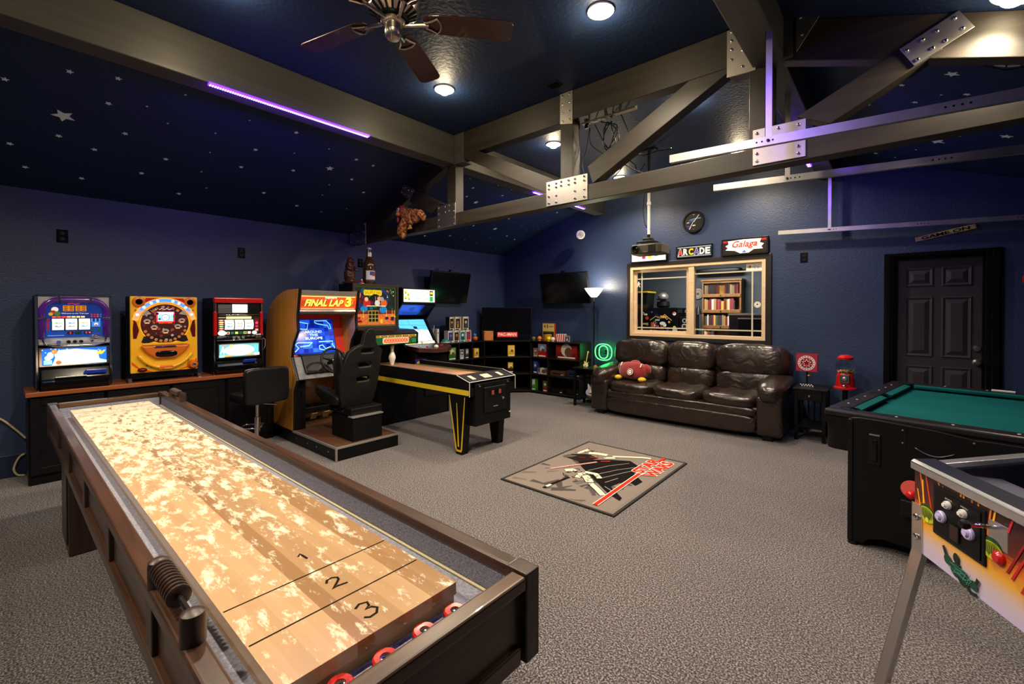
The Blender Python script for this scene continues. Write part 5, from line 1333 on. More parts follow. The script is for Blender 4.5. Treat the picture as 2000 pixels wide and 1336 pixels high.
G().tube([(-hw, 0, .76), (hw, 0, .76)], .0035, 6).o('white_edging', WHITE, k)
G().box(-hw + .03, hw - .03, .05, 1.70, .62, .755).o('bed', BLACK, k); G().box(-hw + .03, .225, 1.70, 2.35, .62, .755).o('bed', BLACK, k)
G().box(-.19, .16, .42, 2.2, .755, .772).o('lane', LANE, k)
for x0, x1 in ((-hw + .03, -.19), (.16, hw - .03)): G().box(x0, x1, .42, 1.70, .755, .762).o('gutter', mat('olive_gutter', (.10, .075, .025), .45), k)
a = Art((-.19, .42, .7724), (1, 0, 0), (0, 1, 0))
for i in range(7): a.rect(.02 + i * .048, 0, .026 + i * .048, 1.7, 'c88a68')
a.poly([(.0, .0), (.35, .0), (.35, .10), (.175, .2), (0, .10)], 'c49070').poly([(.05, .4), (.30, .4), (.175, .55)], 'b06048').poly([(.05, .75), (.30, .75), (.175, .9)], 'b87050')
a.o('lane_print', PRINT, k)
# sloping apron with cards
sl = Vector((0, .19, .055)).normalized(); L_ = .198
g = G().add([(-hw + .03, 0, .757), (hw - .03, 0, .757), (hw - .03, .19, .812), (-hw + .03, .19, .812), (hw - .03, .42, .772), (-hw + .03, .42, .772), (-hw + .03, .0, .7), (hw - .03, 0, .7), (hw - .03, .42, .7), (-hw + .03, .42, .7)], [(0, 1, 2, 3), (3, 2, 4, 5), (6, 7, 1, 0), (8, 9, 5, 4), (7, 8, 4, 2, 1), (9, 6, 0, 3, 5), (6, 9, 8, 7)])
g.o('apron', mat('charcoal_apron', (.018, .018, .024), .4, var=.6, vscale=30), k)
a = Art((-hw + .03, 0, .757), (1, 0, 0), sl)
for x0, x1, y0, y1 in ((.075, .125, .06, .155), (.25, .37, .06, .15), (.50, .55, .06, .155)): Art((-hw + .03, 0, .757), (1, 0, 0), sl).rect(x0, y0, x1, y1, 'e8d8a8').o('instruction_card', PRINT, k)
a = Art((-hw + .10, .22, .806), (1, 0, 0), Vector((0, .23, -.04))); rq = random.Random(2)
for i in range(24): a.circ(rq.uniform(.0, .4), rq.uniform(.02, .17), rq.uniform(.008, .02), rq.choice(['3c2c20', '804830', '14141c', '604030', 'a07050']))
a.o('apron_art', PRINT, k)
# coin box under the front
G().box(-.285, .26, -.012, .20, .30, .735).o('coin_box', BLACK, k, bevel=.004)
cd_ = G().box(-.165, .175, -.024, -.012, .42, .685).o('coin_door', BLKPL, k, bevel=.012, seg=3)
G().box(-.085, .095, -.034, -.024, .585, .66).o('coin_plate', BLACKG, cd_, bevel=.008)
for x in (-.05, .06): G().box(x - .018, x + .018, -.041, -.034, .60, .645).o('coin_slot', mat('coin_slot_red', (.30, .05, .03), .4), cd_, bevel=.004)
G().lathe([(.014, 0), (.014, -.012), (.008, -.02), (0, -.02)], (.115, -.024, .545), 14, 'y').o('door_lock', CHROME, cd_, smooth=35)
G().box(-.03, .035, -.03, -.024, .47, .478).o('reject_slot', TRIM, cd_); G().box(-.14, .14, -.03, -.024, .425, .432).o('door_lip', BLACKG, cd_)
for x in (-.225, .215): G().lathe([(.013, 0), (.012, -.006), (0, -.009)], (x, -.012, .715), 14, 'y').o('carriage_bolt', CHROME, k, smooth=35)
G().box(.235, .26, -.014, -.011, .365, .378).o('serial_tag', WHITE, k)
# tapered legs
for sx in (-1, 1):
    x0, x1 = (-.355, -.262) if sx < 0 else (.185, .275)
    lg = G().prism([(.06, .612), (.315, .612), (.205, .0), (.115, .0)], 'x', x0, x1).o('leg', BLACK, k, bevel=.003)
    if sx < 0:
        a = Art((x0 - .0012, .315, 0), (0, -1, 0), (0, 0, 1))
        for (xa, za), (xb, zb__) in (((.008, .60), (.115, .05)), ((.245, .60), (.195, .05)), ((.125, .53), (.15, .08))):
            a.poly([(xa - .004, za), (xa + .004, za), (xb + .011, zb__), (xb - .011, zb__)], 'd8b010')
        a.poly([(.108, .05), (.203, .05), (.195, .028), (.122, .028)], 'd8b010')
        a.o('leg_stripes', PRINT, lg)
G().box(-.30, .30, 1.75, 2.45, .0, .61).o('rear_pedestal', BLACK, k, bevel=.004)
# backbox and hood
bb = G().box(-.47, .225, 2.06, 2.40, 1.235, 1.845).o('backbox', BLACK, k, bevel=.006)
for x0, x1, z0, z1 in ((-.47, -.435, 1.235, 1.845), (.19, .225, 1.235, 1.845), (-.435, .19, 1.81, 1.845), (-.435, .19, 1.235, 1.285)):
    G().box(x0, x1, 2.035, 2.06, z0, z1).o('backbox_frame', mat('dark_bronze_frame', (.03, .026, .024), .4), bb, bevel=.004)
G().box(-.47, .225, 2.06, 2.45, .81, 1.235).o('neck', BLACK, k)
a = Art((-.435, 2.058, 1.285)); w, h = .625, .525
a.rect(0, 0, w, h, '5a6010').rect(.012, .012, w - .012, h - .012, '14201c')
a.poly([(.015, .015), (w - .015, .015), (w - .015, .16), (.015, .16)], 'd06a38')
for i in range(8): a.line([(.31 + (i - 3.5) * .02, .16), (.31 + (i - 3.5) * .10, .018)], .004, '8c3c1c')
rq = random.Random(8)
for i in range(46): a.circ(rq.uniform(.03, w - .05), rq.uniform(.21, .49), rq.uniform(.012, .034), rq.choice(['7c1418', '144c40', '0c5c5c', '1c2c6c', '30602c', '5c1020', '0a3030', '283878']), n=12)
a.rect(.02, .17, w - .02, .21, '6c2014')
a.poly(rrect(.125, .405, .40, .48, .02), 'c8b010').poly(rrect(.132, .412, .393, .473, .016), 'e8d018').text('SHUFFLE INN', .142, .42, .383, .466, '3a2c08', .0)
a.circ(.30, .37, .075, '10100c', .055).circ(.36, .365, .032, 'e0906c').rect(.30, .33, .304, .395, 'd8d0b0')
a.circ(.175, .30, .055, 'b82018', .05).circ(.165, .355, .028, 'e0b090').circ(.43, .30, .05, 'd05a1c', .055).circ(.33, .305, .04, 'c8c8c0').circ(.40, .36, .03, '8898a0')
a.rect(.17, .262, .46, .272, 'e8d8b0').circ(.13, .225, .055, '1478b8', .04).circ(.42, .215, .06, '1478b8', .045).circ(.055, .41, .03, 'e06060', .045)
for x in (.12, .47, .56, .60): a.line([(x, .13), (x, .21)], .006, 'd8c030').circ(x, .12, .018, 'c8a818', .012)
a.rect(.19, .045, .345, .205, 'a89030')
for i in range(3):
    for j in range(3): a.rect(.20 + i * .05, .055 + j * .05, .24 + i * .05, .095 + j * .05, '14100c')
a.rect(.03, .05, .10, .075, '701010').rect(.03, .09, .075, .12, '901818').rect(.45, .085, .50, .12, '28182c').rect(.54, .07, .59, .12, '28182c').circ(.39, .06, .022, 'd8b818', .03)
for i in range(10): a.circ(rq.uniform(.45, .58), rq.uniform(.38, .49), .008, rq.choice(['e04060', '40b0a0', 'e8e8d0', 'c83020']), n=8)
a.o('backglass', LITLO, k)
hd_ = G().prism([(1.66, 1.045), (1.655, 1.195), (1.75, 1.235), (2.06, 1.24), (2.06, 1.045)], 'x', -.445, .275).o('pin_hood', BLACK, k, bevel=.004)
a = Art((-.44, 1.6555, 1.05), (1, 0, 0), (0, 0, 1)); w, h = .70, .138
a.rect(.01, .006, w - .02, h - .012, '144c28').rect(.30, .008, .34, h - .014, 'a02818').rect(w - .09, .02, w - .03, h * .5, '1a7038').rect(w - .16, h * .55, w - .10, h * .8, 'a82818')
a.rect(.012, h - .042, w - .022, h - .014, 'b89848')
for i in range(6): a.rect(.03 + i * .108, h - .038, .115 + i * .108, h - .018, '201810').rect(.038 + i * .108, h - .031, .107 + i * .108, h - .026, 'd8a850')
a.poly(rrect(.16, .016, .555, h - .048, .02), 'f0e4c8').poly(rrect(.168, .022, .547, h - .054, .018), 'c04a28')
for i in range(9): a.circ(.19 + i * .041, .054, .019, 'f0d8b0', .025).circ(.19 + i * .041, .054, .016, 'd85028', .021)
a.o('score_panel', LITLO, k)

pin = thing('bowling_pin', 'white bowling pin standing on the shuffle bowling lane', 'bowling pin', (-5.02, 3.40, .7725))
G().lathe([(.0, 0), (.026, 0), (.028, .012), (.045, .075), (.058, .115), (.056, .145), (.04, .19), (.026, .225), (.023, .25), (.028, .275), (.0325, .295), (.030, .325), (.018, .340), (0, .343)], n=28).move(Matrix.Scale(.79, 4)).o('pin_body', mat('pin_white', (.72, .66, .60), .25, coat=.3), pin, smooth=1)
G().lathe([(.0245, .228), (.0265, .228), (.0262, .236), (.0240, .236)], n=24).move(Matrix.Scale(.79, 4)).o('neck_band', mat('pin_grey_band', (.35, .3, .3), .4), pin)

# ---- figures on top of the backbox
b = thing('bear_figure', 'brown carved standing bear figure on top of the bowling backbox', 'figurine', (-5.45, 3.04, 1.8475), PI / 2 + .5)
BEARM = mat('brown_carved_resin', (.060, .018, .010), .28, bump=1.2, bscale=30, var=.4, vscale=20)
g = G().ell((0, 0, .11), (.075, .07, .12)).ell((0, .0, .22), (.055, .055, .075)).ell((0, -.01, .295), (.042, .045, .045)).ell((0, -.05, .285), (.02, .028, .018)).ell((-.03, .0, .335), (.013, .01, .015)).ell((.03, 0, .335), (.013, .01, .015))
g.tube([(-.05, 0, .24), (-.075, -.04, .19), (-.04, -.08, .17)], [.025, .02, .016], 8).tube([(.05, 0, .24), (.075, -.04, .19), (.04, -.08, .17)], [.025, .02, .016], 8)
g.ell((-.045, -.03, .025), (.04, .06, .03)).ell((.045, -.03, .025), (.04, .06, .03))
bb_ = g.o('body', BEARM, b, smooth=1)
G().lathe([(.09, 0), (.095, .01), (.085, .02), (0, .02)], n=20).o('base', BEARM, b, smooth=30)
for sx in (-1, 1): G().ell((sx * .016, -.05, .305), (.005, .004, .005)).o('eye', BLACKG, bb_, smooth=1)
rs_ = thing('small_ornament', 'tiny red and white ornament at the foot of the brown bear', 'ornament', (-5.37, 3.17, 1.846))
G().ell((0, 0, .022), (.022, .022, .022)).o('red_ball', RED, rs_, smooth=1); G().lathe([(.03, 0), (.028, .008), (0, .008)], n=16).o('white_dish', WHITE, rs_); G().ell((.0, .0, .05), (.012, .012, .010)).o('white_top', WHITE, rs_, smooth=1)
b = thing('giant_bottle', 'oversized brown glass beer bottle on top of the bowling backbox', 'bottle', (-5.42, 3.31, 1.846))
BRG = mat('brown_bottle_glass', (.055, .022, .004), .08, coat=.6, spec=.7)
G().lathe([(0, 0), (.076, 0), (.082, .01), (.082, .25), (.078, .28), (.05, .335), (.036, .375), (.032, .42), (.030, .47), (.0, .47)], n=32).o('bottle_glass', BRG, b, smooth=40)
G().lathe([(.034, .468), (.035, .475), (.034, .493), (.03, .498), (0, .498)], n=28).o('cap', SILV, b, smooth=40)
def wraplabel(r, z0, z1, a0, a1, col, nm, dr=.0008):
    g = G(); g.ink = hx(col); n = 10; vs = []
    for i in range(n + 1):
        t_ = R(a0 + (a1 - a0) * i / n)
        for z in (z0, z1): vs.append(((r + dr) * math.cos(t_), (r + dr) * math.sin(t_), z))
    g.add(vs, [(2 * i, 2 * i + 2, 2 * i + 3, 2 * i + 1) for i in range(n)]); return g.o(nm, PRINT, b, smooth=0)
wraplabel(.082, .06, .18, -60, 35, 'd8d8d8', 'label_print'); wraplabel(.082, .12, .17, -25, 30, '3048a0', 'label_blue_patch', .0014); wraplabel(.082, .11, .15, -5, 32, 'a83028', 'label_red_patch', .002)
wraplabel(.0345, .37, .43, -60, 30, 'e8e8e8', 'neck_label', .002)
wraplabel(.082, .045, .050, -60, 40, '6878b8', 'label_line', .001)

# ================================================================== upright arcade in the row
k = thing('upright_arcade_cabinet', 'black upright arcade cabinet with a bright marquee and glowing blue screen', 'arcade machine', (-5.0, 4.06, 0), PI / 2)
hw = .31
pf_ = [(.0, 0), (.0, .82), (-.03, .88), (.18, .96), (.26, 1.0), (.52, 1.36), (.30, 1.58), (.29, 1.82), (.90, 1.82), (.90, 0)]
for sx in (-1, 1): G().prism(pf_, 'x', sx * hw, sx * (hw - .022)).o('side_panel', BLACK, k, bevel=.003)
G().box(-hw + .022, hw - .022, .01, .88, 0, .85).o('body', BLACK, k); G().box(-hw + .022, hw - .022, .30, .88, 1.80, 1.815).o('roof', BLACK, k)
G().box(-hw + .022, hw - .022, .86, .88, .85, 1.80).o('rear_panel', BLACK, k)
cd_ = G().box(-.14, .14, -.008, .012, .28, .62).o('coin_door', BLKPL, k, bevel=.008)
for x in (-.05, .05): G().box(x - .02, x + .02, -.014, -.008, .5, .57).o('coin_slot', BLACKG, cd_, bevel=.003)
G().lathe([(.012, 0), (.012, -.008), (0, -.01)], (.1, -.008, .45), 12, 'y').o('door_lock', CHROME, cd_)
# control panel with bowed front
cp = [(-.31, .20), (.33, .20), (.36, .06), (.30, -.06), (.10, -.20), (-.10, -.20), (-.29, -.06), (-.31, .06)]
g = G(); n = len(cp); vs = [(x, y, .905 + (y + .2) * .09) for x, y in cp] + [(x, y, .965 + (y + .2) * .09) for x, y in cp]
g.add(vs, [list(range(n))[::-1], list(range(n, 2 * n))] + [(i, (i + 1) % n, n + (i + 1) % n, n + i) for i in range(n)])
cpo = g.o('control_panel', mat('maroon_panel', (.045, .012, .012), .35, var=.5, vscale=12), k, bevel=.004)
G().ell((0, -.08, .982), (.032, .032, .026)).o('trackball', mat('pearl_white', (.8, .78, .72), .15), cpo, smooth=1)
for x, y, m_ in ((-.20, .03, WHITE), (-.12, -.03, RED), (.16, .0, RED), (.22, .05, RED)): G().lathe([(.016, 0), (.016, .008), (.012, .011), (0, .011)], (x, y, .966 + (y + .2) * .09), 14).o('button', m_, cpo, smooth=35)
# purple side art low on the body
a = Art((-.30, -.001, .62)); a.rect(0, 0, .20, .2, '3c1878').circ(.06, .13, .04, 'a8a830').circ(.07, .10, .03, '181818'); a.o('front_art', PRINT, k)
# monitor
m0, m1 = (.27, 1.0), (.55, 1.38); um = Vector((0, m1[0] - m0[0], m1[1] - m0[1])).normalized()
g = G().add([(-hw + .022, m0[0], m0[1]), (hw - .022, m0[0], m0[1]), (hw - .022, m1[0], m1[1]), (-hw + .022, m1[0], m1[1])], [(0, 1, 2, 3)])
G().prism([(m0[0], m0[1]), (m1[0], m1[1]), (m1[0] + .02, m1[1]), (m0[0] + .02, m0[1] - .02)], 'x', -hw + .022, hw - .022).o('monitor_bezel', BLACKG, k)
a = Art((-.27, m0[0] - .0008, m0[1] + .001), (1, 0, 0), um); w, h = .54, .44
a.rect(.0, 0, w, .045, 'c8c0a8').rect(.05, .006, .14, .038, 'd8c828').circ(.30, .022, .02, '888070').circ(.2, .022, .016, '40806c').circ(.42, .022, .022, 'e0e8e8')
a.poly([(.02, .05), (w - .02, .05), (w - .02, h), (.02, h)], '58b8f0').poly([(.02, .05), (w - .02, .05), (w - .02, h * .55), (.02, h * .65)], 'c0ecff').poly([(.02, .05), (.5, .05), (.4, .22), (.02, .28)], 'f0fcff')
a.line([(.02, h * .8), (w - .02, h * .74)], .004, '204060').line([(.22, h), (.22, h * .78)], .004, '204060').circ(.30, h * .66, .036, '0c2850', .026).line([(.25, .34), (.48, .06)], .006, '0c2850').line([(.30, .30), (.50, .08)], .008, '0c2850').line([(.02, .22), (w - .02, .30)], .003, '3878a8')
a.o('screen', SCREEN, k)
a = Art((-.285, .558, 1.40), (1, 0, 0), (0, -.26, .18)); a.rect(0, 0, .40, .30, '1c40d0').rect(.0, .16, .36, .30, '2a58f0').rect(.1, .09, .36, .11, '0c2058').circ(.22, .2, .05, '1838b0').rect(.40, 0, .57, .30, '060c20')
a.o('painted_hood_reflection', LITLO, k)  # reflection painted onto the hood underside as a dim glowing print
G().prism([(.30, 1.585), (.30, 1.60), (.57, 1.41), (.57, 1.39)], 'x', -hw + .022, hw - .022).o('hood_board', BLACK, k)
G().box(-hw + .022, hw - .022, .296, .32, 1.60, 1.81).o('marquee_box', BLKPL, k)
a = Art((-.28, .2950, 1.615)); w, h = .56, .185
a.rect(0, 0, w, h, 'd8d4c0').circ(w * .45, h * .5, .16, 'ffffff', .08).circ(w * .42, h * .28, .06, 'a8e8d0', .03).rect(w * .3, h * .55, w * .55, h * .6, 'f0e8a0')
for x, z in ((.03, .14), (.075, .11), (.03, .06), (.09, .05)): a.circ(x, z, .022, 'e0d838').circ(x + .004, z - .012, .01, '282410')
for x, z in ((.37, .12), (.41, .14), (.37, .04), (.42, .06)): a.ring(x, z, .006, .012, '282820', 12, 200, 380)
a.rect(w - .095, .01, w - .035, .085, '0c9048').rect(w - .095, .095, w - .035, h - .015, '281c10').circ(w - .065, .135, .026, 'e8b818', .018).rect(w - .03, 0, w, h, 'c0c8d0')
a.o('marquee', LITHI, k)
for z in (1.605, 1.805): G().box(-.29, .29, .285, .296, z - .006, z + .006).o('marquee_retainer', BLKPL, k)
# ================================================================== leather sofa
def make_leather():
    m, nt, b = nodes_of('dark_brown_leather'); L = nt.links.new
    tc = nd(nt, 'ShaderNodeTexCoord')
    n1 = nd(nt, 'ShaderNodeTexNoise', i_Scale=5., i_Detail=2.5, i_Distortion=1.6)
    n2 = nd(nt, 'ShaderNodeTexNoise', i_Scale=3., i_Detail=2.)
    for n in (n1, n2): L(tc.outputs['Object'], n.inputs['Vector'])
    rp = nd(nt, 'ShaderNodeValToRGB'); rp.color_ramp.elements[0].color = (.009, .0055, .0045, 1); rp.color_ramp.elements[1].color = (.034, .019, .014, 1)
    L(n2.outputs[0], rp.inputs[0]); L(rp.outputs[0], b.inputs['Base Color'])
    b.inputs['Roughness'].default_value = .27; b.inputs['Coat Weight'].default_value = .3; b.inputs['Coat Roughness'].default_value = .25
    bp = nd(nt, 'ShaderNodeBump', i_Strength=.55, i_Distance=.03); L(n1.outputs[0], bp.inputs['Height']); L(bp.outputs[0], b.inputs['Normal'])
    return m
LEA = make_leather()
k = thing('sofa', 'dark brown leather three-seat sofa with puffy cushions under the window', 'sofa', (-2.17, 6.13, 0))
G().box(-1.20, 1.20, -.40, .44, .06, .36).o('base', LEA, k, bevel=.03, seg=3)
G().ell((0, -.405, .165), (.96, .06, .105), .3).o('front_rail', LEA, k, smooth=1); G().ell((0, -.395, .305), (.96, .065, .055), .35).o('front_welt', LEA, k, smooth=1)
G().box(-1.2, 1.2, .30, .46, .10, .96).o('back_frame', LEA, k, bevel=.05, seg=3)
sag = lambda p: Vector((p.x, p.y, p.z + .012 * math.sin(p.x * 25) * math.cos(p.y * 17)))
for i in range(3):
    x = -.64 + i * .64
    G().ell((x, -.09, .405), (.322, .36, .085), .45, fn=sag, nu=36, nv=18).o('seat_cushion', LEA, k, smooth=1)
    xw = (-.385, -.0, .36)
    w_ = (.43, .335, .44)[i]; cx__ = (-.745, .005, .765)[i]
    G().ell((cx__, .22, .555), (w_ * .95, .13, .15), .5, fn=sag, nu=36, nv=18, rot=Matrix.Rotation(R(-8), 3, 'X')).o('lumbar_cushion', LEA, k, smooth=1)
    G().ell((cx__, .285, .845), (w_ * 1.0, .165, .205), .55, fn=sag, nu=36, nv=18, rot=Matrix.Rotation(R(-10), 3, 'X')).o('back_cushion', LEA, k, smooth=1)
for sx in (-1, 1):
    G().box(sx * .955, sx * 1.22, -.44, .42, .05, .50).o('arm_panel', LEA, k, bevel=.04, seg=3)
    G().ell((sx * 1.09, -.02, .555), (.162, .46, .13), .6, .7, fn=lambda p: Vector((p.x, p.y, p.z + .03 * math.sin(p.y * 3))), nu=36, nv=18).o('arm_pad', LEA, k, smooth=1)
    for y in (-.36, .36): G().box(sx * 1.02, sx * 1.12, y - .05, y + .05, 0, .06).o('foot', BLKPL, k)

# ---- red plush cushion on the sofa
k = thing('plush_cushion', 'red plush cushion in a jersey with yellow feet on the left sofa seat', 'cushion', (-2.86, 5.98, .51), R(-6))
PLR = mat('red_plush', (.24, .008, .008), .9, bump=.8, bscale=60, sheen=.5, var=.3, vscale=14)
g = G().ell((0, .02, .11), (.22, .12, .125), .75, rot=Matrix.Rotation(R(-22), 3, 'X')).ell((0, .06, .215), (.075, .07, .05)).ell((-.20, .03, .15), (.06, .05, .075), rot=Matrix.Rotation(R(30), 3, 'Y')).ell((.20, .03, .15), (.06, .05, .075), rot=Matrix.Rotation(R(-30), 3, 'Y'))
g.o('body', PLR, k, smooth=1)
for sx in (-1, 1): lab(G().ell((sx * .19, -.08, .012), (.055, .06, .035)).o('plush_foot', mat('yellow_plush', (.62, .38, .03), .9, bump=.6, bscale=60), k, smooth=1), 'yellow plush foot')
for sx in (-1, 1): G().ell((sx * .045, .03, .225), (.022, .018, .018)).o('plush_ear', PLR, k, smooth=1)
a = Art((.03, -.128, .115), (1, 0, 0), (0, .32, .95)); a.circ(0, 0, .052, '3a0c0c', n=28).circ(0, 0, .047, 'e8e4e0', n=28).circ(0, 0, .040, '501414', n=28).ring(0, 0, .012, .03, 'e8e4e0', 20, 40, 320).poly([(-.004, -.012), (.03, -.004), (.03, .006), (-.004, .004)], 'e8e4e0')
lab(a.o('round_badge', PRINTM, k), 'round black and white badge')
a = Art((0, -.06, .20), (1, 0, 0), (0, .6, .8))
for sx in (-1, 1): a.rect(sx * .15, -.02, sx * .165, .04, 'e0d8d0')
a.o('shoulder_stripe', PRINTM, k)

# ---- end table with lamp, gumball machine
def endtable(loc, w, d, h, label, drawer=True, shelf_z=.15):
    k = thing('end_table', label, 'table', loc)
    G().box(-w / 2 - .015, w / 2 + .015, -.015, d + .015, h - .022, h).o('top', BLACKW, k, bevel=.004)
    for x in (-w / 2, w / 2 - .035):
        for y in (0, d - .035): G().box(x, x + .035, y, y + .035, 0, h - .022).o('leg', BLACKW, k, bevel=.003)
    G().box(-w / 2 + .02, w / 2 - .02, .01, d - .01, shelf_z, shelf_z + .018).o('shelf', BLACKW, k)
    for x in (-w / 2 + .008, w / 2 - .022): G().box(x, x + .014, .03, d - .03, h - .14, h - .022).o('apron', BLACKW, k)
    G().box(-w / 2 + .03, w / 2 - .03, d - .025, d - .012, h - .14, h - .022).o('apron', BLACKW, k)
    if drawer:
        dr_ = G().box(-w / 2 + .036, w / 2 - .036, -.012, .012, h - .135, h - .03).o('drawer', BLACKW, k, bevel=.004)
        G().lathe([(.006, 0), (.006, -.012), (.012, -.02), (.008, -.028), (0, -.029)], (0, -.012, h - .082), 14, 'y').o('knob', NICKEL, dr_, smooth=35)
        G().prism([(-w / 2 + .04, h - .022), (w / 2 - .04, h - .022), (w / 2 - .07, h - .04), (-w / 2 + .07, h - .04)], 'y', -.02, -.010).o('drawer_lip', BLACKW, dr_)
    for x in (-.06, 0, .06): G().box(x - .008, x + .008, d - .022, d - .014, shelf_z + .018, h - .14).o('back_slat', BLACKW, k)
    return k
endtable((-.735, 6.02, 0), .30, .42, .60, 'black end table with a drawer right of the sofa')
endtable((-3.66, 5.93, 0), .36, .31, .60, 'black end table at the left sofa arm below the floor lamp', False, .14)
k = thing('table_lamp', 'small table lamp with a red square shade and white star ring emblem', 'lamp', (-.79, 6.24, .6005), R(4))
G().box(-.065, .065, -.045, .045, 0, .03).o('base', BLKPL, k, bevel=.004)
a = Art((-.065, -.0465, .002))
for i in range(10):
    for j in range(2):
        a.rect(i * .013, j * .013, (i + 1) * .013, (j + 1) * .013, 'f0f0f0' if (i + j) % 2 else '080808')
a.o('checker_band', PRINT, k)
G().cyl((.0, .01, .03), (.0, .01, .19), .008, n=12).o('stem', BLKPL, k); G().ell((.02, -.015, .12), (.02, .012, .014)).o('copper_bead', mat('copper', (.5, .2, .08), .3, .8), k, smooth=1)
SHR = mat('crimson_shade', (.33, .015, .035), .7, emit=.10)
g = G()
for x0, x1, y0, y1 in ((-.105, .105, -.09, -.087), (-.105, .105, .087, .09), (-.105, -.102, -.09, .09), (.102, .105, -.09, .09)): g.box(x0, x1, y0, y1, .18, .375)
sh = g.o('shade', SHR, k)
a = Art((0, -.0905, .2775)); a.circ(0, 0, .086, 'e8d8d8', n=36).circ(0, 0, .06, '8a1428', n=32)
for i in range(18): a.circ(.073 * math.cos(R(i * 20)), .073 * math.sin(R(i * 20)), .006, '8a1428', n=8)
a.star(0, 0, .052, 'e8d8d8', .5).star(0, -.001, .040, '8a1428', .5)
for i in range(5): a.circ(.047 * math.cos(R(126 + i * 72)), .047 * math.sin(R(126 + i * 72)), .006, 'e8d8d8', n=8)
a.o('shade_emblem', PRINTM, sh)
k = thing('gumball_machine', 'red gumball machine with a glass globe on a black stand', 'gumball machine', (-.44, 6.42, 0))
G().lathe([(0, 0), (.115, 0), (.115, .02), (.05, .04), (.026, .06)], n=24).o('stand_base', BLKPL, k, smooth=35)
G().cyl((0, 0, .05), (0, 0, .59), .026).o('stand_pole', BLKPL, k, smooth=40)
G().lathe([(.0, .585), (.115, .585), (.115, .60), (.092, .612), (.085, .70), (.078, .755), (.070, .765), (0, .765)], n=28).o('body', RED, k, smooth=35)
G().box(-.045, .045, -.098, -.07, .655, .755).o('coin_plate', mat('pewter', (.12, .12, .125), .35, .7), k, bevel=.005)
G().lathe([(.022, 0), (.022, -.008), (.006, -.012), (.006, -.02), (0, -.02)], (0, -.098, .71), 18, 'y').o('coin_dial', GALV, k, smooth=35); G().box(-.02, .02, -.115, -.108, .706, .714).o('dial_handle', GALV, k)
G().ell((0, -.095, .622), (.026, .02, .018)).o('chute_flap', CHROME, k, smooth=1)
G().lathe([(.06, .758), (.09, .80), (.098, .84), (.088, .89), (.055, .925)], n=28).o('globe', mat('thin_globe_glass', (.9, .95, 1.), .03, trans=1., ior=1.2), k, smooth=1)
G().lathe([(.05, .918), (.075, .925), (.078, .945), (.05, .97), (.015, .978), (0, .978)], n=28).o('lid', RED, k, smooth=35)
GBC = [mat('gumball_%d' % i, c, .25) for i, c in enumerate(['d8b020', 'c02820', 'e8e4d8', '60a040', 'd87020', 'e8a0b0'])]
gb0 = [G().ell((0, 0, 0), (.0105,) * 3, nu=10, nv=6).mesh('gumball', True) for _ in GBC]
for m_, me in zip(GBC, gb0): me.materials.append(m_)
rq = random.Random(9)
for i in range(70):
    q = .072 * math.sqrt(rq.random()); t_ = rq.random() * 6.283
    o = bpy.data.objects.new('gumball', gb0[rq.randrange(6)]); COL.objects.link(o); o.parent = k
    o.location = (q * math.cos(t_), q * math.sin(t_), .775 + rq.random() * .028)

# ---- mini guitars by the sofa
def guitar(loc, rot, s, bodym, neckm, label):
    k = thing('mini_guitar', label, 'guitar', loc); k.rotation_euler = rot
    o_ = [(-.05, 0), (.05, 0), (.075, .03), (.075, .07), (.055, .10), (.06, .14), (.075, .165), (.045, .15), (.03, .135), (-.02, .135), (-.04, .165), (-.07, .185), (-.065, .14), (-.055, .10), (-.078, .07), (-.078, .03)]
    G().prism([(x * s, z * s) for x, z in o_], 'y', -.012, .012).o('body', bodym, k, bevel=.004)
    G().prism([(x * s, z * s) for x, z in [(-.02, .03), (.03, .02), (.05, .07), (.02, .12), (-.02, .12)]], 'y', -.0145, -.012).o('pickguard', WHITE, k)
    G().box(-.012 * s, .012 * s, -.022, -.010, .10 * s, .40 * s).o('neck', neckm, k, bevel=.002)
    G().prism([(x * s, z * s) for x, z in [(-.014, .40), (.014, .40), (.03, .47), (.012, .49), (-.02, .48)]], 'y', -.020, -.008).o('headstock', neckm, k, bevel=.002)
    for i in range(4): G().cyl(((-.024) * s, -.014, (.41 + i * .018) * s), (-.012 * s, -.014, (.41 + i * .018) * s), .003, n=6).o('tuning_peg', CHROME, k)
    G().box(-.02 * s, .02 * s, -.018, -.0145, .035 * s, .05 * s).o('bridge', CHROME, k)
AMB = mat('amber_neck', (.42, .20, .03), .4)
guitar((-3.60, 6.04, .1585), (R(-8), R(8), R(20)), 1.0, mat('pale_lilac_body', (.55, .52, .65), .25), AMB, 'small white guitar standing on the lower shelf of the left end table')
guitar((-3.70, 6.06, .6005), (R(-10), R(8), R(20)), .52, mat('pale_yellow_body', (.6, .5, .15), .3), mat('yellow_neck', (.62, .48, .08), .4), 'tiny yellow guitar leaning on the end table beside the neon letter')

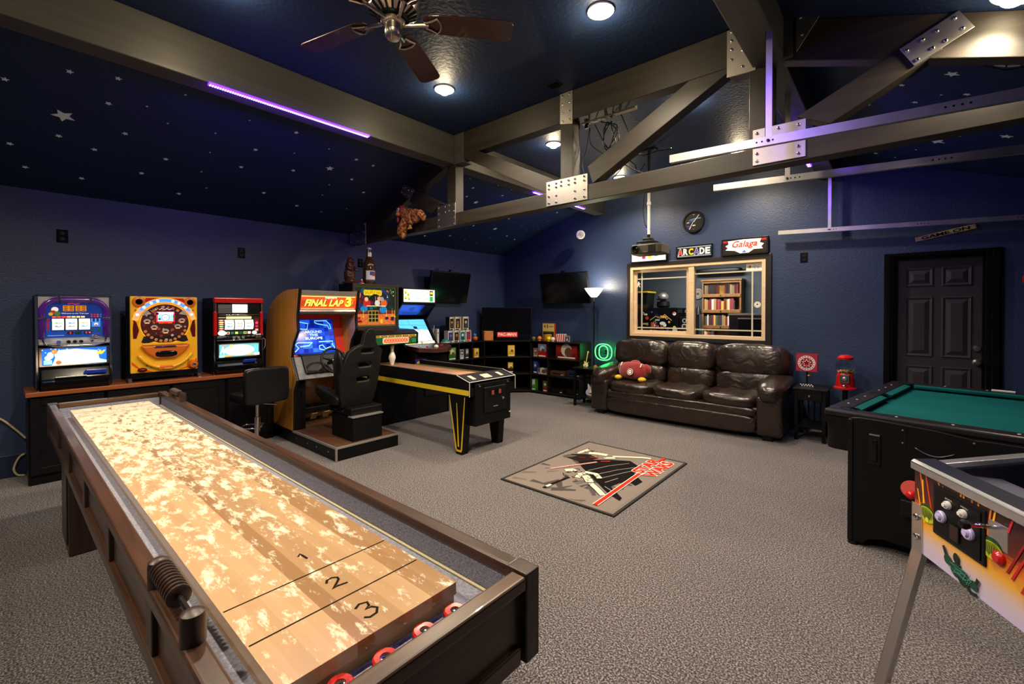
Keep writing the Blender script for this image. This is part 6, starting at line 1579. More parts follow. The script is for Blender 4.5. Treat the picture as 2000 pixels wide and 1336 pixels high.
# ================================================================== toy shelves
SHB = mat('black_brown_shelf', (.010, .007, .006), .35, var=.4)
def rackx(name, x0, x1, yf, yb, divs, label, H=.95):
    k = thing(name, label, 'shelf', ((x0 + x1) / 2, yf, 0)); c = (x0 + x1) / 2; d = yb - yf
    for z in (0.03, .335, .640, .93): G().box(x0 - c, x1 - c, 0, d, z, z + .02 if z < .9 else H).o('shelf_board', SHB, k, bevel=.002)
    for x in [x0 + .009, x1 - .009] + list(divs): G().box(x - c - .009, x - c + .009, .001, d - .001, 0, .93).o('divider', SHB, k)
    G().box(x0 - c, x1 - c, d - .006, d - .0005, 0, .93).o('back_board', SHB, k)
    return k
rackx('cube_shelf', -5.03, -3.97, 6.33, 6.685, [-4.64], 'black cube shelf of games along the window wall')
k = thing('cube_shelf', 'black cube shelf of boxed toys along the left wall behind the arcade cabinet', 'shelf', (-5.60, 5.25, 0), PI / 2)
for z in (0.03, .335, .640, .93): G().box(-.45, .497, 0, .365, z, z + .02).o('shelf_board', SHB, k, bevel=.002)
for x in (-.441, -.13, .185, .488): G().box(x - .009, x + .009, .001, .364, 0, .93).o('divider', SHB, k)
G().box(-.45, .497, .358, .3645, 0, .93).o('back_board', SHB, k)
k = thing('corner_shelf', 'black corner shelf with a diagonal front under the standing television', 'shelf', (-5.5, 6.25, 0))
cp_ = [(-.468, .437), (-.468, -.498), (-.10, -.498), (.468, .08), (.468, .437)]
for z in (.03, .335, .640, .93): G().prism(cp_, 'z', z, z + .02).o('shelf_board', SHB, k)
G().box(-.468, -.462, -.495, .437, 0, .93).o('back_board', SHB, k); G().box(-.46, .468, .431, .437, 0, .93).o('back_board', SHB, k)

def gbox(loc, rz, w, d, h, base, art, label, name='toy_box', group='boxed toys on the shelf'):
    k = thing(name, label, 'box', loc, rz, group)
    G().box(-w / 2, w / 2, 0, d, 0, h).o('carton', mat('carton_' + base, base, .45), k, bevel=.002)
    a = Art((-w / 2, -.0006, 0)); art(a, w, h); a.o('print', PRINT, k)
    return k
def figbox(c1, c2, c3, c0='d8d4cc'):
    def f(a, w, h):
        a.rect(.004, .004, w - .004, h - .004, c0).rect(w * .12, h * .16, w * .88, h * .86, c1).circ(w * .5, h * .60, w * .20, c2).rect(w * .36, h * .22, w * .64, h * .48, c3).rect(w * .1, h * .03, w * .7, h * .12, c1).rect(w * .6, h * .88, w * .92, h * .95, c2)
    return f
RZL = PI / 2
zs = .9505
rowb = [(4.985, 'violet and white figure box, leftmost in the lower stack', 'c8c0d0', ('2c2c50', '7080a0', '404868')), (5.115, 'tan figure box, second in the lower stack', 'c8a870', ('201810', 'a07838', '402c18')), (5.255, 'teal figure box, third in the lower stack', '389890', ('0c6460', 'd0e8e0', '104080')), (5.395, 'red fronted figure box at the right of the lower stack', 'd8d0c8', ('a02020', '3060a0', 'c83028'))]
for y, lb_, base, cs in rowb: gbox((-5.66, y, zs), RZL, .125, .10, .20, base, figbox(*cs), lb_)
rowt = [(5.01, 'black and gold figure box, leftmost on top of the stack', '1c1408', ('0c0a08', 'c89020', '604010')), (5.145, 'cream and black figure box in the middle on top of the stack', 'd8b878', ('14100c', '807060', 'c09030')), (5.33, 'cream and yellow figure box at the right on top of the stack', 'd8b878', ('141414', 'b8b8b0', '505050'))]
for y, lb_, base, cs in rowt: gbox((-5.66, y, zs + .2012), RZL, .13 if y > 5.02 else .11, .10, .235, base, figbox(*cs), lb_)
bl = thing('toy_dome', 'teal dome toy on a white rim at the end of the left shelf', 'toy', (-5.66, 4.86, zs)) 
bl.location = (-5.64, 4.845, zs)
G().lathe([(0, .02), (.065, .02), (.06, .045), (.04, .068), (0, .075)], n=20).o('dome', mat('teal_plastic', (.02, .25, .22), .3), bl, smooth=40); G().lathe([(.045, 0), (.075, .012), (.075, .022), (.0, .022)], n=20).o('rim', WHITE, bl, smooth=40)
o = thing('toy_ball', 'orange ball with a blue knob beside the orange block', 'ball', (-5.68, 5.575, zs)); G().ell((0, 0, .045), (.045,) * 3).o('ball', ORNG, o, smooth=1); G().ell((-.0, -.01, .105), (.03, .03, .03)).o('knob', mat('sky_blue', (.05, .22, .5), .3), o, smooth=1)
k = thing('toy_block', 'plain orange cube block with corner rivets left of the PAC-MAN sign', 'block', (-5.56, 5.80, zs), R(55))
G().box(-.085, .085, 0, .17, 0, .17).o('cube', mat('orange_block', (.60, .22, .05), .4), k, bevel=.008)
for x in (-.065, .065):
    for z in (.02, .15): G().lathe([(.008, -.003), (.008, 0)], (x, 0, z), 10, 'y').o('rivet', mat('brown_rivet', (.18, .06, .02), .4), k)
k = thing('lit_sign', 'red marquee sign reading PAC-MAN in front of the corner television', 'sign', (-5.36, 6.08, zs), R(41))
G().box(-.19, .19, 0, .05, .055, .155).o('case', BLKPL, k, bevel=.003); G().box(-.20, .20, -.02, .07, 0, .055).o('base', BLACKG, k, bevel=.003)
a = Art((-.185, -.0008, .06)); a.rect(0, 0, .37, .09, 'b01418').rect(.006, .006, .364, .084, 'e04038').text('PAC-MAN', .02, .018, .35, .075, '4a1008', .045).text('PAC-MAN', .02, .021, .348, .077, 'f0c8b0', .02)
a.o('face', LITLO, k)
# along the window wall, on top
k = thing('storage_jar', 'amber jar with a black lid on the window wall shelf', 'jar', (-4.73, 6.46, zs)); G().lathe([(0, 0), (.07, 0), (.075, .02), (.075, .13), (.06, .145), (0, .145)], n=24).o('jar', mat('amber_plastic', (.45, .24, .02), .25), k, smooth=40); G().lathe([(.078, .125), (.08, .13), (.08, .15), (0, .152)], n=24).o('lid', BLKPL, k, smooth=35)
def postart(a, w, h): a.rect(.003, .003, w - .003, h - .003, 'd8b860').rect(.01, h * .55, w - .01, h - .02, 'e0c478').circ(w * .2, h * .82, .025, '907020').text('1', w * .38, h * .72, w * .45, h * .92, '382808', .03).rect(w * .55, h * .78, w * .9, h * .84, '907838').rect(.012, .012, w - .012, h * .52, '403020').circ(w * .3, h * .3, .04, '906030').circ(w * .6, h * .35, .045, '604878')
gbox((-4.80, 6.58, zs), 0, .27, .05, .31, 'a82820', postart, 'tall yellow fronted game box at the back of the window wall shelf', 'game_box')
SM = [((-5.0, 6.40), '707030', 'small olive block left of the amber jar', .05), ((-4.86, 6.39), 'e07020', 'small orange ball figure in front of the amber jar', .06), ((-4.64, 6.37), 'e0c020', 'small yellow ball right of the amber jar', .06), ((-4.56, 6.38), 'd8d0b8', 'small cream ball near the striped box', .055)]
for (x, y), c_, lb_, r_ in SM:
    k = thing('trinket', lb_, 'ornament', (x, y, zs)); mm_ = mat('trinket_' + c_, c_, .4)
    G().ell((0, 0, r_ * .7), (r_ * .7,) * 3).o('bead', mm_, k, smooth=1); G().lathe([(r_ * .5, 0), (r_ * .5, .01), (0, .012)], n=14).o('base', mm_, k)
def strp(a, w, h):
    a.rect(0, 0, w, h, 'd8d0c8')
    for i in range(4): a.poly([(w * i / 4, 0), (w * (i + .5) / 4, 0), (w * (i + .9) / 4, h), (w * (i + .4) / 4, h)], 'b02028')
gbox((-4.45, 6.45, zs), R(12), .16, .10, .13, 'c8c0b8', strp, 'red and white striped box on the window wall shelf', 'striped_box')
gbox((-4.30, 6.44, zs), R(-8), .12, .10, .11, '283858', figbox('203060', 'd04030', 'e8e0d0'), 'small blue and red box beside the striped box')
# in the compartments
def gamebox(c1, c2):
    def f(a, w, h): a.rect(.002, .002, w - .002, h - .002, c1).rect(.01, h * .45, w - .01, h - .01, c2).circ(w * .5, h * .65, w * .25, 'c8c0b0').circ(w * .6, h * .5, w * .18, '604030').rect(w * .1, h * .05, w * .9, h * .14, 'e8e4dc')
    return f
IN = [((-4.78, 6.36, .6605), .19, .24, 'a81814', '5c88b8', 'tall red and sky blue game case in the upper cube'),
      ((-4.945, 6.38, .6605), .10, .15, '888078', 'a04048', 'grey and pink game case in the upper cube nearest the corner'),
      ((-4.29, 6.40, .6605), .44, .23, '701010', '8a2018', 'wide dark red lunch box in the upper compartment at the shelf end'),
      ((-4.60, 6.36, .3555), .0, 0, '', '', '')]
for (l, w, h, c1, c2, lb_) in IN[:3]: gbox(l, 0, w, .08, h, c1, gamebox(c1, c2), lb_, 'game_case', 'game cases in the cubes')
gbox((-4.95, 6.38, .3555), 0, .09, .08, .22, '1c3470', gamebox('14285c', '3058b0'), 'blue upright box in the middle row', 'game_case', 'game cases in the cubes')
gbox((-4.78, 6.37, .3555), 0, .22, .14, .10, '8c8478', gamebox('787068', '504840'), 'grey flat box in the middle row', 'game_case', 'game cases in the cubes')
gbox((-4.97, 6.36, .0505), 0, .08, .08, .20, '38781c', gamebox('2c8018', 'b8c8e0'), 'green and white box in the bottom row', 'game_case', 'game cases in the cubes')
gbox((-4.72, 6.37, .0505), 0, .10, .08, .19, '601818', gamebox('701c1c', '30602c'), 'dark red and green box in the bottom row', 'game_case', 'game cases in the cubes')
def console(loc, w, d, h, m_, label):
    k = thing('game_console', label, 'console', loc, 0, 'game consoles in the cubes')
    G().box(-w / 2, w / 2, 0, d, 0, h).o('case', m_, k, bevel=.006)
    G().box(-w * .3, w * .3, -.002, .0, h * .4, h * .6).o('slot', BLACKG, k)
    for i in range(6): G().box(-w * .35 + i * .025, -w * .35 + i * .025 + .012, d * .6, d * .9, h, h + .004).o('vent_rib', BLKPL, k)
    for x in (w * .3, w * .4): G().lathe([(.007, -.005), (.007, 0)], (x, 0, h * .3), 10, 'y').o('button', WHITE, k)
console((-4.47, 6.38, .3555), .30, .24, .075, wood('console_woodgrain', (.05, .02, .01), (.09, .04, .02), .4, 'X', 6.), 'wood fronted game console in the middle row')
console((-4.14, 6.39, .3555), .26, .22, .11, mat('navy_console', (.01, .014, .05), .4), 'navy game console in the middle row at the shelf end')
console((-4.47, 6.38, .0505), .24, .22, .07, BLKPL, 'black game console in the bottom row')
console((-4.14, 6.38, .0505), .26, .22, .10, BLKPL, 'black game console in the bottom row at the shelf end')
for (y, z, w, h, c1, c2, lb_) in [(4.99, .6605, .17, .21, '2c5c20', '6c9c48', 'green figure pack in the upper left wall cube'), (5.21, .6605, .09, .16, 'a8a8b0', '384050', 'grey and white figure pack in the upper left wall cube'), (5.33, .6605, .08, .17, '303438', 'a0a8a8', 'charcoal figure pack in the upper left wall cube'), (5.56, .6605, .12, .16, 'c89818', 'e8c838', 'yellow pack in the third upper cube of the left wall shelf')]:
    gbox((-5.63, y, z), RZL, w, .08, h, c1, gamebox(c1, c2), lb_, 'figure_pack', 'packs in the left wall cubes')
gbox((-5.32, 6.12, .3555), R(45), .11, .08, .20, '141008', gamebox('18140c', 'd8b020'), 'black and yellow box in the corner shelf', 'figure_pack', 'packs in the corner shelf')
gbox((-5.30, 6.12, .6605), R(45), .13, .09, .20, 'c89010', gamebox('d8a418', 'e8c030'), 'bright yellow box in the corner shelf', 'figure_pack', 'packs in the corner shelf')
# loose things beside the arcade cabinet
k = thing('potted_cup', 'tall green cup with a white straw beside the arcade screen', 'cup', (-5.78, 4.66, .9505))
tag(G().box(-5.96, -5.62, 4.40, 4.797, 0, .95).o('side_cabinet', SHB, bevel=.004), 'dark cabinet between the arcade machine and the toy shelf', 'cabinet')
G().lathe([(0, 0), (.05, 0), (.065, .16), (.06, .16), (.048, .01)], n=18).o('cup', mat('sage_cup', (.14, .20, .08), .5), k, smooth=40); G().cyl((.01, 0, .02), (.06, .02, .30), .006, n=8).o('straw', WHITE, k)
k = thing('wooden_mug', 'brown wooden barrel cup beside the green cup', 'mug', (-5.70, 4.565, .9505)); G().lathe([(0, 0), (.05, 0), (.058, .07), (.05, .22), (.044, .22), (.048, .02)], n=18).o('barrel', mat('brown_barrel', (.13, .045, .02), .5, var=.4), k, smooth=40); G().tube([(0, -.055, .05), (0, -.09, .08), (0, -.09, .15), (0, -.052, .18)], .008, 8).o('handle', mat('brown_barrel', (0, 0, 0)), k, smooth=1)
k = thing('white_console', 'slim white upright game console by the figure boxes', 'console', (-5.66, 4.785, .9505), PI / 2); k.location = (-5.70, 4.745, .9505)
G().box(-.02, .02, 0, .16, 0, .24).o('case', WHITE, k, bevel=.004); G().box(-.03, .03, .02, .14, -.0, .006).o('foot', BLKPL, k); G().lathe([(.010, -.002), (.010, 0)], (0, 0, .17), 10, 'y').o('power_button', BLKPL, k)
# ================================================================== rug
k = thing('rug', 'small grey rug with black border, red stripe and STAR WARS lettering', 'rug', (-2.07, 3.62, 0))
G().box(-.535, .535, -.725, .725, .0005, .010).o('pile', mat('grey_rug_pile', (.23, .20, .185), .95, bump=.5, bscale=200), k)
RB = mat('black_rug_binding', (.008, .007, .007), .8)
for x0, x1, y0, y1 in ((-.55, -.525, -.74, .74), (.525, .55, -.74, .74), (-.525, .525, -.74, -.715), (-.525, .525, .715, .74)): G().box(x0, x1, y0, y1, 0, .012).o('binding', RB, k, bevel=.003)
a = Art((.53, -.72, .0101), (0, 1, 0), (-1, 0, 0), .00006)
a.rect(0, 0, 1.44, 1.06, '776c67')
GR = ['504a48', '46403e', '625b57', '4c4644']
rq = random.Random(21)
for i in range(26):
    u, v = rq.uniform(.03, .75), rq.uniform(.12, .95); l, an = rq.uniform(.06, .22), rq.uniform(0, PI)
    dx, dy = l * math.cos(an), l * math.sin(an); wx, wy = -dy * .35, dx * .35
    cl = lambda p: (min(1.42, max(.02, p[0])), min(1.04, max(.02, p[1])))
    a.poly([cl((u, v)), cl((u + dx, v + dy)), cl((u + dx + wx, v + dy + wy)), cl((u + wx * .4, v + wy * .4))], rq.choice(GR))
a.rect(.02, .02, 1.42, .07, '776c67')
# sweeping dark brush shape with pale strokes
BK = '100c0c'
a.poly([(.58, .55), (.70, .70), (.80, .80), (.95, .72), (1.06, .58), (1.15, .42), (1.05, .28), (.85, .24), (.72, .10), (.60, .11), (.66, .22), (.45, .26), (.30, .08), (.24, .07), (.30, .20), (.46, .40)], BK)
a.poly([(.80, .78), (.84, 1.0), (.96, .98), (1.06, .85), (1.02, .70)], '1c1616').poly([(.82, .98), (.85, 1.02), (.93, 1.0), (.95, .90), (.88, .92)], '504a48')
for p in ([(.60, .50), (.85, .40), (1.02, .30)], [(.55, .42), (.80, .33), (.95, .27)], [(.65, .60), (.88, .52), (1.08, .40)], [(.5, .34), (.66, .30)], [(.42, .30), (.36, .18)]): a.line(p, .008, '8c8480')
CR = 'cfc4b0'
def stroke(p, w):
    a.line(p, w + .014, '181212'); a.line(p, w, CR)
stroke([(1.02, .95), (1.10, .93), (1.20, .92)], .05); stroke([(1.10, .86), (1.14, .78), (1.16, .68)], .07); stroke([(1.16, .62), (1.24, .50), (1.32, .38), (1.35, .30)], .045); stroke([(1.06, .66), (1.13, .58)], .05)
stroke([(.52, .76), (.60, .70)], .07); stroke([(.55, .62), (.50, .52), (.42, .44)], .07); stroke([(.40, .42), (.33, .32), (.25, .22)], .05); stroke([(.60, .60), (.62, .50), (.55, .42)], .05); stroke([(.50, .60), (.44, .58)], .05)
a.line([(.06, .67), (.22, .66), (.40, .64)], .028, BK); stroke([(.10, .67), (.16, .665)], .03)
for i in range(34):
    u, v = rq.uniform(.36, .64), rq.uniform(.38, .74); a.line([(u, v), (u + rq.uniform(-.05, .05), v + rq.uniform(-.04, .04))], .007, '1c1614')
for i in range(14):
    u, v = rq.uniform(1.02, 1.22), rq.uniform(.60, .96); a.line([(u, v), (u + rq.uniform(-.05, .05), v + rq.uniform(-.04, .04))], .007, '1c1614')
a.line([(.46, .885), (.66, .78), (.90, .65)], .022, 'f0d8d0'); a.line([(.46, .885), (.66, .78), (.90, .65)], .013, 'e03020'); a.line([(.94, .63), (1.0, .56)], .012, 'e03020'); a.line([(.98, .78), (1.02, .70)], .02, '901c18'); a.line([(.90, .86), (.94, .80)], .02, '701814')
a.poly([(.05, .150), (.05, .198), (.90, .225), (.90, .178)], 'f0dcd0').poly([(.05, .156), (.05, .192), (.90, .219), (.90, .184)], 'd8281c')
for (t_, x0, y0, x1, y1) in (('STAR', .885, .178, 1.335, .292), ('WARS', .86, .060, 1.345, .172)):
    a.text(t_, x0 - .006, y0 - .006, x1 + .006, y1 + .006, 'f4e4d8', .09); a.text(t_, x0, y0, x1, y1, 'd8281c', .055)
a.poly([(1.31, .178), (1.43, .178), (1.43, .212), (1.31, .212)], 'd8281c')
a.o('rug_print', PRINTM, k)

# ================================================================== pool table
k = thing('pool_table', 'black pool table with green cloth and a black end panel', 'pool table', (-.36, 3.60, 0), R(-10.4))
CLOTH = mat('green_pool_cloth', (.002, .088, .088), .9, var=.16, vscale=3.5, bump=.15, bscale=250, spec=.1)
RAIL = mat('black_rail_laminate', (.012, .010, .013), .32, spec=.35, var=.25)
PW, PLn, RT = 1.22, 1.87, .835
rw = .115
G().box(0, PW, 0, rw, RT - .045, RT).o('end_rail', RAIL, k, bevel=.014, seg=3); G().box(0, PW, PLn - rw, PLn, RT - .045, RT).o('end_rail', RAIL, k, bevel=.014, seg=3)
G().box(0, rw, rw, PLn - rw, RT - .045, RT).o('side_rail', RAIL, k, bevel=.008, seg=3); G().box(PW - rw, PW, rw, PLn - rw, RT - .045, RT).o('side_rail', RAIL, k, bevel=.008, seg=3)
G().box(rw - .01, PW - rw + .01, rw - .01, PLn - rw + .01, RT - .079, RT - .045).o('cloth_bed', CLOTH, k)
def cushion(p0, p1, nx, ny):
    """wedge cushion from p0 to p1 pointing along (nx,ny)"""
    d = Vector((p1[0] - p0[0], p1[1] - p0[1])).normalized()
    g = G(); vs = []
    for p, e in ((p0, .035), (p1, -.035)):
        b = Vector(p); t_ = b + d * e + Vector((nx, ny)) * .045
        vs += [(b.x, b.y, RT - .004), (b.x, b.y, RT - .045), (t_.x, t_.y, RT - .012), (t_.x, t_.y, RT - .028)]
    g.add(vs, [(0, 2, 6, 4), (2, 3, 7, 6), (3, 1, 5, 7), (0, 1, 3, 2), (4, 6, 7, 5), (1, 0, 4, 5)])
    o = g.o('cushion', CLOTH, k); return o
my = PLn / 2
for x, s_ in ((rw, 1), (PW - rw, -1)):
    cushion((x, rw + .04), (x, my - .045), s_, 0); cushion((x, my + .045), (x, PLn - rw - .04), s_, 0)
cushion((rw + .04, rw), (PW - rw - .04, rw), 0, 1); cushion((rw + .04, PLn - rw), (PW - rw - .04, PLn - rw), 0, -1)
for x, y in ((rw, rw), (rw - .02, my), (rw, PLn - rw), (PW - rw, rw), (PW - rw + .02, my), (PW - rw, PLn - rw)):
    G().lathe([(.0, RT - .043), (.052, RT - .043), (.056, RT - .03), (.056, RT + .0015), (.046, RT + .0015), (.046, RT - .035), (0, RT - .035)], (x, y, 0), 20).o('pocket', BLACKG, k, smooth=35)
DIA = G().lathe([(.007, 0), (.007, .0012), (0, .0012)], n=10).mesh('rail_diamond'); DIA.materials.append(mat('pearl_inlay', (.7, .68, .62), .3))
for x in (.055, PW - .055):
    for i in (1, 2, 3, 5, 6, 7):
        o = bpy.data.objects.new('rail_diamond', DIA); COL.objects.link(o); o.parent = k; o.location = (x, rw + (PLn - 2 * rw) * i / 8, RT)
for y in (.055, PLn - .055):
    for i in (1, 2, 3):
        o = bpy.data.objects.new('rail_diamond', DIA); COL.objects.link(o); o.parent = k; o.location = (rw + (PW - 2 * rw) * i / 4, y, RT)
G().box(PW * .52, PW * .52 + .13, PLn - .075, PLn - .045, RT, RT + .012).o('chalk_rest', WHITE, k, bevel=.003)
# apron box
g = G().prism([(x, y) for x, y in rrect(.008, .008, PW - .008, PLn - .008, .05)], 'z', .575, RT - .080)
g.o('apron', BLACK, k, bevel=.01)
for x0, x1, y0, y1 in ((.006, PW - .006, .006, .03), (.006, PW - .006, PLn - .03, PLn - .006), (.006, .03, .03, PLn - .03), (PW - .03, PW - .006, .03, PLn - .03)): G().box(x0, x1, y0, y1, RT - .09, RT - .0455).o('rail_skirt', BLACK, k)
# far pedestal and near end panel
G().box(.14, PW - .14, PLn - .40, PLn - .12, 0.02, .575).o('pedestal', BLACK, k, bevel=.01)
top = [(.140, .795)] + [(.16, .805), (.20, .812), (.30, .812), (.55, .80), (.70, .782), (.76, .785), (1.05, .785), (1.08, .795)]
bot = [(1.08, 0.02), (1.0, .02), (.97, .06), (.90, .085), (.32, .085), (.25, .06), (.215, .02), (.140, .02)]
ep = G().prism(top + bot, 'y', -.022, .012).o('end_panel', BLACK, k, bevel=.004)
G().box(.14, .165, -.030, -.020, .02, .795).o('panel_edge', BLACKW, ep, bevel=.003)
for x in (.165, 1.055): G().cyl((x, .0, 0), (x, .0, .022), .03, .024, 16).o('leveller', BLKPL, ep)
G().box(.14, .20, .0, .30, .02, .575).o('leg', BLACK, k, bevel=.004); G().box(1.02, 1.08, .0, .30, .02, .575).o('leg', BLACK, k, bevel=.004); G().box(.20, 1.02, .22, .24, .05, .575).o('inner_panel', BLACK, k)
hs = G().box(.245, .305, -.030, -.022, .53, .725).o('coin_slide', BLKPL, ep, bevel=.004)
G().box(.262, .288, -.040, -.030, .56, .69).o('slide_bar', BLACKG, hs, bevel=.003); G().box(.25, .30, -.034, -.030, .715, .721).o('slide_edge', GALV, hs)
G().tube([(.46 + .165 * t_, -.026, .685 - .032 * math.sin(PI * t_)) for t_ in [i / 12 for i in range(13)]], .003, 6).o('return_lip', MATS['pewter'], ep, smooth=1)
G().prism([(.46 + .165 * t_, .682 - .028 * math.sin(PI * t_)) for t_ in [i / 12 for i in range(13)]] + [(.46 + .165 * (1 - t_), .682 + .016 * math.sin(PI * t_)) for t_ in [i / 12 for i in range(1, 12)]], 'y', -.0235, -.0222).o('ball_return', BLACKG, ep)
for x, z in ((.405, .775), (.405, .70), (.70, .765)): G().lathe([(.005, -.003), (.005, 0)], (x, -.022, z), 8, 'y').o('screw', GALV, ep)
for x in (.425, .695): G().box(x - .001, x + .001, -.0232, -.022, .50, .79).o('seam', BLACKG, ep)
rc = thing('cup_holder', 'red plastic cup clipped to the black end of the pool table', 'cup', (0, 0, 0)) 
M_ = Matrix.Translation((-.36, 3.60, 0)) @ Matrix.Rotation(R(-10.4), 4, 'Z')
rc.location = M_ @ Vector((.455, -.026, .43)); rc.rotation_euler = (0, 0, R(-10.4))
G().lathe([(.046, -.05), (.050, -.046), (.038, -.025), (.022, -.010), (.012, 0.0)], n=24, axis='y').move(Matrix.Rotation(R(-25), 4, 'X')).o('funnel', REDM, rc, smooth=40)
G().ell((0, -.045, -.012), (.028, .028, .028)).o('red_ball', RED, rc, smooth=1); G().box(-.05, .05, -.05, 0, -.15, -.05).o('bracket', BLKPL, rc, bevel=.006)

# ================================================================== pinball machine
k = thing('pinball_machine', 'pinball machine with chrome legs and orange flame art at the right edge', 'pinball machine', (.057, 2.14, 0), math.atan2(-.88, .475))
w = .57; LN = 1.28; rise = .17
SIDEART = mat('black_art_laminate', (.02, .012, .012), .3)
for x0, x1 in ((0, .018), (w - .018, w)):
    G().prism([(0, .635), (LN, .66), (LN, .925 + rise * LN), (.0, .925)], 'x', x0, x1).o('side_panel', SIDEART, k, bevel=.002)
fr_ = G().box(.0, w, -.002, .018, .635, .925).o('front_panel', SIDEART, k)
G().box(0.018, w - .018, LN - .018, LN, .66, 1.1).o('rear_panel', SIDEART, k); G().box(.018, w - .018, .018, LN - .018, .645, .66).o('cabinet_floor', BLACK, k)
a = Art((.0, -.0028, .635), step=.00008); n = 26
stops = [(0., (.50, .43, .66)), (.16, (.55, .45, .52)), (.34, (.72, .36, .03)), (.55, (.62, .10, .01)), (.64, (.10, .015, .01)), (1., (.012, .008, .008))]
def grad(t_):
    for (a0, c0), (a1, c1) in zip(stops, stops[1:]):
        if t_ <= a1: f = (t_ - a0) / (a1 - a0); return tuple(c0[i] + (c1[i] - c0[i]) * f for i in range(3))
    return stops[-1][1]
for i in range(n): a.rect(.004, .29 * i / n, w - .004, .29 * (i + 1) / n + .0005, grad((i + .5) / n))
for x0, x1, t0, t1, c_ in ((.03, .07, .29, .12, 'e06020'), (.045, .055, .26, .115, 'e8b820'), (.06, .10, .285, .13, 'd04018'), (.02, .045, .22, .125, 'e8a020'), (.12, .135, .28, .25, 'e08020'), (.14, .15, .275, .25, 'a04058'), (.22, .215, .285, .262, 'd88820'), (.23, .228, .285, .262, 'd88820'), (.262, .260, .282, .258, 'b86818'), (.285, .285, .28, .256, 'c87818'), (.33, .318, .285, .20, 'd87018'), (.345, .335, .285, .235, 'e8a828'), (.40, .385, .28, .24, 'c82838'), (.45, .40, .22, .12, 'c01c28'), (.44, .385, .24, .13, '901420'), (.47, .43, .2, .1, 'b82020')):
    a.poly([(x0 - .003, t0), (x0 + .003, t0), (x1 + .004, t1), (x1 - .004, t1)], c_)
for cx__, cz__ in ((.068, .148), (.335, .165)):
    a.circ(cx__, cz__ + .01, .034, '0c4818', .026).circ(cx__, cz__, .040, 'a8b818', .026).circ(cx__, cz__ + .004, .032, '708010', .018)
    for i in range(7): a.line([(cx__ - .026 + i * .0088, cz__ + .014), (cx__ - .010 + i * .0034, cz__ - .016)], .002, '283008')
    a.circ(cx__ + .003, cz__ - .016, .008, 'd8d840')
GN = '042018'
for p in ([(.15, .085), (.165, .055), (.19, .04), (.215, .03)], [(.215, .06), (.22, .03), (.235, .012)], [(.235, .03), (.26, .022), (.285, .04), (.29, .055)], [(.235, .02), (.265, -.0), (.29, .005)]): a.line(p, .012, GN)
a.circ(.205, .035, .022, '0a3828').circ(.235, .025, .024, '06281c').circ(.205, .072, .012, GN, .016).circ(.17, .05, .016, '0c4030').circ(.275, .028, .014, '0c4030')
for i in range(16): a.line([(.17 + rq.random() * .1, .015 + rq.random() * .04), (.17 + rq.random() * .1, .015 + rq.random() * .04)], .002, '38806c')
a.o('front_art', PRINT, k)
cdr = G().box(.102, .316, -.010, -.001, .740, .905).o('coin_door', BLKPL, k, bevel=.006)
G().box(.115, .303, -.013, -.010, .752, .893).o('door_recess', BLACK, cdr, bevel=.004)
LIL = mat('lilac_button', (.52, .46, .75), .25)
for x, z, r_, m_ in ((.179, .862, .013, WHITE), (.243, .863, .013, WHITE), (.152, .813, .019, LIL), (.265, .814, .020, LIL)):
    bt = G().lathe([(r_, 0), (r_, -.006), (r_ * .85, -.010), (r_ * .6, -.008), (0, -.008)], (x, -.013, z), 20, 'y').o('button', m_, cdr, smooth=35)
    G().lathe([(r_ * .5, -.0085), (r_ * .45, -.016), (0, -.017)], (x, -.013, z), 16, 'y').o('button_cap', m_, bt, smooth=35)
a = Art((.10, -.0136, .74)); a.text('ENTER', .065, .137, .095, .142, 'c8c8c8', 0).text('MENU', .13, .139, .158, .144, 'c8c8c8', 0).o('button_lettering', PRINT, cdr)
G().box(.190, .228, -.018, -.013, .762, .812).o('coin_return', BLACKG, cdr, bevel=.004)
pg = G().box(.320, .386, -.006, -.002, .815, .888).o('plunger_plate', GALV, k, bevel=.002)
G().cyl((.345, -.002, .872), (.345, -.075, .872), .006, n=12).o('plunger_rod', CHROME, pg); G().lathe([(.012, 0), (.014, -.01), (.010, -.018), (0, -.02)], (.345, -.07, .872), 16, 'y').o('plunger_knob', BLKPL, pg, smooth=35)
G().tube([(.345, -.02 - .004 * i, .872 + .008 * (i % 2)) for i in range(8)], .003, 6).o('plunger_spring', CHROME, pg)
G().lathe([(.020, 0), (.019, -.008), (.012, -.014), (0, -.015)], (.36, -.003, .793), 20, 'y').o('launch_button', RED, k, smooth=35)
# lockbar, rails, glass, playfield
G().prism([(-.014, .918), (-.014, .946), (-.004, .953), (.062, .958), (.062, .930), (.0, .918)], 'x', -.006, w + .006).o('lockbar', mat('polished_lockbar', (.75, .78, .84), .22, 1.), k, bevel=.004)
for x0, x1 in ((-.003, .035), (w - .035, w + .003)):
    G().prism([(.063, .932), (LN, .932 + rise * LN), (LN, .944 + rise * LN), (.063, .952)], 'x', x0, x1).o('side_rail', mat('satin_steel', (.7, .7, .68), .3, .9), k, bevel=.002)
G().prism([(.063, .936), (LN, .932 + rise * LN), (LN, .936 + rise * LN), (.063, .940)], 'x', .020, w - .02).o('playfield_glass', GLASS, k)
G().prism([(.02, .865), (.24, .90), (.24, .905), (.02, .92)], 'x', .02, w - .02).o('apron', mat('grey_apron', (.50, .52, .56), .4), k)
G().prism([(.22, .85), (LN - .02, .86 + .11 * LN), (LN - .02, .87 + .11 * LN), (.22, .86)], 'x', .02, w - .02).o('playfield', mat('dark_playfield', (.02, .03, .05), .2, var=.8, vscale=9), k)
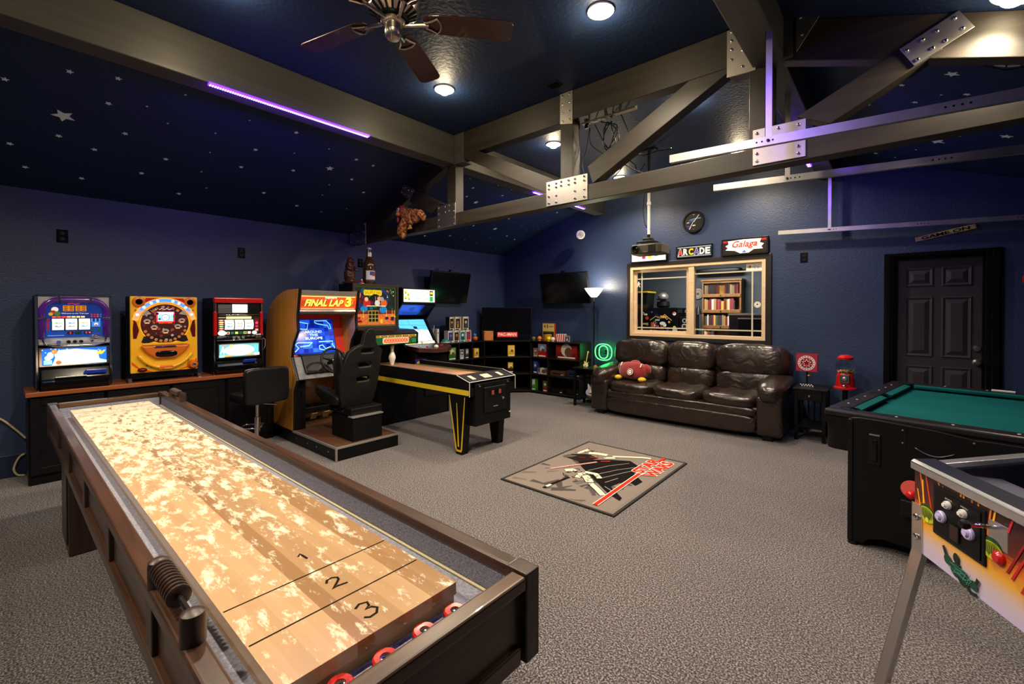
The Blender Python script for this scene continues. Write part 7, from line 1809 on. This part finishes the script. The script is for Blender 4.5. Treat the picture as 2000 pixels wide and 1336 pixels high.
for x, y, c_ in ((.15, .5, 'c8c028'), (.25, .55, '7040c0'), (.33, .45, '30a0c0'), (.42, .6, 'd04030')):
    G().lathe([(.03, .87 + .11 * y - .01), (.03, .90 + .11 * y), (.02, .92 + .11 * y), (0, .92 + .11 * y)], (x, y, 0), 16).o('bumper', mat('bumper_' + c_, c_, .3), k, smooth=35)
# backbox
G().box(-.03, w + .03, LN - .22, LN - .01, 1.14, 1.78).o('backbox', SIDEART, k, bevel=.006)
# legs
LEGM = mat('satin_chrome_leg', (.60, .58, .56), .22, 1.)
for sx in (0, 1):
    for sy in (0, 1):
        def LX(t_): return (w - t_) if sx else t_
        def LY(t_): return (LN - t_) if sy else t_
        s1 = -1 if sx else 1; s2 = -1 if sy else 1
        g = G()
        for za, zb__, oa, ob in ((.80, .63, 0, 0), (.63, .055, 0, .105)):
            for (da, db) in (((-.006, -.002), (-.006, .045)), ((-.006, .045), (-.006, -.002))):
                xa0, xa1 = da if da[1] < 0 else (-.006, .045); 
            # front flange and side flange
            for fx0, fx1, fy0, fy1 in ((-.006, .046, -.007, -.003), (-.007, -.003, -.007, .046)):
                v = []
                for z_, o_ in ((zb__, ob), (za, oa)):
                    for px, py in ((fx0, fy0), (fx1, fy0), (fx1, fy1), (fx0, fy1)): v.append((LX(px - o_ * .95), LY(py - o_ * .6), z_))
                g.add(v, [(0, 3, 2, 1), (4, 5, 6, 7), (0, 1, 5, 4), (1, 2, 6, 5), (2, 3, 7, 6), (3, 0, 4, 7)])
        lg = g.o('leg', LEGM, k)
        G().lathe([(.0, 0), (.024, 0), (.022, .012), (.008, .02), (.007, .06)], (LX(-.075), LY(-.04), 0), 16).o('leg_leveller', CHROME, lg, smooth=35)
        if not sy:
            for z in (.753, .684): G().lathe([(.012, 0), (.011, -.007), (.005, -.011), (0, -.012)], (LX(.02), LY(-.007), z), 14, 'y').o('leg_bolt', CHROME, lg, smooth=35)

# ================================================================== plush rooster on the truss
k = thing('plush_rooster', 'orange brown plush rooster draped over the truss bottom chord', 'plush toy', (-4.42, 3.36, 2.573))
def make_fur():
    m, nt, b = nodes_of('mottled_orange_plush'); L = nt.links.new
    tc = nd(nt, 'ShaderNodeTexCoord'); n1 = nd(nt, 'ShaderNodeTexNoise', i_Scale=38., i_Detail=4., i_Roughness=.7); L(tc.outputs['Object'], n1.inputs['Vector'])
    rp = nd(nt, 'ShaderNodeValToRGB'); e = rp.color_ramp.elements
    e[0].position = .38; e[0].color = (.055, .012, .004, 1); e[1].position = .64; e[1].color = (.62, .30, .11, 1); x = e.new(.5); x.color = (.30, .085, .018, 1)
    L(n1.outputs[0], rp.inputs[0]); L(rp.outputs[0], b.inputs['Base Color']); b.inputs['Roughness'].default_value = .95
    bp = nd(nt, 'ShaderNodeBump', i_Strength=1., i_Distance=.02); L(n1.outputs[0], bp.inputs['Height']); L(bp.outputs[0], b.inputs['Normal'])
    return m
FUR = make_fur()
TAN = mat('tan_plush', (.48, .23, .07), .9, bump=.6, bscale=60)
g = G().ell((-.02, -.10, .045), (.115, .065, .10)).ell((-.095, -.105, .085), (.075, .06, .085)).ell((-.165, -.105, .12), (.06, .052, .06)).ell((.0, .0, .05), (.12, .09, .055))
g.tube([(-.06, -.115, .02), (-.135, -.12, -.07), (-.155, -.12, -.135), (-.115, -.12, -.195)], [.05, .062, .06, .034], 12).tube([(.03, -.11, .02), (.03, -.12, -.03), (.025, -.125, -.06)], [.05, .042, .024], 10)
g.o('body', FUR, k, smooth=1)
G().ell((.085, -.10, .04), (.085, .055, .085)).o('wing', FUR, k, smooth=1)
G().tube([(.11, -.095, .06), (.17, -.09, .055), (.215, -.085, .015), (.222, -.085, -.03)], [.05, .052, .040, .018], 12).o('tail', FUR, k, smooth=1)
G().tube([(.025, -.125, -.055), (.025, -.13, -.10)], .016, 8).o('foot', TAN, k, smooth=1)
for dx in (-.012, .03, .06): G().tube([(.025, -.13, -.10), (.025 + dx, -.155, -.112)], [.014, .009], 8).o('toe', TAN, k, smooth=1)
G().tube([(-.10, -.135, -.15), (-.095, -.15, -.205)], [.022, .012], 8).o('toe', TAN, k, smooth=1)
lab(G().ell((-.222, -.115, .15), (.022, .02, .042)).ell((-.185, -.11, .182), (.035, .016, .022)).ell((-.15, -.105, .185), (.03, .016, .018)).o('comb', REDM, k, smooth=1), 'red comb')
lab(G().ell((-.205, -.14, .03), (.014, .014, .04)).ell((-.13, -.145, .125), (.035, .02, .045)).o('wattle', REDM, k, smooth=1), 'red wattle')
lab(G().ell((-.175, -.155, .09), (.034, .03, .026)).o('beak', mat('orange_felt', (.60, .22, .03), .9), k, smooth=1), 'orange beak')
ey = G().ell((-.19, -.145, .14), (.034, .018, .028)).o('eye', mat('white_felt', (.6, .65, .6), .9), k, smooth=1); G().ell((-.185, -.163, .142), (.010, .006, .008)).o('pupil', BLACKG, ey, smooth=1)
